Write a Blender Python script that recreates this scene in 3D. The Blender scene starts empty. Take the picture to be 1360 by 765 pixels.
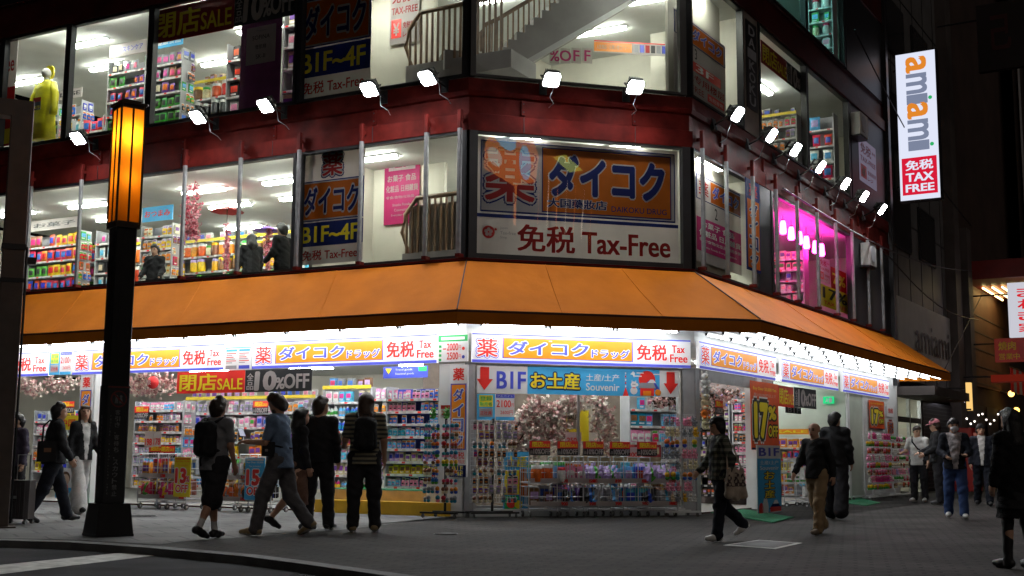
import bpy, math, random
import numpy as np
from mathutils import Matrix, Vector
random.seed(7)
rad = math.radians
SC = bpy.context.scene
COL = SC.collection

# ------------------------------------------------------------------ camera, world, light, exposure
CAMH, FPX, PITCH, ROLL = 1.05, 1618.0, rad(7.753), rad(.415)
cam = bpy.data.objects.new('camera', bpy.data.cameras.new('camera'))
COL.objects.link(cam)
cam.data.sensor_width = 36.0
cam.data.lens = FPX / 1360 * 36
cam.data.clip_start = .1
cam.data.clip_end = 3000
cam.matrix_world = Matrix.Translation((0, 0, CAMH)) @ Matrix.Rotation(math.pi / 2 + PITCH, 4, 'X') @ Matrix.Rotation(ROLL, 4, 'Z')
SC.camera = cam

world = bpy.data.worlds.new('World')
SC.world = world
world.use_nodes = True
wn = world.node_tree
sky = wn.nodes.new('ShaderNodeTexSky')
sky.sky_type = 'NISHITA'
sky.sun_disc = False
sky.sun_elevation = rad(-4.0)
sky.sun_rotation = rad(200)
wn.links.new(sky.outputs[0], wn.nodes['Background'].inputs[0])
wn.nodes['Background'].inputs[1].default_value = .035
street_ambient = bpy.data.objects.new('sun', bpy.data.lights.new('sun', 'SUN'))  # soft stand-in for street ambient light, added from behind the camera
street_ambient.data.energy = .22
street_ambient.data.angle = rad(45)
street_ambient.data.color = (1, .93, .85)
street_ambient.rotation_euler = (rad(52), 0, rad(25))
COL.objects.link(street_ambient)
SC.view_settings.view_transform = 'Standard'
SC.view_settings.look = 'None'
SC.view_settings.gamma = 1
SC.view_settings.exposure = 0
SC.view_settings.use_curve_mapping = False
cy = SC.cycles
cy.use_denoising = True
cy.max_bounces = 6
cy.diffuse_bounces = 3
cy.glossy_bounces = 3
cy.transmission_bounces = 4
cy.transparent_max_bounces = 16
cy.sample_clamp_indirect = 6
cy.caustics_reflective = False
cy.caustics_refractive = False
try:
    cy.use_light_tree = True
    cy.denoising_input_passes = 'RGB_ALBEDO_NORMAL'
except Exception:
    pass

# ------------------------------------------------------------------ the street corner in plan
PL = (-.78, 20.70)
PR = (3.282, 21.828)
_aL, _aR = rad(62.04), rad(31.39)
WC = math.hypot(PR[0] - PL[0], PR[1] - PL[1])
DIR = {'L': (math.sin(_aL), -math.cos(_aL)), 'C': ((PR[0] - PL[0]) / WC, (PR[1] - PL[1]) / WC), 'R': (math.sin(_aR), math.cos(_aR))}
ORG = {'L': PL, 'C': PL, 'R': PR}
ROT = {k: math.atan2(v[1], v[0]) for k, v in DIR.items()}


def ray(px, py):
    x, y = (px - 680) / FPX, -(py - 382.5) / FPX
    c, s = math.cos(ROLL), math.sin(ROLL)
    x, y = c * x - s * y, s * x + c * y
    c, s = math.cos(PITCH), math.sin(PITCH)
    return x, c - s * y, s + c * y


def at(f, px, py, d=0.0):
    """point of the facade plane f, d metres inside it: (distance along the facade, height)"""
    u = DIR[f]
    o = (ORG[f][0] - u[1] * d, ORG[f][1] + u[0] * d)
    r = ray(px, py)
    det = -r[0] * u[1] + r[1] * u[0]
    t = (-o[0] * u[1] + o[1] * u[0]) / det
    return (r[0] * o[1] - r[1] * o[0]) / det, CAMH + t * r[2]


def gnd(px, py, z=0.0):
    r = ray(px, py)
    t = (z - CAMH) / r[2]
    return r[0] * t, r[1] * t


def FP(f, u, d=0.0, z=0.0):
    v = DIR[f]
    return Vector((ORG[f][0] + v[0] * u - v[1] * d, ORG[f][1] + v[1] * u + v[0] * d, z))


def FM(f, u=0.0, d=0.0, z=0.0):
    return Matrix.Translation(FP(f, u, d, z)) @ Matrix.Rotation(ROT[f], 4, 'Z')


def rect(f, p0, p1, d=0.0):
    """p0 = (px, py_top, py_bottom) at the left edge, p1 the same at the right edge -> u0, u1, z0, z1"""
    a, b = at(f, p0[0], p0[1], d), at(f, p0[0], p0[2], d)
    c, e = at(f, p1[0], p1[1], d), at(f, p1[0], p1[2], d)
    return (a[0] + b[0]) / 2, (c[0] + e[0]) / 2, (b[1] + e[1]) / 2, (a[1] + c[1]) / 2


# ------------------------------------------------------------------ materials
def S(h):
    h = h.lstrip('#')
    c = [int(h[i:i + 2], 16) / 255 for i in (0, 2, 4)]
    return tuple(x / 12.92 if x <= .04045 else ((x + .055) / 1.055) ** 2.4 for x in c)


MATS = {}


def pm(name, col, rough=.6, metal=0.0, var=.12, scale=5.0, bump=0.0, bscale=40.0, emit=0.0, rand=0.0, spec=.5, detail=4.0, thin=0.0):
    if name in MATS:
        return MATS[name]
    if isinstance(col, str):
        col = S(col)
    m = bpy.data.materials.new(name)
    m.use_nodes = True
    nt = m.node_tree
    b = nt.nodes['Principled BSDF']
    b.inputs['Roughness'].default_value = rough
    b.inputs['Metallic'].default_value = metal
    b.inputs['Specular IOR Level'].default_value = spec
    tc = nt.nodes.new('ShaderNodeTexCoord')
    nz = nt.nodes.new('ShaderNodeTexNoise')
    nz.inputs['Scale'].default_value = scale
    nz.inputs['Detail'].default_value = detail
    nt.links.new(tc.outputs['Object'], nz.inputs['Vector'])
    rp = nt.nodes.new('ShaderNodeMapRange')
    rp.inputs['From Min'].default_value = .3
    rp.inputs['From Max'].default_value = .7
    rp.inputs['To Min'].default_value = 1 - var
    rp.inputs['To Max'].default_value = 1 + var
    nt.links.new(nz.outputs['Fac'], rp.inputs['Value'])
    hs = nt.nodes.new('ShaderNodeHueSaturation')
    hs.inputs['Color'].default_value = (*col, 1)
    nt.links.new(rp.outputs[0], hs.inputs['Value'])
    if rand:
        oi = nt.nodes.new('ShaderNodeObjectInfo')
        r2 = nt.nodes.new('ShaderNodeMapRange')
        r2.inputs['To Min'].default_value = .5 - rand
        r2.inputs['To Max'].default_value = .5 + rand
        nt.links.new(oi.outputs['Random'], r2.inputs['Value'])
        nt.links.new(r2.outputs[0], hs.inputs['Hue'])
    nt.links.new(hs.outputs[0], b.inputs['Base Color'])
    if bump:
        n2 = nt.nodes.new('ShaderNodeTexNoise')
        n2.inputs['Scale'].default_value = bscale
        n2.inputs['Detail'].default_value = 5
        nt.links.new(tc.outputs['Object'], n2.inputs['Vector'])
        bp = nt.nodes.new('ShaderNodeBump')
        bp.inputs['Strength'].default_value = bump
        bp.inputs['Distance'].default_value = .02
        nt.links.new(n2.outputs['Fac'], bp.inputs['Height'])
        nt.links.new(bp.outputs[0], b.inputs['Normal'])
    if thin:      # printed film: part of the light comes through from behind
        tl = nt.nodes.new('ShaderNodeBsdfTranslucent')
        nt.links.new(hs.outputs[0], tl.inputs[0])
        mx = nt.nodes.new('ShaderNodeMixShader')
        mx.inputs[0].default_value = thin
        nt.links.new(b.outputs[0], mx.inputs[1])
        nt.links.new(tl.outputs[0], mx.inputs[2])
        nt.links.new(mx.outputs[0], nt.nodes['Material Output'].inputs[0])
    if emit:
        b.inputs['Emission Color'].default_value = (*col, 1)
        b.inputs['Emission Strength'].default_value = emit
    MATS[name] = m
    return m


def glow(name, col, strength):
    if name in MATS:
        return MATS[name]
    m = bpy.data.materials.new(name)
    m.use_nodes = True
    nt = m.node_tree
    nt.nodes.remove(nt.nodes['Principled BSDF'])
    e = nt.nodes.new('ShaderNodeEmission')
    e.inputs[0].default_value = (*(S(col) if isinstance(col, str) else col), 1)
    e.inputs[1].default_value = strength
    nt.links.new(e.outputs[0], nt.nodes['Material Output'].inputs[0])
    MATS[name] = m
    return m


def glass(name, tint=(1, 1, 1), refl=.07, rough=.0):
    if name in MATS:
        return MATS[name]
    m = bpy.data.materials.new(name)
    m.use_nodes = True
    nt = m.node_tree
    nt.nodes.remove(nt.nodes['Principled BSDF'])
    tr = nt.nodes.new('ShaderNodeBsdfTransparent')
    tr.inputs[0].default_value = (*tint, 1)
    gl = nt.nodes.new('ShaderNodeBsdfGlossy')
    gl.inputs['Roughness'].default_value = rough
    lw = nt.nodes.new('ShaderNodeLayerWeight')
    lw.inputs[0].default_value = .25
    nz = nt.nodes.new('ShaderNodeTexNoise')
    nz.inputs['Scale'].default_value = 3
    ma = nt.nodes.new('ShaderNodeMath')
    ma.operation = 'MULTIPLY_ADD'
    ma.inputs[1].default_value = .5
    ma.inputs[2].default_value = refl
    nt.links.new(lw.outputs['Fresnel'], ma.inputs[0])
    mx = nt.nodes.new('ShaderNodeMixShader')
    nt.links.new(ma.outputs[0], mx.inputs[0])
    nt.links.new(tr.outputs[0], mx.inputs[1])
    nt.links.new(gl.outputs[0], mx.inputs[2])
    nt.links.new(mx.outputs[0], nt.nodes['Material Output'].inputs[0])
    MATS[name] = m
    return m


# ------------------------------------------------------------------ mesh builder
_text_cache = {}


def text_base(s):
    if s not in _text_cache:
        c = bpy.data.curves.new('lettering', 'FONT')
        c.body = s
        c.resolution_u = 3
        o = bpy.data.objects.new('lettering', c)
        COL.objects.link(o)
        bpy.context.view_layer.update()
        me = bpy.data.meshes.new_from_object(o.evaluated_get(bpy.context.evaluated_depsgraph_get()))
        v = np.zeros(len(me.vertices) * 3)
        me.vertices.foreach_get('co', v)
        v = v.reshape(-1, 3)[:, :2].copy()
        fs = [tuple(p.vertices) for p in me.polygons if p.normal.z > 0] or [tuple(p.vertices) for p in me.polygons]
        bpy.data.objects.remove(o)
        bpy.data.curves.remove(c)
        bpy.data.meshes.remove(me)
        _text_cache[s] = (v, fs)
    return _text_cache[s]


def text_geo(s, off=0.0):
    """letters as (x, y, layer) and faces; thickened strokes are shifted copies a hair apart in depth"""
    v, fs = text_base(s)
    if off <= 0:
        sh = [(0, 0)]
    elif off < .045:
        sh = [(off * .8, off * .45), (-off * .8, off * .45), (off * .8, -off * .45), (-off * .8, -off * .45)]
    else:
        n = 10
        sh = [(off * math.cos(2 * math.pi * k / n), off * math.sin(2 * math.pi * k / n)) for k in range(n)] + [(off * .5, 0), (-off * .5, 0), (0, off * .5), (0, -off * .5)]
    V, Fs, n = [], [], len(v)
    for k, (dx, dy) in enumerate(sh):
        V += [(a + dx, b + dy, k) for a, b in v]
        Fs += [tuple(i + k * n for i in f) for f in fs]
    return V, Fs


class MB:
    def __init__(self, M=None):
        self.v, self.f, self.m, self.mats = [], [], [], []
        self.M = M or Matrix()

    def mi(self, mat):
        if mat not in self.mats:
            self.mats.append(mat)
        return self.mats.index(mat)

    def add(self, vs, fs, mat):
        o = len(self.v)
        M = self.M
        self.v.extend([tuple(M @ Vector(p)) for p in vs])
        self.f.extend([tuple(i + o for i in f) for f in fs])
        self.m.extend([self.mi(mat)] * len(fs))
        return self

    def box(self, x0, x1, y0, y1, z0, z1, mat):
        if x0 > x1: x0, x1 = x1, x0
        if y0 > y1: y0, y1 = y1, y0
        if z0 > z1: z0, z1 = z1, z0
        return self.add([(x0, y0, z0), (x1, y0, z0), (x1, y1, z0), (x0, y1, z0), (x0, y0, z1), (x1, y0, z1), (x1, y1, z1), (x0, y1, z1)],
                        [(0, 3, 2, 1), (4, 5, 6, 7), (0, 1, 5, 4), (1, 2, 6, 5), (2, 3, 7, 6), (3, 0, 4, 7)], mat)

    def bbox(self, x0, x1, y0, y1, z0, z1, mat, b=.01):
        """box with its vertical edges bevelled"""
        o = [(x0 + b, y0), (x1 - b, y0), (x1, y0 + b), (x1, y1 - b), (x1 - b, y1), (x0 + b, y1), (x0, y1 - b), (x0, y0 + b)]
        return self.prism_z(o, z0, z1, mat)

    def prism_z(self, o, z0, z1, mat):
        n = len(o)
        vs = [(x, y, z0) for x, y in o] + [(x, y, z1) for x, y in o]
        return self.add(vs, [tuple(range(n - 1, -1, -1)), tuple(range(n, 2 * n))] + [(i, (i + 1) % n, n + (i + 1) % n, n + i) for i in range(n)], mat)

    def prism_y(self, o, y0, y1, mat):
        n = len(o)
        vs = [(x, y0, z) for x, z in o] + [(x, y1, z) for x, z in o]
        return self.add(vs, [tuple(range(n)), tuple(range(2 * n - 1, n - 1, -1))] + [((i + 1) % n, i, n + i, n + (i + 1) % n) for i in range(n)], mat)

    def quad(self, pts, mat):
        return self.add(pts, [tuple(range(len(pts)))], mat)

    def tube(self, pts, r, mat, n=6, cap=True):
        pts = [Vector(p) for p in pts]
        rs = r if isinstance(r, (list, tuple)) else [r] * len(pts)
        vs, fs = [], []
        for i, p in enumerate(pts):
            t = (pts[min(i + 1, len(pts) - 1)] - pts[max(i - 1, 0)])
            t = t.normalized() if t.length > 1e-9 else Vector((0, 0, 1))
            a = t.cross(Vector((0, 0, 1)) if abs(t.z) < .9 else Vector((1, 0, 0))).normalized()
            b = t.cross(a)
            for k in range(n):
                an = 2 * math.pi * k / n
                vs.append(tuple(p + (a * math.cos(an) + b * math.sin(an)) * rs[i]))
        for i in range(len(pts) - 1):
            for k in range(n):
                fs.append((i * n + k, i * n + (k + 1) % n, (i + 1) * n + (k + 1) % n, (i + 1) * n + k))
        if cap:
            fs.append(tuple(range(n - 1, -1, -1)))
            fs.append(tuple(range((len(pts) - 1) * n, len(pts) * n)))
        return self.add(vs, fs, mat)

    def lathe(self, prof, mat, n=16, c=(0, 0, 0)):
        vs, fs = [], []
        for r, z in prof:
            for k in range(n):
                a = 2 * math.pi * k / n
                vs.append((c[0] + r * math.cos(a), c[1] + r * math.sin(a), c[2] + z))
        for i in range(len(prof) - 1):
            for k in range(n):
                fs.append((i * n + k, i * n + (k + 1) % n, (i + 1) * n + (k + 1) % n, (i + 1) * n + k))
        return self.add(vs, fs, mat)

    def ball(self, c, r, mat, n=10, m=6):
        rx, ry, rz = r if isinstance(r, (tuple, list)) else (r, r, r)
        vs, fs = [], []
        for i in range(m + 1):
            t = math.pi * i / m
            for k in range(n):
                a = 2 * math.pi * k / n
                vs.append((c[0] + rx * math.sin(t) * math.cos(a), c[1] + ry * math.sin(t) * math.sin(a), c[2] - rz * math.cos(t)))
        for i in range(m):
            for k in range(n):
                fs.append((i * n + k, i * n + (k + 1) % n, (i + 1) * n + (k + 1) % n, (i + 1) * n + k))
        return self.add(vs, fs, mat)

    def text(self, s, x, z, h, mat, w=None, y=-.004, bold=0.0, al='l', shear=0.0):
        """lettering on the plane y; x, z = lower left corner of its bounding box (al 'c': x is its middle)"""
        b, _ = text_base(s)
        if not len(b):
            return self
        lo, hi = b.min(0), b.max(0)
        k = h / (hi[1] - lo[1])
        kx = w / (hi[0] - lo[0]) if w else k
        x0 = x - (hi[0] - lo[0]) * kx / 2 if al == 'c' else x
        v, fs = text_geo(s, bold)
        return self.add([(x0 + (p - lo[0]) * kx + shear * (q - lo[1]) * k, y - .0001 * l, z + (q - lo[1]) * k) for p, q, l in v], fs, mat)

    def otext(self, s, x, z, h, w, mat, omat, y=-.004, bold=.02, out=.05, omat2=None, out2=.09, shear=0.0):
        """lettering with one or two outlines behind it; x, z, w, h bound the plain letters"""
        b, _ = text_base(s)
        lo, hi = b.min(0), b.max(0)
        k, kx = h / (hi[1] - lo[1]), w / (hi[0] - lo[0])
        for i, (mm, of) in enumerate(([(omat2, out2)] if omat2 else []) + [(omat, out), (mat, bold)]):
            v, fs = text_geo(s, of)
            self.add([(x + (p - lo[0]) * kx + shear * (q - lo[1]) * k, y - .0022 * i - .0001 * l, z + (q - lo[1]) * k) for p, q, l in v], fs, mm)
        return self

    def build(self, name, parent=None, smooth=False, loc=None, rz=0.0):
        me = bpy.data.meshes.new(name)
        me.from_pydata(self.v, [], self.f)
        for m in self.mats:
            me.materials.append(m)
        me.polygons.foreach_set('material_index', self.m)
        if smooth:
            me.polygons.foreach_set('use_smooth', [True] * len(self.f))
        me.update()
        o = bpy.data.objects.new(name, me)
        COL.objects.link(o)
        if parent:
            o.parent = parent
        if loc is not None:
            o.location = loc
            o.rotation_euler = (0, 0, rz)
        return o


def tag(o, label=None, cat=None, group=None, kind=None):
    for k, v in (('label', label), ('category', cat), ('group', group), ('kind', kind)):
        if v:
            o[k] = v
    return o


def thing(name, label, cat, loc=(0, 0, 0), rz=0.0, group=None):
    o = bpy.data.objects.new(name, None)
    o.empty_display_size = .1
    COL.objects.link(o)
    o.location = loc
    o.rotation_euler = (0, 0, rz)
    return tag(o, label, cat, group)


def dup(root, loc, rz=0.0, label=None, group=None, scale=None):
    r = root.copy()
    COL.objects.link(r)
    r.location = loc
    r.rotation_euler = (0, 0, rz)
    if scale:
        r.scale = scale
    if label:
        r['label'] = label
    if group:
        r['group'] = group
    for ch in root.children:
        c = ch.copy()
        COL.objects.link(c)
        c.parent = r
        for g in ch.children:
            d = g.copy()
            COL.objects.link(d)
            d.parent = c
    return r
# ------------------------------------------------------------------ shared materials
RED = pm('red_painted_steel', (.088, .008, .006), .6, 0, .45, 2.6, bump=.2, bscale=11, spec=.08, detail=8)
DRED = pm('dark_red_cladding', (.05, .006, .006), .5, 0, .4, 1.8, bump=.2, bscale=8, spec=.25, detail=8)
BLACK = pm('black_metal', (.012, .012, .014), .45, 0, .3, 4)
STEEL = pm('brushed_steel', (.55, .56, .57), .35, .9, .15, 12)
WPAINT = pm('white_paint', (.72, .73, .72), .5, 0, .06, 3)
GREYP = pm('grey_painted_metal', (.36, .36, .37), .5, 0, .12, 5)
POSTG = pm('grey_painted_post', (.17, .17, .175), .55, 0, .3, 7, detail=7)
CEIL = pm('ceiling_board', (.74, .75, .71), .8, 0, .06, 2)
WALL = pm('plaster_wall', (.70, .67, .57), .85, 0, .08, 1.3)
FLOORM = pm('vinyl_floor', (.42, .41, .38), .4, 0, .1, 3)
AWN = pm('orange_awning_canvas', (.50, .142, .006), .75, 0, .13, 1.4, bump=.35, bscale=5, spec=.12, detail=9)
AWND = pm('awning_trim', (.05, .012, .006), .6, 0, .2, 4)
WHITE = pm('sign_white', (.80, .80, .80), .4, 0, .03, 3)
SRED = pm('sign_red', (.74, .030, .022), .4, 0, .05, 4)
SBLUE = pm('sign_blue', (.055, .075, .50), .4, 0, .05, 4)
NAVY = pm('poster_navy', (.010, .022, .16), .5, 0, .08, 4, thin=.5)
SORANGE = pm('sign_orange', (.84, .27, .012), .4, 0, .05, 4)
PORANGE = pm('poster_orange', (.72, .17, .008), .5, 0, .1, 3, thin=.5)
YEL = pm('sign_yellow', (.85, .68, .02), .45, 0, .05, 4)
SBLACK = pm('sign_black', (.015, .015, .017), .5, 0, .1, 4)
LSW = pm('lit_shop_white', (.82, .82, .84), .4, 0, .03, 3, emit=.42)
LSR = pm('lit_shop_red', (.78, .03, .022), .4, 0, .05, 4, emit=.3)
LSB = pm('lit_shop_blue', (.085, .10, .60), .4, 0, .05, 4, emit=.4)
LSO = pm('lit_shop_orange', (.86, .30, .012), .4, 0, .05, 4, emit=.3)
PYEL = pm('poster_yellow', (.80, .60, .02), .5, 0, .05, 4, thin=.4)
SKYB = pm('sign_sky_blue', (.06, .42, .78), .45, 0, .08, 2)
MAG = pm('poster_magenta', (.60, .030, .20), .5, 0, .08, 3, thin=.5)
PWHITE = pm('poster_white', (.64, .59, .57), .6, 0, .06, 2, thin=.5)
PRED = pm('poster_red', (.46, .02, .02), .5, 0, .08, 3, thin=.5)
GREEN = pm('sign_green', (.02, .42, .10), .5, 0, .1, 4)
GREY = pm('sign_grey', (.30, .30, .32), .5, 0, .1, 4)
GLASS = glass('window_glass', (.93, .95, .94), .035)
TUBE = glow('tube_lamp', (.93, .98, 1.0), 14)
TUBE2 = glow('tube_lamp_upper', (.96, 1.0, .90), 80)
SOFT = glow('soffit_tube_lamp', (.92, .97, 1.0), 38)
SOFTR = glow('soffit_tube_lamp_dim', (.92, .97, 1.0), 8)
TUBEG = glow('tube_lamp_ground', (.95, .99, 1.0), 48)
TUBE4 = glow('tube_lamp_cyan', (.40, 1.0, .95), 90)
FLOODL = glow('floodlight_lens', (.97, .98, 1.0), 330)

# ------------------------------------------------------------------ ground
def paving(name, c1, c2, mortar, sc, rough, bw=.5, rh=.25, rotz=0.0, lumps=.35):
    m = bpy.data.materials.new(name)
    m.use_nodes = True
    nt = m.node_tree
    b = nt.nodes['Principled BSDF']
    tc = nt.nodes.new('ShaderNodeTexCoord')
    mp = nt.nodes.new('ShaderNodeMapping')
    mp.inputs['Scale'].default_value = (sc, sc, sc)
    mp.inputs['Rotation'].default_value = (0, 0, rotz)
    nt.links.new(tc.outputs['Object'], mp.inputs[0])
    br = nt.nodes.new('ShaderNodeTexBrick')
    br.inputs['Color1'].default_value = (*c1, 1)
    br.inputs['Color2'].default_value = (*c2, 1)
    br.inputs['Mortar'].default_value = (*mortar, 1)
    br.inputs['Scale'].default_value = 1
    br.inputs['Mortar Size'].default_value = .02
    br.inputs['Brick Width'].default_value = bw
    br.inputs['Row Height'].default_value = rh
    nt.links.new(mp.outputs[0], br.inputs['Vector'])
    n1 = nt.nodes.new('ShaderNodeTexNoise')
    n1.inputs['Scale'].default_value = .9
    n1.inputs['Detail'].default_value = 8
    n1.inputs['Roughness'].default_value = .65
    nt.links.new(tc.outputs['Object'], n1.inputs['Vector'])
    mr = nt.nodes.new('ShaderNodeMapRange')
    mr.inputs['From Min'].default_value = .3
    mr.inputs['From Max'].default_value = .7
    mr.inputs['To Min'].default_value = 1 - lumps
    mr.inputs['To Max'].default_value = 1 + lumps
    nt.links.new(n1.outputs['Fac'], mr.inputs['Value'])
    vo = nt.nodes.new('ShaderNodeTexVoronoi')      # trodden gum and drip stains
    vo.inputs['Scale'].default_value = 1.7
    nt.links.new(tc.outputs['Object'], vo.inputs['Vector'])
    vr = nt.nodes.new('ShaderNodeMapRange')
    vr.inputs['From Min'].default_value = .05
    vr.inputs['From Max'].default_value = .09
    vr.inputs['To Min'].default_value = .55
    nt.links.new(vo.outputs['Distance'], vr.inputs['Value'])
    n3 = nt.nodes.new('ShaderNodeTexNoise')
    n3.inputs['Scale'].default_value = .35
    n3.inputs['Detail'].default_value = 6
    nt.links.new(tc.outputs['Object'], n3.inputs['Vector'])
    r3 = nt.nodes.new('ShaderNodeMapRange')
    r3.inputs['From Min'].default_value = .42
    r3.inputs['From Max'].default_value = .6
    r3.inputs['To Min'].default_value = .72
    nt.links.new(n3.outputs['Fac'], r3.inputs['Value'])
    m1 = nt.nodes.new('ShaderNodeMath')
    m1.operation = 'MULTIPLY'
    nt.links.new(vr.outputs[0], m1.inputs[0])
    nt.links.new(r3.outputs[0], m1.inputs[1])
    m2 = nt.nodes.new('ShaderNodeMath')
    m2.operation = 'MULTIPLY'
    nt.links.new(m1.outputs[0], m2.inputs[0])
    nt.links.new(mr.outputs[0], m2.inputs[1])
    hs = nt.nodes.new('ShaderNodeHueSaturation')
    nt.links.new(br.outputs['Color'], hs.inputs['Color'])
    nt.links.new(m2.outputs[0], hs.inputs['Value'])
    nt.links.new(hs.outputs[0], b.inputs['Base Color'])
    b.inputs['Roughness'].default_value = rough
    b.inputs['Specular IOR Level'].default_value = .12
    n2 = nt.nodes.new('ShaderNodeTexNoise')
    n2.inputs['Scale'].default_value = 45
    n2.inputs['Detail'].default_value = 6
    nt.links.new(tc.outputs['Object'], n2.inputs['Vector'])
    ad = nt.nodes.new('ShaderNodeMath')
    ad.operation = 'MULTIPLY_ADD'
    ad.inputs[1].default_value = -.8
    nt.links.new(br.outputs['Fac'], ad.inputs[0])
    nt.links.new(n2.outputs['Fac'], ad.inputs[2])
    bp = nt.nodes.new('ShaderNodeBump')
    bp.inputs['Strength'].default_value = .5
    bp.inputs['Distance'].default_value = .015
    nt.links.new(ad.outputs[0], bp.inputs['Height'])
    nt.links.new(bp.outputs[0], b.inputs['Normal'])
    return m


ASPH = pm('asphalt', (.045, .046, .05), .9, 0, .4, 1.2, bump=.6, bscale=120, detail=8, spec=.15)
PAVD = paving('dark_block_paving', (.060, .055, .050), (.050, .046, .043), (.030, .028, .027), 1.0, .85, .30, .15, ROT['C'], .45)
PAVL = paving('light_slab_paving', (.19, .19, .185), (.172, .172, .168), (.12, .12, .118), 1.0, .8, .6, .6, ROT['L'], .22)
KERB = pm('kerb_stone', (.10, .10, .10), .75, 0, .3, 3, bump=.4, bscale=30)
LINE = pm('road_paint', (.55, .55, .52), .7, 0, .3, 9)

kpx = [(0, 715.5), (107, 718.7), (214, 726), (340, 737), (404.5, 745), (541, 763.7)]
kp = [Vector(gnd(*q)) for q in kpx]
kp = [kp[0] + (kp[0] - kp[1]).normalized() * 60] + kp
d_ = (kp[-1] - kp[-2]).normalized()
kp += [kp[-1] + d_ * 1.5 + Vector((.15, -.1)), kp[-1] + d_ * 3 + Vector((.7, -.9)), kp[-1] + d_ * 4 + Vector((1.6, -4)), kp[-1] + d_ * 4 + Vector((3.0, -40))]
g = MB()
g.quad([(-900, -900, -.085), (900, -900, -.085), (900, 1500, -.085), (-900, 1500, -.085)], ASPH)
tag(g.build('road'), kind='structure')
g = MB()
top = [(p.x, p.y, 0) for p in kp] + [(260, -40, 0), (260, 500, 0), (-260, 500, 0), (-70, kp[0].y, 0)]
g.quad(top, PAVD)
tag(g.build('pavement'), kind='structure')
g = MB()
for a, b in zip(kp[:-1], kp[1:]):
    n_ = Vector((b.y - a.y, a.x - b.x)).normalized()
    if n_.y > 0 and abs(n_.y) > .3: n_ = -n_
    w_ = n_ * .15
    g.add([(a.x, a.y, .004), (b.x, b.y, .004), (b.x + w_.x, b.y + w_.y, -.004), (a.x + w_.x, a.y + w_.y, -.004),
           (a.x + w_.x * 1.1, a.y + w_.y * 1.1, -.13), (b.x + w_.x * 1.1, b.y + w_.y * 1.1, -.13)], [(0, 1, 2, 3), (3, 2, 5, 4)], KERB)
tag(g.build('kerb'), kind='structure')
g = MB()
lp = [(-60, 718), (0, 718), (107, 720.5), (212, 726.5), (240, 722.5), (300, 718.5), (380, 712.5), (458, 706.5), (562, 694), (622, 687)]
pts = [gnd(x, y - 3) for x, y in lp]
pts = [(-40, 27.5)] + pts
pts += [FP('L', 0, -.0).xy[:], FP('L', -16, 0).xy[:], (-40, 40)]
g.quad([(x, y, .004) for x, y in pts], PAVL)
tag(g.build('pavement_slabs'), kind='structure')
g = MB()
g.quad([(*gnd(x, y, -.085), -.081) for x, y in [(-90, 760), (161, 734.5), (216, 737), (-90, 774)]], LINE)
tag(g.build('road_marking'), kind='structure')
g = MB()   # inspection cover framed by a white painted line
q = [gnd(x, y) for x, y in [(960, 724.5), (1008, 717.5), (1066, 721.5), (1030, 729.5)]]
c_ = (sum(p[0] for p in q) / 4, sum(p[1] for p in q) / 4)
g.quad([(x, y, .004) for x, y in q], LINE)
g.quad([(c_[0] + (x - c_[0]) * .84, c_[1] + (y - c_[1]) * .84, .008) for x, y in q], KERB)
tag(g.build('inspection_cover'), 'square inspection cover framed by a white line in the dark paving', 'manhole cover')
def disc_cover(px, py, r, label):
    x, y = gnd(px, py)
    g = MB()
    g.prism_z([(r * math.cos(k * math.pi / 12), r * math.sin(k * math.pi / 12)) for k in range(24)], .0, .009, BLACK)
    for k in range(-4, 5):
        l = math.sqrt(max(0, r * r * .8 - (k * r / 5) ** 2))
        g.box(-l, l, k * r / 5 - .01, k * r / 5 + .01, .009, .014, KERB)
    tag(g.build('manhole_cover', loc=(x, y, 0)), label, 'manhole cover')
disc_cover(592, 709.5, .16, 'small round cover in the dark paving before the corner window')
disc_cover(184, 686, .30, 'round dark manhole cover in the pale slabs beside the lantern post')

# ------------------------------------------------------------------ the drugstore building
ZS2, ZT2, ZS3, ZT3, ZS4, ZT4 = 4.39, 6.65, 7.63, 10.2, 11.05, 13.4
ULE, URE = -16.0, 14.4
B0 = Vector((PL[0], PL[1], 0))
store = thing('drugstore', 'corner drugstore with orange awning, red bands and lit upper window bands', 'shop building', B0)


def BM(f=None, u=0.0, d=0.0, z=0.0):
    return MB(Matrix.Translation(-B0) @ (FM(f, u, d, z) if f else Matrix()))


def corner(P, f1, f2, d1, d2):
    A = np.array([[-DIR[f1][1], DIR[f1][0]], [-DIR[f2][1], DIR[f2][0]]])
    x = np.linalg.solve(A, A @ np.array(P) + np.array([d1, d2]))
    return float(x[0]), float(x[1])


def ring(d, ul=ULE, ur=URE):
    a, b = FP('L', ul, d), FP('R', ur, d)
    return [(a.x, a.y), corner(PL, 'L', 'C', d, d), corner(PR, 'C', 'R', d, d), (b.x, b.y)]


def sweep(mb, prof, mat, ul=ULE, ur=URE):
    for (d0, z0), (d1, z1) in zip(prof[:-1], prof[1:]):
        r0, r1 = ring(d0, ul, ur), ring(d1, ul, ur)
        for i in range(3):
            mb.quad([(*r0[i], z0), (*r0[i + 1], z0), (*r1[i + 1], z1), (*r1[i], z1)], mat)
    return mb


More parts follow.
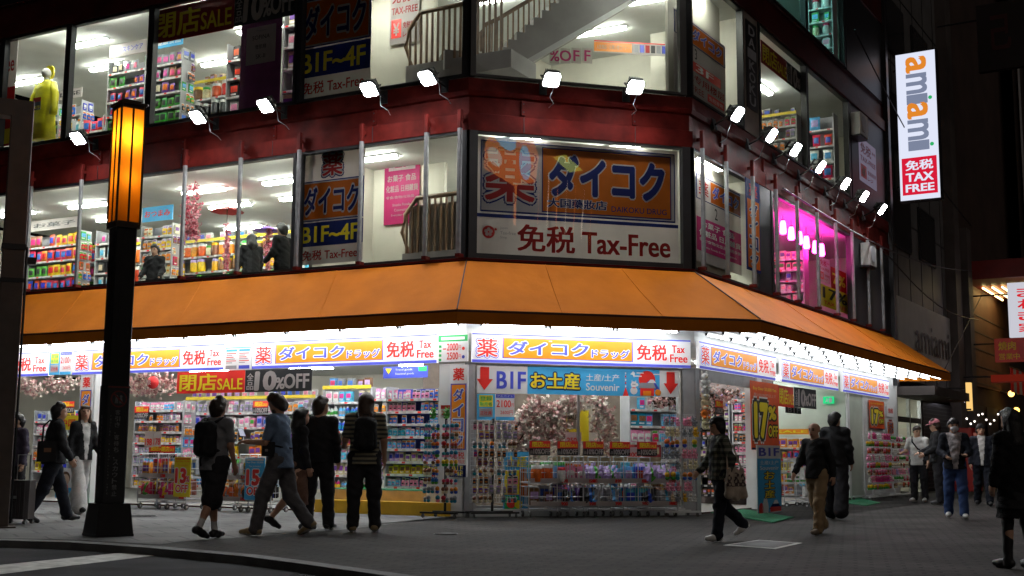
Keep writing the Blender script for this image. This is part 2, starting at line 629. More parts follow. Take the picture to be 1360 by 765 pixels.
FOOT = [(FP('L', ULE, .1).x, FP('L', ULE, .1).y)] + ring(.1)[1:3] + [(FP('R', URE, .1).x, FP('R', URE, .1).y), (-4.6, 43.3)]
def slab(name, z0, z1, top, bot):
    b = BM()
    n = len(FOOT)
    b.quad([(x, y, z1) for x, y in FOOT], top)
    b.quad([(x, y, z0) for x, y in FOOT][::-1], bot)
    for i in range(n):
        a, c = FOOT[i], FOOT[(i + 1) % n]
        b.quad([(*a, z0), (*c, z0), (*c, z1), (*a, z1)], DRED)
    return b.build(name, store)


slab('floor_slab', .004, .03, FLOORM, FLOORM)
slab('floor_slab', 3.0, 3.7, FLOORM, CEIL)
slab('floor_slab', 6.72, 7.15, FLOORM, CEIL)
slab('floor_slab', 10.3, 10.7, FLOORM, CEIL)
slab('roof', 13.5, 14.6, DRED, CEIL)

b = BM()
sweep(b, [(.12, ZT2 - .02), (-.02, ZT2), (-.03, ZT2 + .30), (.04, ZT2 + .31), (.05, ZT2 + .33), (.05, ZT2 + .62), (.0, ZT2 + .64), (-.03, ZT2 + .72), (-.03, ZS3 - .04), (.10, ZS3)], RED)
b.build('red_band', store)
b = BM()
sweep(b, [(.12, ZT3), (-.05, ZT3 + .01), (-.05, ZT3 + .3), (.02, ZT3 + .31), (.02, ZS4 - .1), (-.04, ZS4 - .09), (.1, ZS4)], DRED)
sweep(b, [(.12, ZT4), (-.04, ZT4 + .01), (-.04, 14.7), (.3, 14.7)], DRED)
b.build('cladding', store)
b = BM()
sweep(b, [(.12, 2.98), (-.005, 2.98), (-.005, 3.34)], WPAINT)
sweep(b, [(.02, 3.34), (.02, 4.36), (-.03, 4.36), (-.03, ZS2), (.12, ZS2 + .005)], RED)
b.build('spandrel', store)

# inner walls, seen through the glass
b = BM('L', 0, 0, 0)
for z0, z1 in ((.03, 3.0), (3.7, 6.72), (7.15, 10.3)):
    b.box(ULE, 1.2, 7.5, 7.6, z0, z1, WALL)
    b.box(ULE - .1, ULE, .2, 7.5, z0, z1, WALL)
b.build('inner_wall', store)
b = BM('R', 0, 0, 0)
for z0, z1 in ((.03, 3.0), (3.7, 6.72), (7.15, 10.3), (10.7, 13.5)):
    b.box(2.0 if z0 < 10 else -2, URE, 5.4, 5.5, z0, z1, WALL)
    b.box(URE - .1, URE, .0, 5.4, z0, z1, WALL)
b.box(3.45, 3.52, .16, 5.4, 3.7, 6.72, WALL)
b.box(3.45, 3.52, .16, 2.4, 7.15, 10.3, WALL)
b.build('inner_wall', store)
b = BM('L')
b.box(-3.5, -1.75, 2.1, 2.2, 3.7, 6.72, WALL)      # stairwell walls
b.box(-3.5, -3.42, .16, 2.1, 3.7, 6.72, WALL)
b.box(-3.7, -1.9, 1.9, 2.0, 7.15, 10.3, WALL)
b.box(-3.7, -3.62, .16, 1.9, 7.15, 10.3, WALL)
b.build('inner_wall', store)
b = BM('R')
b.box(.12, 2.75, .5, .56, 7.15, 10.3, WALL)         # pale wall behind the corner poster, third floor
b.box(.12, 2.9, .45, .5, 3.7, 6.72, WALL)
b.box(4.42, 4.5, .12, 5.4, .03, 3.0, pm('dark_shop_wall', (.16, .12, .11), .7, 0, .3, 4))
b.box(4.5, 9.6, 4.4, 4.48, .03, 3.0, pm('pale_green_wall', (.50, .55, .46), .8, 0, .08, 2))
b.box(9.5, 11.4, .03, .12, .03, 2.6, pm('pale_green_wall', (.50, .55, .46)))
b.box(9.42, 9.5, .03, 4.4, .03, 3.0, pm('pale_green_wall', (.50, .55, .46)))
b.build('inner_wall', store)
b = BM('C')
b.box(-.2, 4.4, 2.6, 2.66, .03, 3.0, pm('brown_curtain', (.20, .155, .12), .9, 0, .2, 5, bump=.4, bscale=8))
b.build('inner_wall', store)
# dark cladding of the right end of the upper floors
b = BM('R')
b.box(10.35, 14.4, .0, .1, ZS2, ZT2, BLACK)
b.box(10.6, 14.4, .0, .1, ZS3, ZT3, BLACK)
b.box(10.4, 14.4, .0, .1, ZS4, ZT4, BLACK)
b.box(13.98, 14.2, -.12, .0, 3.0, 14.7, BLACK)
b.box(10.9, 14.4, 0, .1, 0, 3.0, WPAINT)
b.build('end_cladding', store)
b = BM('L')
for z0, z1 in ((ZS2, ZT2), (ZS3, ZT3)):
    b.box(-16.0, -14.6, .02, .1, z0, z1, DRED)
b.build('end_cladding', store)


# windows: a frame, its pane a sub-part
def window(f, u0, u1, z0, z1, ml=.06, mr=.06, mt=.05, mb_=.05, d=.05, mat=None, pane=GLASS):
    mat = mat or BLACK
    b = BM(f)
    b.box(u0 - ml, u0, d - .07, d + .07, z0, z1, mat)
    b.box(u1, u1 + mr, d - .07, d + .07, z0, z1, mat)
    b.box(u0, u1, d - .06, d + .06, z1 - mt, z1 - .002, mat)
    b.box(u0, u1, d - .06, d + .06, z0 + .007, z0 + mb_, mat)
    fr = b.build('window', store)
    p = BM(f)
    p.quad([(u0, d, z0 + mb_), (u1, d, z0 + mb_), (u1, d, z1 - mt), (u0, d, z1 - mt)], pane)
    p.build('pane', fr)
    return fr


window('L', -14.5, -11.3, ZS2, ZT2)
window('L', -11.12, -3.80, ZS2, ZT2, .1, .06)
window('L', -3.62, -.16, ZS2, ZT2, .1, .14)
window('L', -14.5, -12.3, ZS3, ZT3)
window('L', -12.0, -10.08, ZS3, ZT3, .1, .06)
window('L', -9.92, -7.68, ZS3, ZT3, .09, .06)
window('L', -7.52, -3.88, ZS3, ZT3, .09, .06)
window('L', -3.70, -.14, ZS3, ZT3, .09, .1)
window('C', .17, 4.02, ZS2, ZT2, .15, .16, .04, .09)
window('C', .12, 4.00, ZS3, ZT3, .1, .13)
window('R', .10, 3.42, ZS2, ZT2, .05, .06)
window('R', 4.35, 10.2, ZS2, ZT2, .1, .1)
window('R', .08, 2.70, ZS3, ZT3, .05, .05)
window('R', 3.75, 6.85, ZS3, ZT3, .12, .06)
window('R', 7.0, 10.3, ZS3, ZT3, .09, .14)
window('R', 4.0, 6.95, ZS4, ZT4)
window('R', 7.15, 10.15, ZS4, ZT4, .12, .1)
b = BM('R')
b.box(3.46, 4.22, -.01, .06, ZS2, ZT2, BLACK)
b.box(2.78, 3.6, -.01, .06, ZS3, ZT3, pm('stone_pier', (.20, .17, .15), .8, 0, .2, 3))
b.build('pier', store)
for f, us in (('L', [-13.5, -11.2, -8.9, -6.6, -4.3, -2.0]), ('C', [1.0, 3.1]), ('R', [1.5, 3.9, 6.3, 8.7, 11.1])):
    for u in us:
        b = BM(f, u, 0, 0)
        b.box(-.035, .035, .0, .06, ZT2 + .34, ZT2 + .61, RED)
        b.box(-.006, .006, -.036, -.028, ZT2 + .01, ZT2 + .29, BLACK)
        for z in (.4, .55): b.box(-.012, .012, -.008, .0, ZT2 + z - .012, ZT2 + z + .012, BLACK)
        b.build('joint_cover', store)
# slender posts in front of the second-floor glass, their heads red over the band
for f, us in (('L', [(-14.2, 0)] + [at('L', x, y)[::1] for x, y in ((-22, 258), (48, 249), (115, 239), (252.4, 220.6), (325.9, 210.5), (403.5, 199.4), (486, 187.6), (572, 175.9), (616, 171))]),
              ('R', [at('R', x, y) for x, y in ((924, 200), (955.9, 213.8), (991.3, 233.2), (1022.4, 250.6), (1050.6, 268.2), (1077.6, 282.4), (1102.6, 295.3), (1124.7, 307.9), (1145.3, 319.7), (1164, 330))])):
    for u, _ in us:
        b = BM(f, u, -.13, 0)
        b.bbox(-.035, .035, -.035, .035, 4.45, 6.66, POSTG)
        b.bbox(-.037, .037, -.037, .037, 6.66, 6.99, RED)
        b.box(-.045, .045, -.045, .1, 4.39, 4.45, RED)
        b.box(-.02, .02, .03, .12, 6.8, 6.86, RED)
        b.build('window_post', store)

# awning: three canvas sides with a dark trim line and a valance
ALC, ACR = corner(PL, 'L', 'C', -.95, -.95), corner(PR, 'C', 'R', -1.2, -1.36)
ALE, ARE = FP('L', ULE, -.95), FP('R', 14.85, -1.36)
low = [(ALE.x, ALE.y), ALC, ACR, (ARE.x, ARE.y)]
tr_ = ring(-.035, ULE, 14.4)
ZV0, ZV1, ZV2 = 3.14, 3.335, 3.375


def lerp(a, b, t): return tuple(a[i] + (b[i] - a[i]) * t for i in range(len(a)))


for i in range(3):
    b = BM()
    n = 26 if i != 1 else 10
    rng = random.Random(i)
    rows = 7
    P = []
    for r in range(rows + 1):
        t = r / rows
        for k in range(n + 1):
            s = k / n
            a = lerp((*tr_[i], ZS2 - .06), (*tr_[i + 1], ZS2 - .06), s)
            c = lerp((*low[i], ZV2), (*low[i + 1], ZV2), s)
            p = lerp(a, c, t)
            sag = -.035 * math.sin(math.pi * t) * (.6 + .4 * math.cos(s * n * 2.1)) if 0 < k < n else 0
            P.append((p[0], p[1], p[2] + sag))
    b.add(P, [(r * (n + 1) + k, r * (n + 1) + k + 1, (r + 1) * (n + 1) + k + 1, (r + 1) * (n + 1) + k) for r in range(rows) for k in range(n)], AWN)
    aw = b.build('awning', store, smooth=True)
    b = BM()
    a, c = low[i], low[i + 1]
    b.quad([(*a, ZV1), (*c, ZV1), (*c, ZV2), (*a, ZV2)], AWND)
    b.quad([(*a, ZV0), (*c, ZV0), (*c, ZV1), (*a, ZV1)], AWN)
    b.build('valance', aw)
    for k in range(1, (5, 3, 6)[i]):
        s_ = k / (5, 3, 6)[i] + (.03 if i == 0 else 0)
        b = BM()
        pa, pc = lerp((*tr_[i], ZS2 - .055), (*tr_[i + 1], ZS2 - .055), s_), lerp((*low[i], ZV2 + .004), (*low[i + 1], ZV2 + .004), s_)
        b.tube([(lambda p, t: (p[0], p[1], p[2] - .024 * math.sin(math.pi * t)))(lerp(pa, pc, t), t) for t in (0, .25, .5, .75, 1)], .007, AWN)
        b.build('seam', aw)
    if i < 2:
        b = BM()
        b.tube([lerp((*tr_[i + 1], ZS2 - .05), (*low[i + 1], ZV2 + .01), t) for t in (0, .5, 1)], .012, AWND)
        b.build('seam', aw)
b = BM()
b.quad([(*tr_[3], ZS2 - .06), (*low[3], ZV2), (*low[3], ZV0), (*tr_[3], ZV0)], AWN)
b.build('awning_end', store)
# white soffit under the awning
b = BM()
si, so = ring(.0, ULE, 14.3), [lerp(p, q, .04) for p, q in zip(low, ring(0))]
for i in range(3):
    b.quad([(*si[i], 3.26), (*si[i + 1], 3.26), (*so[i + 1], 3.26), (*so[i], 3.26)], WPAINT)
b.build('soffit', store)


# soffit tubes: things of their own
def tube_fix(mb, l, r, mat, body, drop=.05):
    pass


def make_tube(name, label, L, mat, r=.018, group=None, plate=.05, double=False, cap_=GREYP):
    t = thing(name, label, 'ceiling light', group=group)
    b = MB()
    b.box(-L / 2, L / 2, -plate, plate, -.02, 0, WPAINT)
    b.box(-L / 2, -L / 2 + .028, -.022, .022, -.07, -.02, cap_)
    b.box(L / 2 - .028, L / 2, -.022, .022, -.07, -.02, cap_)
    b.build('fitting', t)
    for y in ((-.04, .04) if double else (0,)):
        b = MB()
        b.tube([(-L / 2 + .04, y, -.055), (L / 2 - .04, y, -.055)], r, mat, 6)
        b.build('tube', t)
    return t


st = make_tube('tube_light', 'bright fluorescent tube in the row under the left awning', 1.16, SOFT, .016, cap_=BLACK)
first = True
def soffit_row(f, us, d, label, grp):
    global first
    for u in us:
        loc, rz = FP(f, u, d, 3.255), ROT[f]
        if first:
            st.location, st.rotation_euler, first = loc, (0, 0, rz), False
            st['label'], st['group'] = label, grp
        else:
            dup(st, loc, rz, label, grp)
for d, w in ((-.3, 'inner'), (-.78, 'outer')):
    soffit_row('L', [-.55 - 1.22 * k for k in range(11)], d, f'fluorescent tube in the {w} row under the left awning', f'{w} row of tubes under the left awning')
    soffit_row('C', [.75 + 1.22 * k for k in range(3)], d - .05, f'fluorescent tube in the {w} row above the corner sign', f'{w} row of tubes above the corner sign')
st2 = make_tube('tube_light', 'bright fluorescent tube under the right awning', 1.16, SOFTR, .016, cap_=BLACK)
first2 = True
def soffit_row2(f, us, d, label, grp):
    global first2
    for u in us:
        loc, rz = FP(f, u, d, 3.255), ROT[f]
        if first2:
            st2.location, st2.rotation_euler, first2 = loc, (0, 0, rz), False
            st2['label'], st2['group'] = label, grp
        else:
            dup(st2, loc, rz, label, grp)
for d, w in ((-.18, 'innermost'), (-.5, 'second'), (-.82, 'third'), (-1.12, 'outermost')):
    soffit_row2('R', [.7 + 1.22 * k for k in range(12)], d, f'fluorescent tube in the {w} row under the right awning', f'{w} row of tubes under the right awning')

# ceiling tubes inside: shop lighting, with unseen ones added for even light
def room_tubes(proto, spots, z, f, label, grp):
    for i, (u, d) in enumerate(spots):
        dup(proto, FP(f, u, d, z), ROT['L'] if f != 'R' else ROT['R'], label, grp)
pt = make_tube('ceiling_light', 'twin tube ceiling light', 1.25, TUBE2, .022, None, .09, True)
pt.location = FP('L', -11.25, 1.92, 6.71)
pt.rotation_euler = (0, 0, ROT['L'])
pt['label'], pt['group'] = 'fluorescent ceiling light on the second floor behind the left glass', 'second floor ceiling lights on the left'
room_tubes(pt, [(-7.74, 1.9), (-5.5, 1.92), (-8.3, 3.4), (-6.2, 3.36), (-11.9, 3.4), (-9.84, 5.7), (-6.6, 5.7), (-13.6, 1.9)], 6.71, 'L', pt['label'], pt['group'])
room_tubes(pt, [(-13.2, .15), (-10.4, .15), (-8.3, .15), (-6.2, .15), (-4.6, .15)], 6.718, 'L', 'added tube light tucked behind the second floor window head on the left', 'added second floor tubes at the left glass')  # row added to light the goods fronts, tucked behind the window head
room_tubes(pt, [(-13.2, .15), (-11.0, .15), (-8.9, .15), (-6.6, .15), (-4.8, .15)], 10.298, 'L', 'added tube light tucked behind the third floor window head on the left', 'added third floor tubes at the left glass')  # matching added row, brightens the dummy and the racks
room_tubes(pt, [(1.0, .5), (2.9, .5)], 6.71, 'C', 'added unseen tube light behind the big corner poster', 'added tubes behind the corner poster')  # pair added to light the poster from behind
room_tubes(pt, [(-1.3, 3.4), (-.9, 4.6), (.4, 3.0), (-2.8, 1.1), (1.2, 5.2)], 6.71, 'L', 'fluorescent ceiling light on the second floor beside the staircase', 'second floor stairwell ceiling lights')
room_tubes(pt, [(-10.72, 1.2), (-11.6, 2.65), (-14.4, 2.62), (-8.9, 3.6), (-6.6, 2.2), (-5.0, 4.4), (-7.4, 5.6), (-12, 5)], 10.29, 'L', 'fluorescent ceiling light on the third floor behind the left glass', 'third floor ceiling lights on the left')
room_tubes(pt, [(1.79, 4.45), (.01, 5.72), (.05, 8.28), (-1.2, 3.0), (2.6, 2.6), (-2.9, 1.0)], 10.29, 'L', 'fluorescent ceiling light on the third floor near the staircase', 'third floor stairwell ceiling lights')
room_tubes(pt, [(4.6, 1.4), (6.3, 2.8), (8.4, 1.6), (1.3, .28)], 10.29, 'R', 'fluorescent ceiling light on the third floor behind the right glass', 'third floor ceiling lights on the right')
room_tubes(pt, [(1.4, .24), (4.8, 3.9), (7.5, 3.9)], 6.71, 'R', 'fluorescent ceiling light on the second floor behind the right glass', 'second floor ceiling lights on the right')
p4_ = make_tube('ceiling_light', 'cyan tinted ceiling light on the fourth floor behind the right glass', 1.25, TUBE4, .022, 'fourth floor ceiling lights', .09, True)
p4_.location, p4_.rotation_euler = FP('R', 4.6, 1.2, 13.49), (0, 0, ROT['R'])
room_tubes(p4_, [(6.0, 2.2), (8.6, 1.2)], 13.49, 'R', 'ceiling light on the fourth floor behind the right glass', 'fourth floor ceiling lights')
pg_ = make_tube('ceiling_light', 'fluorescent ceiling light inside the open shop front', 1.25, TUBEG, .022, 'ground floor ceiling lights', .09, True)
pg_.location, pg_.rotation_euler = FP('L', -2.6, 1.0, 2.995), (0, 0, ROT['L'])
room_tubes(pg_, [(-1.6, .6), (-3.6, .6), (-5.2, .6), (-6.8, .6), (-8.4, .6), (-10, .6), (-11.8, .6), (-3.6, 4.4), (-6.6, 4.4), (-9.6, 4.4), (.6, 5.2)], 2.995, 'L', 'fluorescent ceiling light inside the open shop front', 'ground floor ceiling lights')
room_tubes(pg_, [(1.1, .4), (2.9, .4), (2.7, 1.8), (3.2, 3.6), (1.2, 4.2)], 2.995, 'C', 'fluorescent ceiling light behind the corner window', 'corner window ceiling lights')  # the pair nearest the glass is added to brighten the blossom
room_tubes(pg_, [(3.6, 1.2), (7.2, 2.4), (8.6, 1.6)], 2.995, 'R', 'fluorescent ceiling light in the right entrance', 'right entrance ceiling lights')

# floodlights on arms above the red band
def make_flood():
    t = thing('floodlight', 'x', 'floodlight', group='floodlights along the red band')
    b = MB()
    o = [(-.15, -.085), (-.11, -.15), (.11, -.15), (.15, -.085), (.15, .12), (.11, .15), (-.11, .15), (-.15, .12)]
    T = Matrix.Rotation(rad(-40), 4, 'X')          # lens looks outwards and down
    b.M = T
    vs = []
    for k, (s, z) in enumerate(((1, 0), (1.04, .06), (.85, .12), (.5, .19))):
        vs += [(x * s, y * s, z) for x, y in o]
    fs = [(k * 8 + i, k * 8 + (i + 1) % 8, (k + 1) * 8 + (i + 1) % 8, (k + 1) * 8 + i) for k in range(3) for i in range(8)] + [tuple(range(24, 32))]
    b.add(vs, fs, BLACK)
    for k in range(-3, 4):
        b.box(k * .03 - .004, k * .03 + .004, -.09, .09, .12, .21, BLACK)
    b.build('housing', t)
    b = MB(T)
    vs = [(x * .93, y * .93, -.002) for x, y in o] + [(x * .88, y * .88, -.014) for x, y in o] + [(x * .6, y * .6, -.022) for x, y in o]
    b.add(vs, [(k * 8 + i, k * 8 + (i + 1) % 8, k * 8 + 8 + (i + 1) % 8, k * 8 + 8 + i) for k in range(2) for i in range(8)] + [tuple(range(16, 24))[::-1]], FLOODL)
    b.build('lens', t, smooth=True)
    b = MB()
    b.tube([(-.17, .03, .04), (-.17, .12, .1), (.17, .12, .1), (.17, .03, .04)], .014, BLACK)
    b.tube([(0, .12, .1), (0, .3, .02), (0, .56, -.02)], .02, BLACK)
    b.box(-.07, .07, .5, .57, -.12, .12, BLACK)
    b.build('bracket', t)
    b = MB()
    pts = [(.03, .2, .1), (.1, .22, -.08), (.06, .3, -.22), (.16, .4, -.3), (.12, .54, -.34)]
    b.tube(pts, .006, GREYP, 5)
    b.build('cable', t)
    return t


fl = make_flood()
# what each lamp stands above or beside
where = ['beside the yellow raincoat dummy', 'just right of the lantern top', 'below the purple brand poster', 'below the tall navy and orange window poster',
         'below the curved stair railing', 'left one over the big corner poster', 'right one over the big corner poster',
         'nearest the corner on the right side', 'second from the corner on the right side', 'third from the corner on the right side', 'fourth from the corner on the right side',
         'third from the far end on the right side', 'last but one on the right side', 'at the far end of the right side']
i = 0
for f, qs in (('L', [(103, 184), (262, 156), (352, 141), (490, 119), (567, 104)]), ('C', [(733, 106), (844, 116)]), ('R', [(980, 152), (1025, 180), (1057, 199), (1090, 222), (1123, 244), (1148, 261), (1172, 278)])):
    for q in qs:
        u, z = at(f, *q, -.55)
        lab = 'black floodlight with glowing lens, ' + where[i]
        if i == 0:
            fl.location, fl.rotation_euler = FP(f, u, -.55, z), (0, 0, ROT[f] + .06)
            fl['label'] = lab
        else:
            o = dup(fl, FP(f, u, -.55, z), ROT[f] + random.uniform(-.12, .12), lab)
            if f == 'R': o.rotation_euler.x = rad(-13)
        i += 1
# ------------------------------------------------------------------ signs, posters, banners
def R_(mb, x0, x1, z0, z1, mat, y=-.003):
    return mb.quad([(x0, y, z0), (x1, y, z0), (x1, y, z1), (x0, y, z1)], mat)


def PG(mb, pts, mat, y=-.005):
    return mb.quad([(x, y, z) for x, z in pts], mat)


def disc(mb, x, z, r, mat, y=-.006, n=20, rz=None):
    return PG(mb, [(x + r * math.cos(2 * math.pi * k / n), z + (rz or r) * math.sin(2 * math.pi * k / n)) for k in range(n)], mat, y)


def board(name, label, cat, f, r4, d, draw, panel=WHITE, th=.03, group=None, part='panel', curve=0.0):
    u0, u1, z0, z1 = r4
    w, h = u1 - u0, z1 - z0
    t = thing(name, label, cat, FP(f, u0, d, z0), ROT[f], group)
    b = MB()
    b.box(0, w, 0, th, 0, h, panel)
    b.build(part, t)
    b = MB()
    draw(b, w, h)
    if len(b.v):
        b.build('lettering', t)
    return t


def d_drug(b, w, h, tail=True):
    R_(b, 0, w, 0, .10 * h, LSB)
    R_(b, 0, w, .95 * h, h, LSB)
    b.otext('薬', .022 * w, .2 * h, .62 * h, .088 * w, LSR, LSW, -.006, .02, .06, LSB, .10)
    R_(b, .133 * w, .727 * w, .165 * h, .885 * h, LSB)
    R_(b, .138 * w, .722 * w, .185 * h, .865 * h, LSO, -.0045)
    b.otext('ダイコク', .158 * w, .30 * h, .46 * h, .36 * w, LSB, LSW, -.006, .035, .085)
    b.otext('ドラッグ', .535 * w, .27 * h, .30 * h, .175 * w, LSB, LSW, -.006, .03, .085)
    b.text('免税', .745 * w, .24 * h, .56 * h, LSR, .14 * w, -.006, .03)
    b.text('Tax', .91 * w, .53 * h, .27 * h, LSR, .062 * w, -.006, .03)
    b.text('Free', .902 * w, .19 * h, .28 * h, LSR, .082 * w, -.006, .03)


def sign_rect(px0, px1, f='L'):
    return at(f, px0, 480)[0], at(f, px1, 480)[0], 2.59, 3.085


SD = -.06
def shop_sign(f, u0, u1, label, grp=None, z0=2.59, z1=3.085, d=SD):
    return board('shop_sign', label, 'shop sign', f, (u0, u1, z0, z1), d, d_drug, panel=LSW, th=.06, group=grp)


uL = lambda px, y=480: at('L', px, y, SD)[0]
shop_sign('L', uL(335), uL(580), 'long white and orange drugstore sign over the open front, nearest the corner')
shop_sign('L', uL(97), uL(297), 'white and orange drugstore sign partly behind the lantern post')
shop_sign('L', uL(-125), uL(65), 'drugstore sign cut off by the left edge beside the dark pole')
shop_sign('C', at('C', 627, 460, SD)[0], at('C', 917, 470, SD)[0], 'drugstore sign across the cut corner above the souvenir banner')
uR = lambda px, y=500: at('R', px, y, SD)[0]
shop_sign('R', uR(929), uR(1031), 'first drugstore sign right of the corner, above the dark entrance', z0=2.60)
shop_sign('R', uR(1038), uR(1113), 'middle drugstore sign of the right side above the sale banners', z0=2.60)
shop_sign('R', uR(1119), uR(1180), 'last drugstore sign at the far end of the right side', z0=2.60)


def d_notice_a(b, w, h):
    R_(b, 0, .48 * w, 0, h, SKYB)
    R_(b, .06 * w, .42 * w, .5 * h, .95 * h, YEL, -.004)
    b.text('登録', .08 * w, .74 * h, .17 * h, GREEN, .32 * w, -.006, .02)
    b.text('販売者', .08 * w, .54 * h, .15 * h, GREEN, .32 * w, -.006, .02)
    R_(b, .06 * w, .42 * w, .12 * h, .45 * h, PWHITE, -.004)
    b.text('正社員', .09 * w, .2 * h, .14 * h, SRED, .3 * w, -.006, .02)
    R_(b, .5 * w, w, .86 * h, h, SBLUE)
    b.text('アルバイト', .53 * w, .89 * h, .07 * h, WHITE, .42 * w, -.006)
    b.text('2100', .52 * w, .5 * h, .27 * h, SRED, .38 * w, -.006, .02)
    b.text('円', .91 * w, .52 * h, .14 * h, SRED, .07 * w, -.006)
    b.text('2600円', .62 * w, .22 * h, .16 * h, SRED, .34 * w, -.006)
    R_(b, .5 * w, w, 0, .13 * h, SKYB)


def d_notice_b(b, w, h):
    R_(b, .0, w, .82 * h, .86 * h, SKYB)
    for c in (0, 1):
        R_(b, (.04 + .5 * c) * w, (.46 + .5 * c) * w, .70 * h, .78 * h, SKYB)
        for k in range(6):
            R_(b, (.05 + .5 * c) * w, (.28 + .5 * c + .05 * ((k * 7) % 4)) * w, (.26 + .07 * k) * h, (.29 + .07 * k) * h, SRED if k % 2 else GREY)
        R_(b, (.04 + .5 * c) * w, (.46 + .5 * c) * w, .04 * h, .17 * h, SBLUE if c else GREY)


def d_notice_c(b, w, h):
    R_(b, 0, w, .72 * h, .95 * h, GREEN)
    R_(b, .1 * w, .9 * w, .78 * h, .88 * h, WHITE, -.005)
    for k in range(4):
        R_(b, .02 * w, .11 * w, (.03 + .16 * k) * h, (.12 + .16 * k) * h, GREEN)
    b.text('2000', .3 * w, .4 * h, .25 * h, SRED, .38 * w, -.006, .02)
    b.text('2500', .3 * w, .08 * h, .25 * h, SRED, .38 * w, -.006, .02)
    for k in range(2):
        b.text('円', .7 * w, (.42 - .32 * k) * h, .16 * h, SRED, .08 * w, -.006)
        disc(b, .86 * w, (.46 - .3 * k) * h, .05 * w, SBLUE if k else SRED)
    R_(b, .16 * w, .27 * w, .44 * h, .48 * h, SRED)


board('notice_board', 'recruiting notice with blue, yellow and 2100 price between two shop signs', 'notice', 'L', (uL(66), uL(95), 2.6, 3.07), SD, d_notice_a)
board('notice_board', 'white notice with two printed columns between the two left shop signs', 'notice', 'L', (uL(299), uL(333), 2.58, 3.08), SD, d_notice_b)
board('notice_board', 'white notice with green band and 2000 and 2500 in red at the corner', 'notice', 'L', (uL(582), uL(621), 2.6, 3.08), SD, d_notice_c)


# --- posters in the upper windows
def d_navy_poster(b, w, h, top=True, kuz=.72):
    R_(b, 0, w, .155 * h, .36 * h, NAVY)
    b.text('B1F~4F', .05 * w, .19 * h, .135 * h, YEL, .88 * w, -.006, .03)
    b.text('免税', .07 * w, .035 * h, .085 * h, PRED, .30 * w, -.006, .025)
    b.text('Tax-Free', .42 * w, .04 * h, .07 * h, PRED, .5 * w, -.006, .02)
    R_(b, 0, w, .37 * h, .72 * h, NAVY)
    R_(b, .02 * w, .98 * w, .38 * h, .71 * h, PWHITE, -.004)
    R_(b, .035 * w, .965 * w, .39 * h, .70 * h, PORANGE, -.005)
    b.otext('ダイコク', .08 * w, .43 * h, .23 * h, .84 * w, NAVY, PWHITE, -.0065, .04, .09)
    b.otext('薬', .36 * w, .755 * h, .19 * h, .30 * w, PRED, PWHITE, -.0065, .03, .07, NAVY, .12)


r_ = rect('L', (398, 201, 353), (483, 190, 345.5), .14)
board('window_poster', 'tall white, orange and navy poster B1F~4F in the second floor window', 'poster', 'L', r_, .14, d_navy_poster, PWHITE, .01)
r_ = rect('L', (398, -52, 134), (493, -64, 119), .14)
board('window_poster', 'tall white, orange and navy poster B1F~4F in the third floor window', 'poster', 'L', r_, .14, d_navy_poster, PWHITE, .01)


def d_big(b, w, h):
    R_(b, .0, w, .315 * h, .345 * h, NAVY)
    R_(b, .02 * w, .985 * w, .36 * h, .97 * h, NAVY)
    R_(b, .025 * w, .98 * w, .375 * h, .96 * h, PWHITE, -.004)
    R_(b, .315 * w, .965 * w, .385 * h, .945 * h, NAVY, -.0045)
    R_(b, .32 * w, .96 * w, .395 * h, .935 * h, PORANGE, -.0055)
    b.otext('薬', .045 * w, .46 * h, .42 * h, .23 * w, PRED, PWHITE, -.0065, .03, .055, NAVY, .085)
    b.otext('ダイコク', .355 * w, .545 * h, .33 * h, .57 * w, NAVY, PWHITE, -.0065, .05, .085)
    b.otext('大国藥妝店', .345 * w, .435 * h, .075 * h, .29 * w, NAVY, PWHITE, -.0065, .03, .08)
    b.text('DAIKOKU DRUG', .66 * w, .425 * h, .048 * h, NAVY, .28 * w, -.0065, .01)
    disc(b, .06 * w, .19 * h, .03 * w, PRED)
    for k in range(5):
        disc(b, .06 * w + .012 * w * math.cos(k * 1.257 + .3), .19 * h + .012 * w * math.sin(k * 1.257 + .3), .0085 * w, PWHITE, -.0075, 10)
    disc(b, .094 * w, .215 * h, .006 * w, PRED)
    for k, s in enumerate(('Japan', 'Tax-free', 'Shop')):
        b.text(s, .115 * w, (.215 - .04 * k) * h, .028 * h, GREY, None, -.006)
    b.text('免税', .20 * w, .045 * h, .225 * h, PRED, .275 * w, -.006, .03)
    b.text('Tax-Free', .515 * w, .055 * h, .18 * h, PRED, .44 * w, -.006, .03)


board('window_poster', 'huge drugstore poster with Tax-Free in red filling the corner window', 'poster', 'C', (.19, 4.0, ZS2 + .1, ZT2 - .05), .16, d_big, PWHITE, .012)


def d_pink(b, w, h):
    R_(b, .12 * w, .88 * w, .72 * h, .94 * h, PWHITE)
    b.text('2F', .3 * w, .76 * h, .14 * h, MAG, .42 * w, -.006, .03)
    b.text('お菓子 食品', .1 * w, .57 * h, .09 * h, PWHITE, .8 * w, -.006, .02)
    b.text('化粧品 日用雑貨', .06 * w, .43 * h, .09 * h, PWHITE, .9 * w, -.006, .02)
    b.text('零食/食物/化妆品', .06 * w, .34 * h, .04 * h, PWHITE, .8 * w, -.006)
    b.text('Snacks Foods', .25 * w, .24 * h, .035 * h, PWHITE, .5 * w, -.006)
    b.text('Cosmetics', .3 * w, .17 * h, .035 * h, PWHITE, .4 * w, -.006)
    b.text('Everyday Goods', .22 * w, .1 * h, .035 * h, PWHITE, .56 * w, -.006)


r_ = rect('L', (510.5, 197, 294), (557, 200, 300), 2.05)
board('wall_poster', 'magenta 2F floor poster on the stairwell wall beside the railing', 'poster', 'L', r_, 2.05, d_pink, MAG, .01)


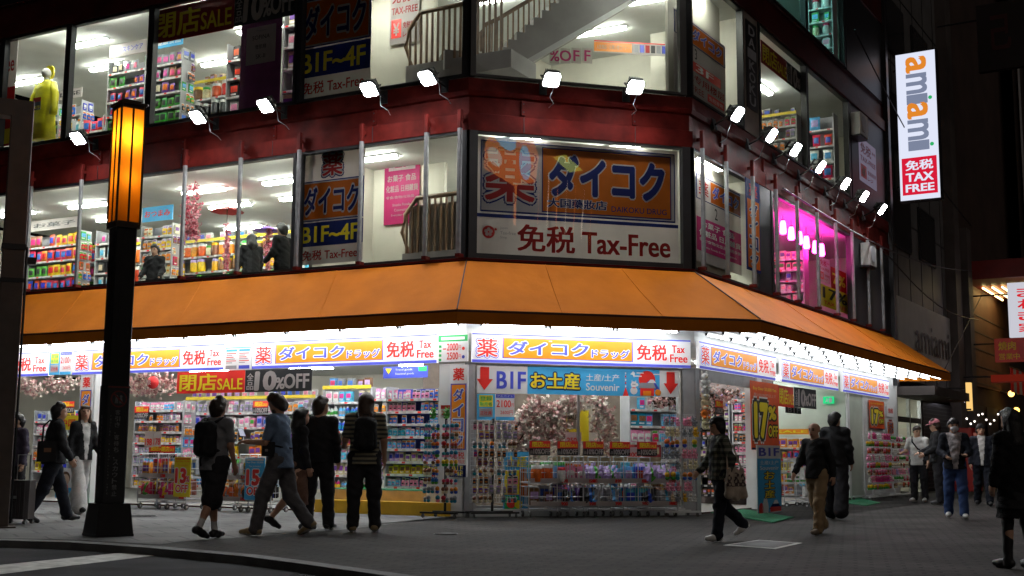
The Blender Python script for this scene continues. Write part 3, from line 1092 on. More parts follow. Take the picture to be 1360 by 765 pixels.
def d_off_y(b, w, h):
    b.text('10%OFF', .06 * w, .2 * h, .6 * h, YEL, .88 * w, -.006, .03, shear=.1)
    R_(b, 0, w, .0, .06 * h, SRED)


r_ = rect('L', (557, 187, 208), (614, 178, 202), 2.9)
board('sale_banner', 'black banner with yellow 10%OFF above the second floor railing', 'banner', 'L', r_, 2.9, d_off_y, SBLACK, .01)


def d_floor(num):
    def dr(b, w, h):
        R_(b, 0, w, .70 * h, .98 * h, NAVY)
        R_(b, .02 * w, .98 * w, .71 * h, .97 * h, PWHITE, -.004)
        R_(b, .30 * w, .96 * w, .72 * h, .955 * h, PORANGE, -.005)
        b.otext('ダイコク', .34 * w, .78 * h, .14 * h, .58 * w, SBLUE, PWHITE, -.0065, .03, .08)
        b.text('薬', .05 * w, .76 * h, .16 * h, PRED, .2 * w, -.0065, .02)
        b.text(num, .38 * w, .54 * h, .13 * h, SBLACK, None, -.006, .01)
        if num == '2':
            R_(b, 0, w, .12 * h, .5 * h, MAG)
            b.text('お菓子 食品', .1 * w, .40 * h, .07 * h, WHITE, .7 * w, -.006, .02)
            b.text('化粧品 日用雑貨', .05 * w, .30 * h, .07 * h, WHITE, .9 * w, -.006, .02)
            b.text('零食/食物/化妆品/日用杂货', .05 * w, .23 * h, .04 * h, WHITE, .9 * w, -.006)
            b.text('Snacks Foods Everyday goods', .1 * w, .16 * h, .03 * h, WHITE, .75 * w, -.006)
        else:
            R_(b, .28 * w, .9 * w, .38 * h, .5 * h, SRED)
            b.text('3F', .4 * w, .40 * h, .085 * h, WHITE, .34 * w, -.006, .02)
            b.text('免税专用楼层', .05 * w, .24 * h, .1 * h, PRED, .92 * w, -.006, .02)
            b.text('TAX FREE', .05 * w, .12 * h, .075 * h, PRED, .5 * w, -.006)
            R_(b, .62 * w, .96 * w, .11 * h, .21 * h, SRED)
            b.text('免税専用', .65 * w, .13 * h, .055 * h, WHITE, .28 * w, -.006)
    return dr


r_ = rect('R', (925, 240, 352), (985.5, 247, 360), .38)
board('wall_poster', 'orange and magenta floor 2 poster on the pale wall right of the corner', 'poster', 'R', r_, .38, d_floor('2'), PWHITE, .01)
r_ = rect('R', (897, 46, 142), (963, 30, 139), .38)
r_ = (-.1 + .22, r_[1], r_[2], r_[3])
board('wall_poster', 'orange headed floor 3 poster on the pale wall of the third floor', 'poster', 'R', r_, .38, d_floor('3'), PWHITE, .01)


def vtext(b, s, x, z1, h, w, mat, y=-.006, bold=.03, gap=1.08, om=None):
    for k, ch in enumerate(s):
        if om:
            b.otext(ch, x, z1 - h - k * h * gap, h * .86, w, mat, om, y, bold, bold + .05)
        else:
            b.text(ch, x, z1 - h - k * h * gap, h * .86, mat, w, y, bold)


def d_vert(b, w, h):
    R_(b, .06 * w, .94 * w, .03 * h, .78 * h, PORANGE)
    vtext(b, 'ダイコク', .2 * w, .76 * h, .165 * h, .6 * w, NAVY, om=PWHITE)
    b.text('薬', .2 * w, .82 * h, .14 * h, PRED, .6 * w, -.006, .03)


r_ = rect('R', (991, 236, 352), (1009, 246, 368), -.02)
board('pier_sign', 'dim navy and orange upright sign on the second floor pier', 'sign', 'R', r_, -.03, d_vert, NAVY, .02)


def d_vdark(b, w, h):
    vtext(b, 'DAIKOKU', .22 * w, .97 * h, .125 * h, .55 * w, GREY, gap=1.07)


r_ = rect('R', (991, 26, 140), (1005, 37, 150), -.02)
board('pier_sign', 'dark upright sign with grey capitals on the third floor pier', 'sign', 'R', r_, -.03, d_vdark, SBLACK, .02)


def d_closing(b, w, h):
    b.text('閉店', .05 * w, .12 * h, .76 * h, YEL, .54 * w, -.006, .03)
    b.text('SALE', .61 * w, .14 * h, .5 * h, YEL, .36 * w, -.006, .02)


def d_ten(b, w, h):
    b.text('全', .03 * w, .5 * h, .34 * h, PWHITE, .1 * w, -.006, .02)
    b.text('品', .03 * w, .1 * h, .34 * h, PWHITE, .1 * w, -.006, .02)
    b.text('10', .16 * w, .1 * h, .78 * h, PWHITE, .30 * w, -.006, .05, shear=.06)
    b.text('%', .47 * w, .12 * h, .5 * h, PWHITE, .13 * w, -.006, .04)
    b.text('OFF', .60 * w, .14 * h, .62 * h, PWHITE, .36 * w, -.006, .04)


r_ = rect('L', (202, 14, 59), (311, -6, 37.5), .12)
board('sale_banner', 'red and yellow closing sale banner high in the third floor window', 'banner', 'L', r_, .12, d_closing, pm('banner_dark_red', (.24, .012, .010), .5, 0, .1, 3), .01)
r2 = rect('L', (311, -6, 35), (394, -20, 21), .12)
board('sale_banner', 'black 10%OFF banner high in the third floor window on the left', 'banner', 'L', (r_[1] + .005, r2[1], r_[2] + .03, r_[3]), .12, d_ten, SBLACK, .01)


def d_brand(b, w, h):
    R_(b, .14 * w, .86 * w, .5 * h, .93 * h, PWHITE)
    for k, s in enumerate(('SOFINA', '雪肌精', 'SK-II')):
        b.text(s, .5 * w, (.78 - .11 * k) * h, .05 * h, SBLACK, None, -.006, 0, 'c')
    b.text('Premium', .5 * w, .87 * h, .025 * h, GREY, None, -.006, 0, 'c')


r_ = rect('L', (319, 30, 146), (373, 24, 138), .16)
board('window_poster', 'purple brand poster with a white card in the third floor window', 'poster', 'L', r_, .16, d_brand, pm('poster_purple', (.17, .03, .13), .5, 0, .2, 3), .01)


def d_taxfree_v(b, w, h):
    b.text('免税', .08 * w, .66 * h, .24 * h, PRED, .6 * w, -.006, .02)
    b.text('専用', .74 * w, .78 * h, .07 * h, PRED, .2 * w, -.006, .02)
    b.text('TAX-FREE', .06 * w, .48 * h, .11 * h, PRED, .88 * w, -.006, .02)
    R_(b, .06 * w, .4 * w, .1 * h, .4 * h, SRED)
    b.text('¥', .13 * w, .14 * h, .2 * h, PWHITE, .2 * w, -.006, .03)
    b.text('免税専用', .46 * w, .24 * h, .1 * h, PRED, .48 * w, -.006, .02)
    b.text('レジ', .46 * w, .1 * h, .09 * h, PRED, .3 * w, -.006, .02)


r_ = rect('L', (518, -24, 62), (557, -26, 52), 1.85)
board('wall_poster', 'white and red TAX-FREE poster on the third floor stairwell wall', 'poster', 'L', r_, 1.85, d_taxfree_v, PWHITE, .01)


def d_left_edge(b, w, h):
    b.text('Tax-Free', .14 * w, .66 * h, .14 * h, PRED, .8 * w, -.006, .02)
    R_(b, 0, w, .0, .52 * h, PRED)
    PG(b, [(.78 * w + .16 * w * (1 if k % 2 else .7) * math.cos(k * math.pi / 9), .33 * h + .16 * w * (1 if k % 2 else .7) * math.sin(k * math.pi / 9)) for k in range(18)], YEL, -.005)
    b.text('7', .75 * w, .3 * h, .07 * h, PRED, None, -.007, .02)
    PG(b, [(.62 * w, .02 * h), (.95 * w, .02 * h), (.95 * w, .15 * h), (.62 * w, .15 * h)], YEL, -.005)


r_ = rect('L', (-30, 50, 200), (20, 48, 192), .12)
board('window_poster', 'white and red Tax-Free poster cut off by the upper left edge', 'poster', 'L', r_, .12, d_left_edge, PWHITE, .01)

for k, ch in enumerate('%OFF'):
    r_ = rect('C', (730 + k * 14.6, 64, 84), (742.5 + k * 14.6, 64.3, 84.3), 2.6)
    board('sale_card', f'white hanging card with pink letter {ch}' + (' at the end' if k == 3 else ' in the middle' if k == 2 else '') + ' under the third floor stair', 'sign', 'C', r_, 2.6,
          lambda b, w, h, ch=ch: b.text(ch, .5 * w, .15 * h, .7 * h, MAG, None, -.006, .03, 'c'), PWHITE, .008)


def d_header(b, w, h):
    R_(b, 0, w, .9 * h, h, SRED)
    R_(b, 0, .44 * w, .12 * h, .86 * h, SORANGE)
    b.text('人気商品・お買い得コーナー', .03 * w, .3 * h, .36 * h, PWHITE, .38 * w, -.006, .01)
    for k in range(8):
        R_(b, (.47 + .065 * k) * w, (.52 + .065 * k) * w, .18 * h, .8 * h, (GREY, SBLUE, PRED, SBLACK)[k % 4])


r_ = rect('C', (789, 65, 82), (897, 52, 68), 3.4)
b_ = thing('header_sign', 'long white and orange header strip with product pictures on the third floor', 'sign', FP('C', r_[0], 3.4, r_[2]), ROT['C'] - .13)
q = MB(); q.box(0, r_[1] - r_[0], 0, .02, 0, .27, PWHITE); q.build('panel', b_)
q = MB(); d_header(q, r_[1] - r_[0], .27); q.build('lettering', b_)

r_ = rect('R', (1011, 54, 86), (1045, 80, 106), .14)
board('sale_banner', 'closing sale banner in the third floor window right of the pier', 'banner', 'R', r_, .14, d_closing, pm('banner_dark_red', (.24, .012, .010)), .01)
r2 = rect('R', (1046, 81, 108), (1072, 96, 128), .14)
board('sale_banner', 'black 10%OFF banner in the third floor window on the right', 'banner', 'R', (r_[1] + .02, r2[1], r_[2], r_[3]), .14, d_ten, SBLACK, .01)


# --- street level
def d_pier(b, w, h):
    b.text('薬', .2 * w, .86 * h, .11 * h, SRED, .6 * w, -.006, .03)
    R_(b, .06 * w, .94 * w, .24 * h, .83 * h, SBLUE)
    R_(b, .12 * w, .88 * w, .25 * h, .82 * h, SORANGE, -.0045)
    vtext(b, 'ダイコク', .22 * w, .80 * h, .125 * h, .56 * w, SBLUE, om=WHITE)
    b.text('免税', .14 * w, .16 * h, .06 * h, SRED, .72 * w, -.006, .02)
    b.text('TAX FREE', .1 * w, .12 * h, .03 * h, SRED, .8 * w, -.006)
    R_(b, .04 * w, .96 * w, .0, .105 * h, NAVY)
    b.text('B1F', .2 * w, .06 * h, .036 * h, YEL, .6 * w, -.006, .02)
    b.text('~4F', .2 * w, .012 * h, .036 * h, YEL, .6 * w, -.006, .02)


r_ = rect('L', (597, 485, 633), (621, 484, 634), -.04)
board('pier_sign', 'upright drugstore sign on the corner pier beside the keychain rack', 'sign', 'L', r_, -.05, d_pier, WHITE, .03)
r_ = rect('L', (105, 498, 620), (121, 497, 621), -.04)
board('pier_sign', 'upright drugstore sign on the pier left of the lantern post', 'sign', 'L', r_, -.05, d_pier, WHITE, .03)
r_ = rect('L', (235, 494, 523), (325, 492, 521), -.1)
board('sale_banner', 'red and yellow closing sale banner hanging in the open shop front', 'banner', 'L', r_, -.1, d_closing, SRED, .008)
r2 = rect('L', (326, 492, 520.5), (414, 489, 517.5), -.1)
board('sale_banner', 'black 10%OFF banner hanging in the open shop front on the left', 'banner', 'L', (r_[1] + .01, r2[1], r_[2], r_[3]), -.1, d_ten, SBLACK, .008)


def d_bluehang(b, w, h):
    PG(b, [(.05 * w, .85 * h), (.2 * w, .85 * h), (.125 * w, .35 * h)], YEL)
    b.text('Travel goods', .28 * w, .6 * h, .2 * h, WHITE, .38 * w, -.006)
    b.text('Seasonal goods', .28 * w, .25 * h, .2 * h, WHITE, .42 * w, -.006)
    R_(b, .8 * w, .98 * w, .55 * h, .95 * h, GREEN)


r_ = rect('L', (509, 487, 500), (568, 486, 504), .9)
board('hanging_sign', 'blue hanging sign with yellow triangle over the shelves near the corner', 'sign', 'L', r_, .9, d_bluehang, SBLUE, .01)


def d_souv(b, w, h):
    R_(b, .245 * w, .9 * w, .0, h, SKYB)
    for x in (.04 * w, .955 * w):
        PG(b, [(x - .02 * w, .93 * h), (x + .022 * w, .93 * h), (x + .022 * w, .5 * h), (x + .04 * w, .5 * h), (x, .1 * h), (x - .036 * w, .5 * h), (x - .02 * w, .5 * h)], SRED)
    b.text('B1F', .1 * w, .18 * h, .6 * h, SBLUE, .135 * w, -.006, .035)
    b.otext('お土産', .262 * w, .2 * h, .58 * h, .235 * w, YEL, NAVY, -.006, .035, .10)
    b.text('土産/土产', .53 * w, .52 * h, .26 * h, WHITE, .165 * w, -.006, .015)
    b.text('Souvenir', .53 * w, .17 * h, .27 * h, WHITE, .165 * w, -.006, .02)
    disc(b, .835 * w, .62 * h, .33 * h, SRED, -.005)
    PG(b, [(.79 * w, .25 * h), (.90 * w, .25 * h), (.868 * w, .62 * h), (.852 * w, .62 * h)], SBLUE, -.006)
    PG(b, [(.838 * w, .5 * h), (.882 * w, .5 * h), (.868 * w, .625 * h), (.852 * w, .625 * h)], WHITE, -.007)
    R_(b, .80 * w, .87 * w, .02 * h, .3 * h, SRED, -.008)          # red gate
    PG(b, [(.79 * w, .3 * h), (.88 * w, .3 * h), (.868 * w, .5 * h), (.802 * w, .5 * h)], GREY, -.009)
    R_(b, .815 * w, .855 * w, .02 * h, .2 * h, SORANGE, -.009)
    PG(b, [(.712 * w, .0), (.742 * w, .0), (.729 * w, .3 * h), (.725 * w, .3 * h)], SRED, -.006)
    for k in range(5):
        R_(b, .724 * w, .73 * w, (.32 + .12 * k) * h, (.39 + .12 * k) * h, SRED if k % 2 else WHITE, -.006)
    disc(b, .768 * w, .2 * h, .14 * h, WHITE, -.009)               # beckoning cat
    disc(b, .768 * w, .42 * h, .12 * h, WHITE, -.010)
    PG(b, [(.757 * w, .5 * h), (.763 * w, .5 * h), (.758 * w, .6 * h)], WHITE, -.010)
    PG(b, [(.773 * w, .5 * h), (.78 * w, .5 * h), (.779 * w, .6 * h)], WHITE, -.010)
    disc(b, .783 * w, .42 * h, .06 * h, WHITE, -.011)
    disc(b, .764 * w, .43 * h, .02 * h, SBLACK, -.0115, 8)
    disc(b, .773 * w, .43 * h, .02 * h, SBLACK, -.0115, 8)
    R_(b, .76 * w, .777 * w, .29 * h, .32 * h, SRED, -.0115)
    PG(b, [(.75 * w, .8 * h), (.765 * w, .92 * h), (.775 * w, .85 * h), (.77 * w, .68 * h), (.763 * w, .78 * h)], WHITE, -.006)
    for x, z in ((.79, .72), (.885, .8), (.80, .84)):
        R_(b, (x - .018) * w, (x + .018) * w, z * h, (z + .04) * h, WHITE, -.008)
    disc(b, .89 * w, .15 * h, .12 * h, SORANGE, -.009)


r_ = rect('C', (632, 488.5, 522), (902, 495, 527), .0)
r_ = (r_[0], r_[1], r_[2], 2.55)
board('souvenir_banner', 'long white and sky blue B1F souvenir banner over the corner window', 'banner', 'C', r_, .0, d_souv, WHITE, .01)

r_ = rect('C', (633, 523, 558), (683, 524, 558), .015)
board('notice_poster', 'recruiting poster with 2100 in red stuck in the corner window', 'poster', 'C', r_, .0, d_notice_a, WHITE, .008)


def d_comic(b, w, h):
    R_(b, .02 * w, .98 * w, .30 * h, .70 * h, YEL)
    disc(b, .35 * w, .5 * h, .16 * w, pm('comic_skin', (.78, .55, .42)), -.005)
    disc(b, .35 * w, .545 * h, .17 * w, SBLACK, -.0045, 20, .1 * h)
    R_(b, .2 * w, .52 * w, .3 * h, .44 * h, SORANGE, -.005)
    R_(b, .62 * w, .97 * w, .28 * h, .72 * h, PORANGE, -.004)
    b.text('土産', .1 * w, .75 * h, .18 * h, YEL, .8 * w, -.006, .04)
    R_(b, .03 * w, .6 * w, .05 * h, .28 * h, GREEN, -.004)
    disc(b, .3 * w, .16 * h, .08 * h, SRED, -.006)
    disc(b, .6 * w, .14 * h, .07 * h, YEL, -.007)


r_ = rect('C', (669, 600, 681), (702, 600, 682), -.04)
board('comic_poster', 'colourful cartoon poster low in the corner window beside the wire carts', 'poster', 'C', r_, -.04, d_comic, SKYB, .01)


def d_17(b, w, h):
    R_(b, 0, w, .0, .03 * h, NAVY)
    b.text('Buy Over 50,000 Yen', .08 * w, .86 * h, .06 * h, YEL, .84 * w, -.006, .01)
    b.text('税込50,000円以上で', .1 * w, .78 * h, .05 * h, PWHITE, .8 * w, -.006)
    b.otext('17', .12 * w, .2 * h, .46 * h, .44 * w, YEL, SBLACK, -.006, .06, .15, WHITE, .19)
    b.otext('%', .62 * w, .46 * h, .18 * h, .26 * w, YEL, SBLACK, -.006, .05, .15)
    b.otext('OFF', .60 * w, .2 * h, .16 * h, .34 * w, YEL, SBLACK, -.006, .04, .13)


r_ = rect('R', (997.5, 505, 598), (1034, 511, 597), -.1)
board('discount_poster', 'tall orange red 17%OFF poster on the post beside the dark entrance', 'poster', 'R', r_, -.1, d_17, pm('sign_vermilion', (.72, .09, .015), .45), .012)
r_ = rect('R', (1155, 531, 570), (1174.5, 534, 570), -.05)
board('discount_poster', 'smaller orange red 17%OFF poster above the far toy rack', 'poster', 'R', r_, -.05, d_17, pm('sign_vermilion', (.72, .09, .015)), .012)
r_ = rect('R', (1178, 537, 553), (1187, 538, 554), -.05)
board('notice_poster', 'small white and red notice near the end of the right side', 'poster', 'R', r_, -.05, lambda b, w, h: (b.text('免税', .15 * w, .3 * h, .4 * h, SRED, .7 * w, -.006, .02)), WHITE, .01)
r_ = rect('R', (1178, 556, 576), (1187, 557, 577), -.05)
board('pier_sign', 'small upright drugstore sign beside the end of the right side', 'sign', 'R', r_, -.05, d_vert, WHITE, .01)


def d_b1f(b, w, h):
    R_(b, 0, w, 0, .8 * h, SKYB)
    b.text('B1F', .08 * w, .84 * h, .12 * h, SBLUE, .84 * w, -.006, .035)
    b.text('土産/土产', .1 * w, .71 * h, .06 * h, WHITE, .8 * w, -.006, .015)
    b.text('Souvenir', .1 * w, .63 * h, .06 * h, WHITE, .8 * w, -.006, .015)
    for k, ch in enumerate('お土産'):
        b.otext(ch, .28 * w, (.49 - .14 * k) * h, .115 * h, .42 * w, YEL, NAVY, -.006, .03, .09)
    PG(b, [(.45 * w, .04 * h), (.98 * w, .04 * h), (.8 * w, .17 * h), (.7 * w, .17 * h)], NAVY, -.005)
    PG(b, [(.62 * w, .115 * h), (.87 * w, .115 * h), (.8 * w, .172 * h), (.7 * w, .172 * h)], WHITE, -.006)
    R_(b, .5 * w, .98 * w, .0, .07 * h, SRED, -.007)
    disc(b, .3 * w, .06 * h, .13 * w, WHITE, -.006)
    disc(b, .3 * w, .12 * h, .1 * w, WHITE, -.0065)
    disc(b, .12 * w, .04 * h, .1 * w, SRED, -.006)


r_ = rect('R', (1006, 591, 676), (1037, 592, 676), -.8)
r_ = (r_[0], r_[1], .03, r_[3])
board('standing_sign', 'white and blue B1F souvenir sign standing by the right entrance', 'sign', 'R', r_, -.8, d_b1f, WHITE, .02)
r_ = rect('R', (1034, 512, 540), (1054, 514, 541), .1)
board('sale_banner', 'orange sale banner hanging in the right entrance', 'banner', 'R', r_, .1, d_closing, SRED, .01)
r_ = rect('R', (1055, 514, 541), (1084, 518, 543), .1)
board('sale_banner', 'black 10%OFF banner hanging in the right entrance', 'banner', 'R', r_, .1, d_ten, SBLACK, .01)
r_ = rect('R', (1044, 540, 549), (1064, 541, 549), .3)
board('hanging_sign', 'small black B1F sign under the right entrance banners', 'sign', 'R', r_, .3, lambda b, w, h: b.text('B1F', .5 * w, .15 * h, .7 * h, WHITE, .8 * w, -.006, .03, 'c'), SBLACK, .02)
r_ = (0, .26, 2.33, 2.50)
b_ = thing('exit_sign', 'small lit green exit sign deep in the right entrance', 'exit sign', FP('R', 9.35, .55, r_[2]), ROT['R'] - math.pi / 2)
q = MB(); q.box(0, r_[1] - r_[0], 0, .05, 0, r_[3] - r_[2], glow('exit_green', (.02, .55, .2), 1.3)); q.build('panel', b_)
q = MB(); w_, h_ = r_[1] - r_[0], r_[3] - r_[2]
R_(q, .55 * w_, .85 * w_, .15 * h_, .85 * h_, WHITE); disc(q, .38 * w_, .72 * h_, .1 * h_, WHITE)
PG(q, [(.2 * w_, .2 * h_), (.35 * w_, .62 * h_), (.5 * w_, .55 * h_), (.4 * w_, .4 * h_), (.5 * w_, .15 * h_), (.33 * w_, .32 * h_)], WHITE)
q.build('symbol', b_)


def d_china(b, w, h):
    b.text('中国', .15 * w, .25 * h, .5 * h, SRED, .7 * w, -.006, .03)


r_ = rect('L', (77, 552, 571), (104, 552, 571), -.2)
board('notice_poster', 'yellow card with red Chinese characters behind the two walkers', 'poster', 'L', r_, -.2, d_china, YEL, .01)


def d_girl(b, w, h):
    R_(b, 0, w, 0, .35 * h, SKYB)
    disc(b, .5 * w, .62 * h, .2 * w, pm('comic_skin', (.78, .55, .42)), -.006)
    disc(b, .5 * w, .68 * h, .23 * w, pm('comic_hair', (.12, .05, .02)), -.005)
    PG(b, [(.3 * w, .2 * h), (.7 * w, .2 * h), (.62 * w, .45 * h), (.38 * w, .45 * h)], SRED, -.007)
    b.text('笑顔で接客', .1 * w, .08 * h, .1 * h, WHITE, .8 * w, -.006, .01)


r_ = rect('L', (74, 622, 662), (100, 622, 661), -.3)
board('cartoon_poster', 'white and pale blue board with a cartoon girl behind the walkers', 'poster', 'L', r_, -.3, d_girl, WHITE, .015)
# ------------------------------------------------------------------ shop fittings and goods
PAL = {'red': '#c8202c', 'yellow': '#e8c020', 'green': '#3c9a30', 'blue': '#2858b8', 'sky blue': '#58b0e0', 'white': '#e2e2de', 'pink': '#e890b0', 'purple': '#6a3a90',
       'orange': '#e08020', 'black': '#26262a', 'grey': '#8c9098', 'lilac': '#b8a0d8', 'brown': '#7a4c30', 'teal': '#1888a0', 'cream': '#d8cca8', 'magenta': '#c82878'}


def gm(c):
    return pm('goods_' + c.replace(' ', '_'), PAL[c], .38, 0, .35, 22, rand=.025)


CLEAR = pm('clear_plastic_wrap', (.7, .72, .75), .12, 0, .2, 30)
_gmesh = {}


def gmesh(kind, c):
    key = (kind, c)
    if key in _gmesh:
        return _gmesh[key]
    b, m = MB(), gm(c)
    rng = random.Random(str(key))
    lab = gm(rng.choice([x for x in PAL if x != c])) if c != 'white' else gm(rng.choice(['sky blue', 'red', 'green', 'pink']))
    if kind == 'packet':      # hanging blister packet, .09 x .16
        b.prism_y([(-.042, 0), (.042, 0), (.045, .004), (.045, .156), (.02, .16), (-.02, .16), (-.045, .156), (-.045, .004)], 0, .006, gm('white') if c != 'white' else lab)
        b.prism_y([(-.036, .012), (.036, .012), (.036, .10), (.02, .112), (-.02, .112), (-.036, .10)], -.022, 0, m)
        b.box(-.036, .036, -.003, 0, .118, .145, lab)
        b.box(-.024, .024, -.025, -.022, .04, .065, lab)
    elif kind == 'bag':       # pillow bag, .15 x .2
        xs = [-.075, -.05, 0, .05, .075]
        zs = [0, .012, .05, .1, .15, .188, .2]
        for s in (-1, 1):
            vs = [(x * (1 - .06 * math.sin(math.pi * z / .2)), s * .035 * (math.sin(math.pi * z / .2) ** .6) * (1 - (x / .076) ** 2) + rng.uniform(-.003, .003), z) for z in zs for x in xs]
            fs = [(i * 5 + k, i * 5 + k + 1, i * 5 + k + 6, i * 5 + k + 5) for i in range(6) for k in range(4)]
            b.add(vs, [f for q, f in enumerate(fs) if q // 4 not in (2, 3) or q % 4 in (0, 3)], m)
            b.add(vs, [f for q, f in enumerate(fs) if q // 4 in (2, 3) and q % 4 in (1, 2)], lab)
    elif kind == 'carton':
        b.box(-.045, .045, 0, .06, 0, .14, m)
        b.box(-.036, .036, -.002, 0, .05, .11, lab)
        b.box(-.036, .02, -.002, 0, .02, .035, gm('white'))
    elif kind == 'bottle':
        b.lathe([(0, 0), (.032, 0), (.035, .01), (.035, .10), (.026, .125), (.012, .135)], m, 10)
        b.lathe([(.0355, .03), (.0355, .085)], lab, 10)
        b.lathe([(.014, .13), (.014, .16), (0, .16)], gm('white'), 8)
    elif kind == 'pouch':     # soft folded goods
        n = 6
        vs, fs = [], []
        for i in range(n + 1):
            for k in range(n + 1):
                x, z = -.07 + .14 * i / n, .12 * k / n
                vs.append((x, -.045 * math.sin(math.pi * i / n) ** .5 * math.sin(math.pi * min(1, .12 + k / n * .9)) ** .5 + rng.uniform(-.009, .009), z + rng.uniform(-.008, .008)))
        for i in range(n):
            for k in range(n):
                fs.append((i * (n + 1) + k, (i + 1) * (n + 1) + k, (i + 1) * (n + 1) + k + 1, i * (n + 1) + k + 1))
        b.add(vs, fs[: n * n // 2], m)
        b.add(vs, fs[n * n // 2: n * n // 2 + 8], lab)
        b.add(vs, fs[n * n // 2 + 8:], m)
        b.box(-.06, .06, 0, .03, .0, .1, m)
    elif kind == 'soft_toy':
        b.ball((0, 0, .05), (.045, .04, .055), m, 9, 6)
        b.ball((0, -.008, .125), (.042, .038, .038), m, 9, 6)
        for s in (-1, 1):
            b.ball((s * .03, 0, .165), (.014, .01, .022), m, 6, 4)
            b.ball((s * .045, -.02, .07), (.016, .018, .026), m, 6, 4)
            b.ball((s * .026, -.03, .016), (.02, .028, .018), m, 6, 4)
            b.ball((s * .016, -.043, .132), .005, gm('black'), 5, 3)
        b.ball((0, -.042, .118), (.013, .01, .01), gm('cream'), 6, 4)
        b.ball((0, -.052, .121), .004, gm('black'), 5, 3)
    elif kind == 'charm':     # keychain charm on a loop
        b.tube([(0, 0, .115), (.008, 0, .10), (0, 0, .075)], .0025, STEEL, 4)
        b.ball((0, 0, .062), (.034, .026, .032), m, 7, 5)
        b.ball((0, 0, .022), (.030, .024, .024), lab, 7, 5)
        b.box(-.022, .022, .016, .018, .0, .08, CLEAR)
    elif kind == 'jar':
        b.lathe([(0, 0), (.04, 0), (.042, .01), (.042, .085), (.036, .1)], m, 10)
        b.lathe([(.04, .098), (.04, .125), (0, .125)], lab, 10)
    me = b.build(kind, None, smooth=kind in ('bottle', 'soft_toy', 'charm', 'bag', 'jar'))
    data = me.data
    bpy.data.objects.remove(me)
    _gmesh[key] = data
    return data


GH = {'packet': .16, 'bag': .2, 'carton': .14, 'bottle': .16, 'pouch': .12, 'soft_toy': .19, 'charm': .115, 'jar': .125}
GWD = {'packet': .095, 'bag': .15, 'carton': .1, 'bottle': .078, 'pouch': .14, 'soft_toy': .1, 'charm': .062, 'jar': .09}
NOUN = {'packet': 'hanging packet', 'bag': 'snack bag', 'carton': 'small carton', 'bottle': 'bottle', 'pouch': 'folded soft pouch', 'soft_toy': 'little soft toy', 'charm': 'keychain charm', 'jar': 'jar'}
OBN = {'packet': 'packet', 'bag': 'snack_bag', 'carton': 'carton', 'bottle': 'bottle', 'pouch': 'pouch', 'soft_toy': 'soft_toy', 'charm': 'keychain_charm', 'jar': 'jar'}
NG = {}


GOODS = []


class G(dict):
    """a piece of merchandise; linked at the end, the largest in view as objects"""


def good(kind, c, loc, rz, h, where, wk=1.0):
    g = G(kind=kind, c=c, loc=Vector(loc), rz=rz, h=h, wk=wk, label=f'{c} {NOUN[kind]} {where}', group=f'{c} goods {where}')
    GOODS.append(g)
    return g


def link_goods(limit=285):
    fwd = Vector((0, math.cos(PITCH), math.sin(PITCH)))
    bulk = {}
    for kind in GH:
        gs = [g for g in GOODS if g['kind'] == kind]
        gs.sort(key=lambda g: -(g['h'] / (g['loc'].y + 1) * g.get('pri', 1.0)))
        for i, g in enumerate(gs):
            s = g['h'] / GH[kind]
            me = gmesh(kind, g['c'])
            if i < limit:
                o = bpy.data.objects.new(OBN[kind], me)
                COL.objects.link(o)
                o.location, o.rotation_euler, o.scale = g['loc'], (0, 0, g['rz']), (s * g['wk'], s, s)
                tag(o, g['label'], NOUN[kind].split()[-1], g['group'])
            else:
                M = Matrix.Translation(g['loc']) @ Matrix.Rotation(g['rz'], 4, 'Z') @ Matrix.Diagonal((s * g['wk'], s, s, 1))
                b = bulk.setdefault(kind, MB())
                vs = [tuple(v.co) for v in me.vertices]
                b.M = M
                off = len(b.v)
                b.v.extend([tuple(M @ Vector(v)) for v in vs])
                for p in me.polygons:
                    b.f.append(tuple(k + off for k in p.vertices))
                    b.m.append(b.mi(me.materials[p.material_index]))
    for kind, b in bulk.items():
        tag(b.build(OBN[kind] + '_stock'), 'rest of the ' + NOUN[kind] + ' stock on the farther shelves', 'stock', None, 'stuff')


def good_row(M, rz, x0, x1, y, z, kind, cols, h, where, rng, gap=1.0, fill=1.0, back=None):
    w = GWD[kind] * h / GH[kind] * gap
    n = max(1, int((x1 - x0) / w))
    run, c = 0, None
    for k in range(n):
        if run <= 0:
            c, run = rng.choice(cols), rng.choice((1, 2, 2, 3, 4))
        run -= 1
        if rng.random() > fill:
            continue
        p = M @ Vector((x0 + (k + .5 + rng.uniform(-.12, .12)) * (x1 - x0) / n, y + rng.uniform(-.02, .015), z))
        good(kind, c, p, rz + rng.gauss(0, .11), h * rng.choice((.82, .94, 1.0, 1.0, 1.05)) * rng.uniform(.95, 1.03), where, rng.uniform(.85, 1.12))


RAILY = pm('yellow_price_rail', (.80, .62, .03), .4)


SIDE_ = pm('shelf_side_grey', (.40, .40, .41), .5, 0, .1, 4)


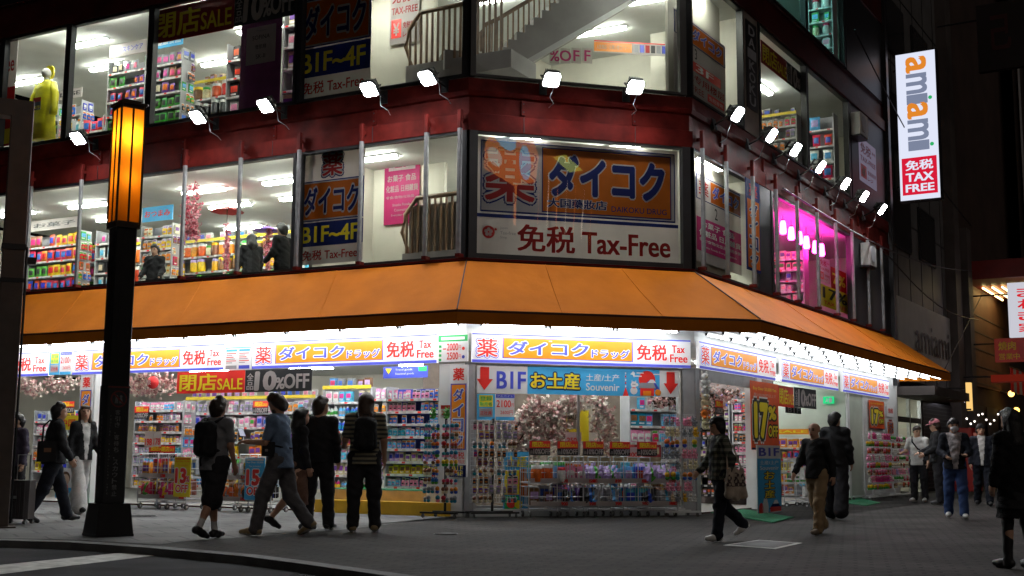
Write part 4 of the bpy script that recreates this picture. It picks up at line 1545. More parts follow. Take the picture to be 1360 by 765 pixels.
def shelf(label, where, f, r4, d, rows, specs, depth=.38, rz=0.0, rail=WPAINT, top_rail=None, header=None, seed=1, back=WPAINT, gap=1.0, fill=.9, light=True):
    """upright display shelf; specs: per row from the top (kind, colours)"""
    u0, u1, z0, z1 = r4
    w, h = u1 - u0, z1 - z0
    M = FM(f, u0, d, z0) @ Matrix.Rotation(rz, 4, 'Z')
    t = thing('display_shelf', label, 'shelf', M.translation, ROT[f] + rz)
    b = MB(); b.box(0, w, depth - .02, depth, 0, h, back); b.build('back_panel', t)
    for x in (0, w - .025):
        b = MB(); b.box(x, x + .025, 0.0, depth - .02, 0, h, SIDE_); b.build('side_panel', t)
    rng = random.Random(seed)
    rh = h / rows
    for r in range(rows):
        kind, cols = specs[r % len(specs)]
        zb = h - (r + 1) * rh
        b = MB()
        b.box(.026, w - .026, .03, depth - .021, zb, zb + .02, WPAINT)
        b.box(.026, w - .026, .0, .03, zb - .012, zb + .034, rail)
        for k in range(int(w / .16)):
            b.box(.05 + k * .16, .05 + k * .16 + .07, -.003, 0, zb - .006, zb + .028, PWHITE if rail != WPAINT else (SRED if (k * 5 + r) % 3 == 0 else PWHITE))
        b.build('shelf_board', t)
        good_row(M, ROT[f] + rz, .03, w - .03, .07 if kind != 'packet' else .05, zb + .036, kind, cols, (rh - .05) * (.9 if kind != 'bottle' else .82), where, rng, gap, fill)
    if f == 'L' and not rz:      # packets pegged on the end panel
        M2 = FM(f, u1 + .012, d, z0) @ Matrix.Rotation(math.pi / 2, 4, 'Z')
        for r in range(int(h / .24)):
            if h - r * .24 - .24 > .1 or True:
                good_row(M2, ROT[f] + math.pi / 2, .0, depth, -.012, h - (r + 1) * .24, 'packet' if r % 3 else 'carton', specs[r % len(specs)][1], .2, where, rng, 1.0, .93)
    if top_rail:      # spare stock on top
        good_row(M, ROT[f] + rz, .03, w - .03, .1, h + .004, 'carton', ['grey', 'brown', 'cream', 'white', 'sky blue'], .22, where, rng, 1.25, .85)
        b = MB(); b.box(0, w, -.02, .0, h + .002, h + .07, top_rail); b.build('top_rail', t)
    if header:
        b = MB(); b.box(.02, w - .02, .0, .02, h + .075, h + .075 + header[1], header[2]); header[0](b, w, h + .075, header[1]); b.build('header_board', t)
    return t


def hd(txt, m):
    return lambda b, w, z, h: b.text(txt, w / 2, z + h * .3, h * .42, m, w * .8, -.004, .03, 'c')


def rr(f, x0, x1, yt, yb, d):
    return rect(f, (x0, yt, yb), (x1, yt, yb), d)


# street level, left side
shelf('white wall shelf of silvery and yellow packets right of the lantern post', 'on the shelf right of the lantern post', 'L', (at('L', 178, 560, 1.3)[0], at('L', 243, 560, 1.3)[0], .3, 2.1), 1.3, 8,
      [('packet', ['grey', 'white', 'black', 'sky blue']), ('packet', ['grey', 'orange', 'white']), ('packet', ['yellow', 'brown', 'orange']), ('packet', ['sky blue', 'white', 'yellow']), ('packet', ['grey', 'white', 'teal'])], seed=2, back=GREY)
shelf('long shelf of pink, green and purple packs behind the backpack man', 'on the long shelf behind the backpack man', 'L', (at('L', 246, 560, 2.4)[0], at('L', 418, 560, 2.4)[0], .3, 2.16), 2.4, 6,
      [('packet', ['white', 'grey', 'orange', 'sky blue', 'white']), ('carton', ['pink', 'lilac', 'green', 'white', 'magenta']), ('packet', ['purple', 'black', 'sky blue', 'magenta']), ('carton', ['orange', 'yellow', 'white', 'red']), ('packet', ['white', 'cream', 'blue'])], top_rail=RAILY, seed=3)
shelf('white shelf of blue and white bottles behind the long haired man', 'on the shelf behind the long haired man', 'L', (at('L', 428, 560, 1.9)[0], at('L', 492, 560, 1.9)[0], .3, 2.3), 1.9, 7,
      [('carton', ['sky blue', 'white', 'cream', 'white']), ('bottle', ['sky blue', 'white', 'blue', 'magenta']), ('bottle', ['purple', 'blue', 'sky blue']), ('bottle', ['orange', 'teal', 'white']), ('packet', ['sky blue', 'white'])], top_rail=RAILY, seed=4)
shelf('narrow grey shelf of beige packets beside the blue peg rack', 'on the narrow shelf beside the blue peg rack', 'L', (at('L', 492, 560, 1.5)[0], at('L', 514, 560, 1.5)[0], .5, 2.3), 1.5, 7, [('packet', ['cream', 'grey', 'white', 'black']), ('packet', ['orange', 'brown', 'yellow'])], seed=5)
shelf('blue peg rack of pink and blue packets near the corner pier', 'on the blue peg rack near the corner pier', 'L', (at('L', 512, 560, .8)[0], at('L', 583, 560, .8)[0], .42, 2.22), .8, 8,
      [('packet', ['white', 'pink', 'blue', 'sky blue']), ('packet', ['blue', 'sky blue', 'blue', 'pink']), ('packet', ['blue', 'sky blue', 'white', 'blue']), ('packet', ['sky blue', 'blue', 'teal']), ('packet', ['sky blue', 'blue', 'blue']), ('carton', ['lilac', 'cream', 'purple', 'pink']), ('carton', ['yellow', 'pink', 'orange', 'cream'])], seed=6, back=SBLUE)
shelf('pale shelf of white cartons left of the lantern post', 'on the pale shelf left of the lantern post', 'L', (at('L', 45, 560, 1.6)[0], at('L', 150, 560, 1.6)[0], .3, 1.95), 1.6, 6, [('carton', ['white', 'sky blue', 'grey', 'yellow']), ('packet', ['white', 'orange', 'grey', 'blue'])], seed=7)
# corner window
shelf('shelf of pale blue packs deep in the corner window', 'on the shelf deep in the corner window', 'C', (at('C', 836, 560, 1.7)[0], at('C', 908, 560, 1.7)[0], .3, 2.2), 1.7, 6, [('carton', ['sky blue', 'white', 'grey']), ('carton', ['white', 'sky blue', 'teal']), ('packet', ['white', 'sky blue', 'red'])], top_rail=RAILY, seed=8, rz=.12)
# right side
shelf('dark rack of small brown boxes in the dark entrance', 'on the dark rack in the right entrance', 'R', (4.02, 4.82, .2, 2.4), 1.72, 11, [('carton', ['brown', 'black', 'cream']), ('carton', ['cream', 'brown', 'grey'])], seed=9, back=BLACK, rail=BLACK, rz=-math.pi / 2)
shelf('narrow rack of red rolls beside the tall discount poster', 'on the narrow rack by the tall discount poster', 'R', (4.0, 4.34, .2, 2.4), .86, 10, [('packet', ['black', 'white', 'grey']), ('packet', ['red', 'magenta', 'pink'])], seed=10, back=GREY, rz=-math.pi / 2)
shelf('low shelf of mixed snacks inside the right entrance', 'on the low shelf in the right entrance', 'R', (9.0, 10.0, .1, 1.5), 1.75, 5, [('carton', ['sky blue', 'yellow', 'white', 'orange']), ('bag', ['yellow', 'green', 'red'])], seed=11, header=(hd('SALE', YEL), .13, SORANGE), rz=-math.pi / 2)
# second floor
shelf('second floor rack of yellow, red and green snack bags at the far left', 'on the rack at the far left of the second floor', 'L', (at('L', 36, 340, 2.6)[0], at('L', 104, 340, 2.6)[0], 3.75, 6.3), 2.6, 7,
      [('bag', ['yellow', 'red', 'green', 'brown']), ('bag', ['yellow', 'red', 'orange']), ('bag', ['yellow', 'green', 'red']), ('bag', ['yellow', 'blue', 'red']), ('bag', ['blue', 'white', 'green'])], seed=12, header=(hd('お菓子', SBLACK), .26, PWHITE), back=GREY)
shelf('second floor rack of orange packets under a blue header', 'on the second floor rack under the blue header', 'L', (at('L', 186, 330, 2.3)[0], at('L', 228, 330, 2.3)[0], 3.75, 6.15), 2.3, 8,
      [('packet', ['orange', 'cream', 'yellow']), ('packet', ['yellow', 'orange', 'brown']), ('packet', ['orange', 'yellow', 'cream']), ('packet', ['cream', 'brown', 'red'])], seed=13, header=(hd('おつまみ', SRED), .34, SKYB), back=GREY)
shelf('second floor grey rack just left of the lantern post', 'on the grey rack left of the lantern post', 'L', (at('L', 126, 340, 2.5)[0], at('L', 152, 340, 2.5)[0], 3.75, 6.2), 2.5, 7, [('bag', ['grey', 'teal', 'black']), ('bag', ['grey', 'white'])], seed=14, back=GREY)
shelf('long second floor shelf with a yellow rail behind the hanging parasols', 'on the second floor shelf behind the parasols', 'L', (at('L', 232, 340, 3.9)[0], at('L', 388, 340, 3.9)[0], 3.75, 6.0), 3.9, 6, [('jar', ['brown', 'orange', 'red', 'cream']), ('jar', ['green', 'yellow', 'brown']), ('jar', ['cream', 'pink', 'white'])], top_rail=RAILY, seed=15)
shelf('second floor shelf with a yellow rail behind the snack rack', 'on the second floor shelf behind the snack rack', 'L', (-12.6, -10.3, 3.75, 6.2), 4.4, 5, [('jar', ['white', 'orange', 'red']), ('jar', ['cream', 'red', 'yellow'])], top_rail=RAILY, seed=16)
shelf('white medicine shelf in the pink lit room', 'on the white shelf in the pink lit room', 'R', (9.35, 10.2, 3.75, 6.25), 1.8, 9, [('carton', ['white', 'grey', 'cream']), ('carton', ['white', 'pink', 'white']), ('carton', ['grey', 'white', 'lilac'])], seed=17, rz=-math.pi / 2)
# third floor
shelf('third floor rack of blue packets behind the raincoat dummy', 'on the third floor rack behind the raincoat', 'L', (at('L', 76, 150, 2.4)[0], at('L', 108, 150, 2.4)[0], 7.2, 9.45), 2.4, 6, [('packet', ['blue', 'purple', 'grey']), ('packet', ['blue', 'black']), ('packet', ['yellow', 'green'])], seed=18, header=(hd('LOSE', SBLACK), .24, PWHITE), back=GREY)
shelf('third floor rack of red and brown bags beside the raincoat dummy', 'on the third floor rack beside the raincoat', 'L', (at('L', 96, 150, 1.8)[0], at('L', 138, 150, 1.8)[0], 7.2, 8.75), 1.8, 4, [('bag', ['red', 'brown', 'white']), ('bag', ['brown', 'grey', 'red'])], seed=19)
shelf('third floor rack of dark packets with a white header left of the mullion', 'on the third floor rack left of the banner', 'L', (at('L', 142, 120, 1.5)[0], at('L', 192, 120, 1.5)[0], 7.2, 9.86), 1.5, 8, [('bag', ['green', 'grey', 'black']), ('bag', ['purple', 'green', 'blue']), ('bag', ['red', 'brown', 'purple']), ('bag', ['blue', 'purple', 'grey'])], seed=20, header=(hd('CHC スキンケア', SBLUE), .3, PWHITE), back=GREY)
shelf('third floor rack of grey and green packs under the closing sale banner', 'on the third floor rack under the sale banner', 'L', (at('L', 202, 110, 1.5)[0], at('L', 241, 110, 1.5)[0], 7.2, 9.86), 1.5, 8, [('bag', ['grey', 'purple', 'black']), ('bag', ['grey', 'brown']), ('bag', ['grey', 'black', 'purple']), ('bag', ['green']), ('bag', ['green', 'yellow'])], seed=21, header=(hd('健康食品', WHITE), .22, SKYB), back=GREY)
shelf('long third floor shelf with a yellow rail below the tubes', 'on the long third floor shelf with the yellow rail', 'L', (at('L', 243, 130, 3.2)[0], at('L', 304, 130, 3.2)[0], 7.2, 9.65), 3.2, 6, [('jar', ['brown', 'cream', 'red']), ('jar', ['brown', 'black', 'orange'])], top_rail=RAILY, seed=22)
shelf('third floor grey rack left of the purple poster', 'on the grey rack left of the purple poster', 'L', (at('L', 300, 110, 1.2)[0], at('L', 321, 110, 1.2)[0], 7.2, 9.6), 1.2, 6, [('carton', ['grey', 'black', 'white'])], seed=23)
shelf('third floor rack of white baskets right of the purple poster', 'on the rack right of the purple poster', 'L', (at('L', 374, 110, .6)[0], at('L', 391, 110, .6)[0], 7.2, 9.9), .6, 6, [('carton', ['white', 'cream'])], seed=24)
shelf('third floor shelf of small packs behind the right glass', 'on the third floor shelf behind the right glass', 'R', (6.6, 7.65, 7.2, 8.95), 1.2, 6, [('packet', ['orange', 'red', 'white', 'sky blue']), ('packet', ['grey', 'red', 'brown'])], top_rail=RAILY, seed=25, rz=-math.pi / 2)
shelf('third floor rack of pale pouches at the far right glass', 'on the third floor rack at the far right', 'R', (9.9, 10.6, 7.2, 9.8), .95, 6, [('bag', ['white', 'sky blue', 'grey', 'red'])], seed=26, back=GREY, rz=-math.pi / 2)
shelf('fourth floor shelf of cyan lit gift packs', 'on the fourth floor shelf', 'R', (9.75, 10.4, 10.75, 13.3), .8, 7, [('carton', ['white', 'cream', 'green']), ('jar', ['white', 'green', 'sky blue', 'cream'])], seed=27, rz=-math.pi / 2)

shelf('tall second floor shelf of bright snack bags against the back wall', 'on the tall back wall shelf of the second floor', 'L', (-9.6, -6.2, 3.75, 6.0), 6.9, 6, [('bag', ['yellow', 'red', 'green', 'blue', 'white']), ('bag', ['orange', 'cream', 'red', 'sky blue'])], seed=31)
shelf('third floor back wall shelf of pale and green packs', 'on the third floor back wall shelf', 'L', (-11.5, -6.5, 7.2, 10.0), 6.6, 7, [('bag', ['white', 'green', 'sky blue', 'yellow']), ('bag', ['cream', 'red', 'grey'])], seed=32, top_rail=RAILY)
shelf('third floor shelf of blue and white packs at the far left glass', 'on the third floor shelf at the far left', 'L', (at('L', 26, 150, 3.0)[0], at('L', 48, 150, 3.0)[0], 7.2, 9.0), 3.0, 5, [('bag', ['yellow', 'blue', 'white']), ('bag', ['white', 'green', 'sky blue'])], seed=33)

shelf('second floor rack of green and red snack bags right of the far left rack', 'on the rack right of the far left rack', 'L', (at('L', 106, 340, 3.4)[0], at('L', 128, 340, 3.4)[0], 3.75, 6.0), 3.4, 6, [('bag', ['green', 'yellow', 'red']), ('bag', ['brown', 'cream', 'red'])], seed=34, top_rail=RAILY)
shelf('third floor rack of yellow and green bags behind the raincoat dummy', 'on the rack just right of the raincoat dummy', 'L', (at('L', 62, 150, 1.4)[0], at('L', 78, 150, 1.4)[0], 7.2, 9.0), 1.4, 5, [('bag', ['yellow', 'green', 'white'])], seed=35)
# cherry blossom, garlands
BLOS = [pm('blossom_' + n, c, .8, 0, .15, 30) for n, c in (('pale', '#f4eadc'), ('pink', '#f0d6cc'), ('deep', '#d8a8a4'))]
GARL = [pm('garland_' + n, c, .8, 0, .15, 30) for n, c in (('pink', '#e08898'), ('rose', '#c85a70'), ('light', '#efb8c0'))]
TWIG = pm('twig', (.09, .05, .03), .9)


def blossom(name, label, f, d, px, n, mats, size=.022, spread=.1, seed=1, strand=False, cat='blossom'):
    """px: pixel polyline(s) of the branches on the plane d behind the facade"""
    rng = random.Random(seed)
    org = FP(f, *[(lambda a: (a[0], d, a[1]))(at(f, *px[0][0], d))][0])
    t = thing(name, label, cat, org)
    b, tw = MB(), MB()
    for line in px:
        pts = [FP(f, at(f, *q, d)[0], d, at(f, *q, d)[1]) - org for q in line]
        tw.tube(pts, [.016 - .010 * i / len(pts) if not strand else .004 for i in range(len(pts))], TWIG, 5)
        for _ in range(n):
            s = rng.random() * (len(pts) - 1)
            i = int(s)
            p = pts[i].lerp(pts[min(i + 1, len(pts) - 1)], s - i)
            c = p + Vector((rng.gauss(0, spread), rng.gauss(0, spread), rng.gauss(0, spread * .8)))
            m = rng.choice(mats)
            for _k in range(3):
                a = Vector((rng.gauss(0, 1), rng.gauss(0, 1), rng.gauss(0, 1))).normalized()
                e = a.cross(Vector((rng.gauss(0, 1), rng.gauss(0, 1), rng.gauss(0, 1)))).normalized()
                o = c + Vector((rng.gauss(0, .018), rng.gauss(0, .018), rng.gauss(0, .018)))
                s_ = size * rng.uniform(1.1, 2.0)
                b.quad([o - a * s_, o + e * s_ * .7, o + a * s_, o - e * s_ * .7], m)
    tw.build('twig', t)
    b.build('petals', t)
    return t


blossom('cherry_branch', 'cloud of pale artificial cherry blossom filling the left of the corner window', 'C', .7,
        [[(680, 600), (700, 570), (735, 545), (765, 530)], [(690, 605), (715, 580), (750, 560)], [(684, 570), (700, 548), (720, 535)], [(690, 590), (725, 585), (745, 575)], [(715, 560), (750, 540), (775, 532)]], 210, BLOS, .026, .11, 3)
blossom('cherry_branch', 'upright garland of pale blossom in the middle of the corner window', 'C', .55, [[(790, 528), (796, 545), (792, 565), (799, 590), (806, 604)], [(798, 530), (812, 560), (808, 585)]], 130, BLOS, .024, .05, 4)
blossom('cherry_branch', 'brownish blossom over the window right of the souvenir banner', 'C', .8, [[(868, 535), (885, 530), (903, 538)]], 130, [BLOS[1], BLOS[2], TWIG], .022, .07, 5)
blossom('cherry_branch', 'artificial blossom hanging beside the red lantern in the shop front', 'L', .3, [[(175, 505), (205, 500), (233, 512)], [(180, 515), (215, 520)]], 170, [BLOS[0], BLOS[1], BLOS[2]], .024, .09, 6)
blossom('cherry_branch', 'artificial blossom hanging at the far left of the shop front', 'L', .3, [[(63, 506), (80, 515), (104, 505)], [(28, 505), (50, 520)]], 170, [BLOS[0], BLOS[1], BLOS[2]], .024, .09, 7)
blossom('cherry_branch', 'dark blossom over the right entrance beside the soft toys', 'R', .6, [[(936, 522), (955, 530), (975, 522)], [(940, 545), (960, 535)]], 120, [BLOS[2], TWIG, BLOS[1]], .024, .10, 8)
blossom('garland', 'thick pink blossom garland hanging in the second floor window', 'L', .9, [[(249, 246), (247, 275), (250, 300), (244, 316)], [(259, 246), (261, 275), (257, 305), (258, 318)]], 210, GARL, .02, .05, 9, True, 'garland')
blossom('garland', 'thin pink garland hanging below the red parasol', 'L', 1.9, [[(301, 298), (302, 330), (300, 362)]], 130, GARL, .02, .03, 10, True, 'garland')
blossom('garland', 'thin pink garland hanging below the purple parasol', 'L', 2.2, [[(357, 303), (355, 335), (357, 362)]], 130, GARL, .02, .03, 11, True, 'garland')


def parasol(label, f, px, py, d, r, mat):
    u, z = at(f, px, py, d)
    t = thing('paper_parasol', label, 'parasol', FP(f, u, d, z), .3)
    b = MB(); n = 16
    vs, fs = [], []
    for i, (k, h) in enumerate(((.04, .16), (.5, .09), (1, .0))):
        vs += [(r * k * math.cos(2 * math.pi * j / n), r * k * math.sin(2 * math.pi * j / n), h * r * 2 - (.012 if j % 2 and i == 2 else 0)) for j in range(n)]
    b.add(vs, [(i * n + j, i * n + (j + 1) % n, (i + 1) * n + (j + 1) % n, (i + 1) * n + j) for i in range(2) for j in range(n)], mat)
    b.build('canopy', t)
    b = MB(); b.tube([(0, 0, -.5), (0, 0, r * .42)], .008, TWIG, 6); b.lathe([(.02, r * .32), (.012, r * .42), (0, r * .45)], TWIG, 8); b.build('shaft', t)
    for j in range(8):
        b = MB(); a = 2 * math.pi * j / 8; b.tube([(.03, 0, r * .25), (.5 * r, 0, r * .14), (r * .98, 0, -.012)], .004, TWIG, 4); o = b.build('rib', t); o.rotation_euler = (0, 0, a)


parasol('red paper parasol hanging in the second floor window', 'L', 302, 281, 1.9, .36, pm('parasol_red', (.45, .03, .03), .6))
parasol('purple paper parasol hanging in the second floor window', 'L', 355, 306, 2.2, .30, pm('parasol_purple', (.20, .10, .42), .6))
# red round lantern
u_, z_ = at('L', 203, 508, .0)
t = thing('round_lantern', 'red round paper lantern with a white mark in the shop front', 'lantern', FP('L', u_, .0, z_), ROT['L'])
b = MB(); b.ball((0, 0, 0), (.125, .10, .125), pm('lantern_paper', (.62, .02, .02), .6), 18, 12); b.build('shade', t, smooth=True)
b = MB(); b.lathe([(.03, .12), (.03, .14), (.0, .14)], SBLACK, 10); b.tube([(0, 0, .14), (0, 0, .5)], .004, SBLACK, 4); b.build('hanger', t)
b = MB(); b.text('祭', -.06, -.055, .11, PWHITE, .11, -.105, .03); b.build('lettering', t)
# two red lantern balls above the second floor railing
for px in (561, 578):
    u_, z_ = at('L', px, 253, 2.6)
    t = thing('round_lantern', 'small red ball lantern above the railing, ' + ('left' if px < 570 else 'right') + ' one of the pair', 'lantern', FP('L', u_, 2.6, z_))
    b = MB(); b.ball((0, 0, 0), .1, pm('lantern_paper', (.62, .02, .02)), 14, 8); b.build('shade', t, smooth=True)
    b = MB(); b.tube([(0, 0, .09), (0, 0, .9)], .004, SBLACK, 4); b.build('hanger', t)

# staircase of the third floor behind the corner glass, and the landing rails
WOODR = pm('brown_wood_rail', (.27, .17, .10), .5, 0, .25, 6)
CONC = pm('stair_plaster', (.36, .35, .34), .8, 0, .1, 2)
b = BM('C', 0, 1.6, 0)
o = [(-.1, 8.25), (1.1, 8.27), (3.9, 10.2), (3.9, 10.29), (2.5, 10.29)]
x, z = 2.5, 10.1
st_ = []
for k in range(9):
    st_ += [(x, z), (x - .17, z)]
    x, z = x - .17, z - .165
o = o + st_ + [(x, 8.62), (-.1, 8.62)]
b.prism_y(o, 0, 1.1, CONC)
sc_ = b.build('staircase', store)
b = BM('C', 0, 1.6, 0)
b.prism_y([(1.0, 8.16), (1.16, 8.2), (4.0, 10.14), (4.0, 10.24), (1.1, 8.29), (1.0, 8.24)], -.05, -.001, WPAINT)
b.build('stringer', sc_)
b = BM('C', 0, 1.6, 0)
b.tube([(.62, .02, 8.66), (.60, .02, 9.02), (.70, .02, 9.2), (.95, .02, 9.34), (1.6, .02, 9.80), (2.4, .02, 10.29)], .04, WOODR, 8)
b.build('handrail', sc_, smooth=True)
for k in range(17):
    x = .72 + k * .105
    zb = 8.62 if x < .97 else 8.62 + (x - .97) * .97
    zt = 9.18 if x < .75 else min(10.29, 9.22 + (x - .75) * .68)
    if zt - zb > .05:
        b = BM('C', 0, 1.6, 0); b.tube([(x, .02, zb), (x, .02, zt)], .019, WOODR, 5); b.build('baluster', sc_)
def landing(z0, zr, label_n):
    b = BM('L', 0, 1.2, 0); b.box(-2.1, 0.2, -.02, 1.0, z0 - .35, z0, CONC); ld = b.build('landing', store)
    b = BM('L', 0, 1.2, 0); b.tube([(-2.16, .3, z0 + .05), (-2.15, .05, zr - .62), (-2.05, .0, zr - .3), (-1.8, .0, zr), (-.2, .0, zr + .02), (.15, .0, zr + .02)], .045, WOODR, 8); b.build('handrail', ld, smooth=True)
    for k in range(17):
        x = -2.02 + k * .125
        zt = zr if x > -1.8 else zr - .28 + (x + 2.02) * 1.2
        b = BM('L', 0, 1.2, 0); b.tube([(x, 0, z0), (x, 0, zt)], .026, WOODR, 6); b.build('baluster', ld)
landing(8.45, 9.48, 0)
landing(4.78, 5.83, 0)
b = BM('L', 0, 1.2, 0); b.box(-2.0, .15, .05, .09, 4.8, 5.7, pm('rail_panel', (.40, .36, .31), .7, 0, .1, 3)); b.build('rail_panel', store)

# magenta lamps of the pink room
MGL = glow('magenta_lamp', (1.0, .025, .42), 55)
k = 0
for px, py in ((1040, 302), (1051, 310), (1062, 316), (1071, 322), (1083, 328), (1091, 332)):
    u_, z_ = at('R', px, py, .75)
    t = thing('pendant_lamp', f'magenta pendant lamp in the pink lit room, {("nearest the pier", "second from the pier", "third from the pier", "fourth from the pier", "last but one", "farthest from the pier")[k]}', 'lamp', FP('R', u_, .75, z_))
    b = MB(); b.lathe([(.05, .16), (.07, .1), (.085, -.12), (.06, -.16), (0, -.16)], MGL, 12); b.build('shade', t, smooth=True)
    b = MB(); b.tube([(0, 0, .16), (0, 0, 6.7 - z_)], .006, SBLACK, 4); b.lathe([(0, .2), (.04, .19), (.05, .155)], SBLACK, 10); b.build('hanger', t)
    k += 1
r_ = rect('R', (1088, 340, 372), (1102, 346, 378), .3)
board('window_poster', 'white and red tax free sheet in the pink lit window', 'poster', 'R', r_, .3, d_taxfree_v, PWHITE, .01)
r_ = rect('R', (1090, 378, 405), (1127, 390, 418), .2)
board('window_poster', 'yellow percentage poster low in the pink lit window', 'poster', 'R', r_, .2, lambda b, w, h: (b.text('17%', .08 * w, .4 * h, .5 * h, SBLACK, .84 * w, -.006, .03), b.text('TAX FREE', .1 * w, .12 * h, .16 * h, SRED, .8 * w, -.006, .02)), YEL, .01)
r_ = rect('R', (1104, 355, 385), (1124, 362, 392), .22)
board('window_poster', 'red poster with a yellow 7% in the pink lit window', 'poster', 'R', r_, .22, lambda b, w, h: b.text('7%', .1 * w, .3 * h, .45 * h, YEL, .8 * w, -.006, .04), PRED, .01)

# corner window glass at street level, piers, plinths, step
b = BM()
for f, u0, u1, d0, d1, z0, z1 in (('L', -.50, -.02, -.03, .3, .004, 2.6), ('L', at('L', 104, 600)[0] - .02, at('L', 122, 600)[0] + .02, -.02, .3, .004, 2.6), ('C', 3.98, 4.2, -.02, .3, .004, 2.6), ('C', .0, .16, -.02, .3, .004, 2.6),
                                  ('R', .0, .18, -.02, .3, .004, 2.6), ('R', 3.02, 3.3, -.06, .2, .004, 2.6), ('R', 9.42, 9.62, -.02, .02, .004, 2.6)):
    q = BM(f, 0, 0, 0); q.box(u0, u1, d0, d1, z0, z1, GREYP if f == 'C' or u0 == 0 else WPAINT); q.build('pier', store)
q = BM('C'); q.box(.16, 3.98, -.06, .25, .004, .13, WPAINT); q.build('plinth', store)
window('C', .2, 3.94, .13, 2.58, .04, .04, .04, .05, .06, STEEL, GLASS)
q = BM('C'); q.box(2.02, 2.06, .04, .09, .18, 2.1, STEEL); q.build('mullion', store)
q = BM('R'); q.box(.2, 3.0, -.03, .02, 2.38, 2.59, GREYP); q.build('lintel', store)
q = BM('L'); q.box(-.72, -.50, -.03, .2, .004, .55, WPAINT); q.build('plinth', store)
ua, ub = at('L', 418, 660, -.2)[0], at('L', 592, 660, -.2)[0]
t = thing('step_platform', 'low wood and yellow step platform in front of the bright shelves', 'platform', FP('L', ua, -.2, .005), ROT['L'])
w_ = ub - ua
b = MB(); b.box(0, w_, 0, .9, 0, .22, pm('yellow_step', (.72, .42, .02), .5, 0, .12, 3)); b.build('lower_step', t)
b = MB(); b.box(0, w_, .25, .9, .221, .40, pm('plywood', (.56, .38, .19), .6, 0, .15, 5)); b.build('upper_step', t)
b = MB(); b.box(0, w_, .27, .9, .401, .412, pm('green_turf', (.01, .16, .07), .9, 0, .2, 30, bump=.6, bscale=200)); b.build('mat', t)
TURF = MATS['green_turf']
for q, lb in (([(930, 679.5), (964, 673.5), (1054, 688), (1027, 695)], 'green turf mat lying before the dark right entrance'), ([(1119, 663.5), (1136, 660.5), (1169, 668.5), (1150, 672.5), (1117, 668)], 'green turf mat farther along the right side'), ([(104, 668), (127, 667.5), (128, 672), (105, 673)], 'small green mat at the left piers behind the walkers')):
    pts = [gnd(*p) for p in q]
    c = (sum(p[0] for p in pts) / len(pts), sum(p[1] for p in pts) / len(pts))
    b = MB()
    o_ = [(x - c[0], y - c[1]) for x, y in pts]
    if sum(o_[i - 1][0] * o_[i][1] - o_[i][0] * o_[i - 1][1] for i in range(len(o_))) < 0: o_ = o_[::-1]
    b.prism_z(o_, .0, .014, TURF)
    tag(b.build('door_mat', loc=(c[0], c[1], .005)), lb, 'mat')

# wire carts of bargains
WIRE = pm('chrome_wire', (.62, .63, .65), .35, .35, .1, 10)
RUB = pm('grey_rubber', (.10, .10, .10), .7)
def make_cart(w=.72, h=1.0, dp=.5):
    t = thing('wire_cart', 'x', 'cart')
    b = MB()
    for x in (0, w):
        for y in (0, dp):
            b.tube([(x, y, .10), (x, y, h)], .011, WIRE, 5)
        b.tube([(x, 0, h), (x, dp, h)], .009, WIRE, 5)
        b.tube([(x, 0, .12), (x, dp, .12)], .009, WIRE, 5)
    for y in (0, dp):
        b.tube([(0, y, .12), (w, y, .12)], .009, WIRE, 5)
    b.build('frame', t)
    for zb, zt in ((.18, .50), (.56, .92)):
        b = MB()
        for k in range(9):
            x = w * k / 8
            b.tube([(x, 0, zt), (x, .0, zb + .02), (x, dp, zb), (x, dp, zt)], .004, WIRE, 4, False)
        for z in (zb + .02, (zb + zt) / 2, zt):
            b.tube([(0, 0, z), (w, 0, z), (w, dp, z), (0, dp, z), (0, 0, z)], .005, WIRE, 4, False)
        for k in range(1, 4):
            b.tube([(0, dp * k / 4, zb), (w, dp * k / 4, zb)], .004, WIRE, 4, False)
            for x in (0, w):
                b.tube([(x, dp * k / 4, zb), (x, dp * k / 4, zt)], .004, WIRE, 4, False)
        b.build('basket', t)
        b = MB()
        b.box(.03, w - .03, -.016, -.007, zb + .01, zb + .085, PWHITE)
        b.build('price_strip', t)
    for x in (.03, w - .03):
        for y in (.04, dp - .04):
            b = MB()
            b.tube([(x - .015, y, .05), (x + .015, y, .05)], .05, RUB, 12)
            b.tube([(x - .017, y, .05), (x + .017, y, .05)], .02, WIRE, 8)
            b.tube([(x, y, .06), (x, y + .02, .13)], .012, WIRE, 5)
            b.build('wheel', t)
    return t


cart0 = make_cart()
used_cart = False


def cart(label, loc, rz, prices=(), top=(), bottom=(), where='', seed=1, kinds=('pouch', 'pouch'), sx=1.0):
    global used_cart
    if not used_cart:
        t, used_cart = cart0, True
        t.location, t.rotation_euler, t['label'] = loc, (0, 0, rz), label
    else:
        t = dup(cart0, loc, rz, label)
    M = Matrix.Translation(loc) @ Matrix.Rotation(rz, 4, 'Z')
    rng = random.Random(seed)
    for z, cols, kd in ((.585, top, kinds[0]), (.21, bottom, kinds[1])):
        for y, dz, hh in ((.07, 0, .27), (.28, .08, .28)):
            if cols:
                good_row(M, rz, .02, .70, y, z + dz * .6, kd, cols, hh, where, rng, .95)
    for k, s in enumerate(prices):
        b = MB()
        b.text(s, .56, (.575, .2)[k], .055, SRED, None, -.02, .04)
        if len(b.v):
            b.build('price', t)
    return t


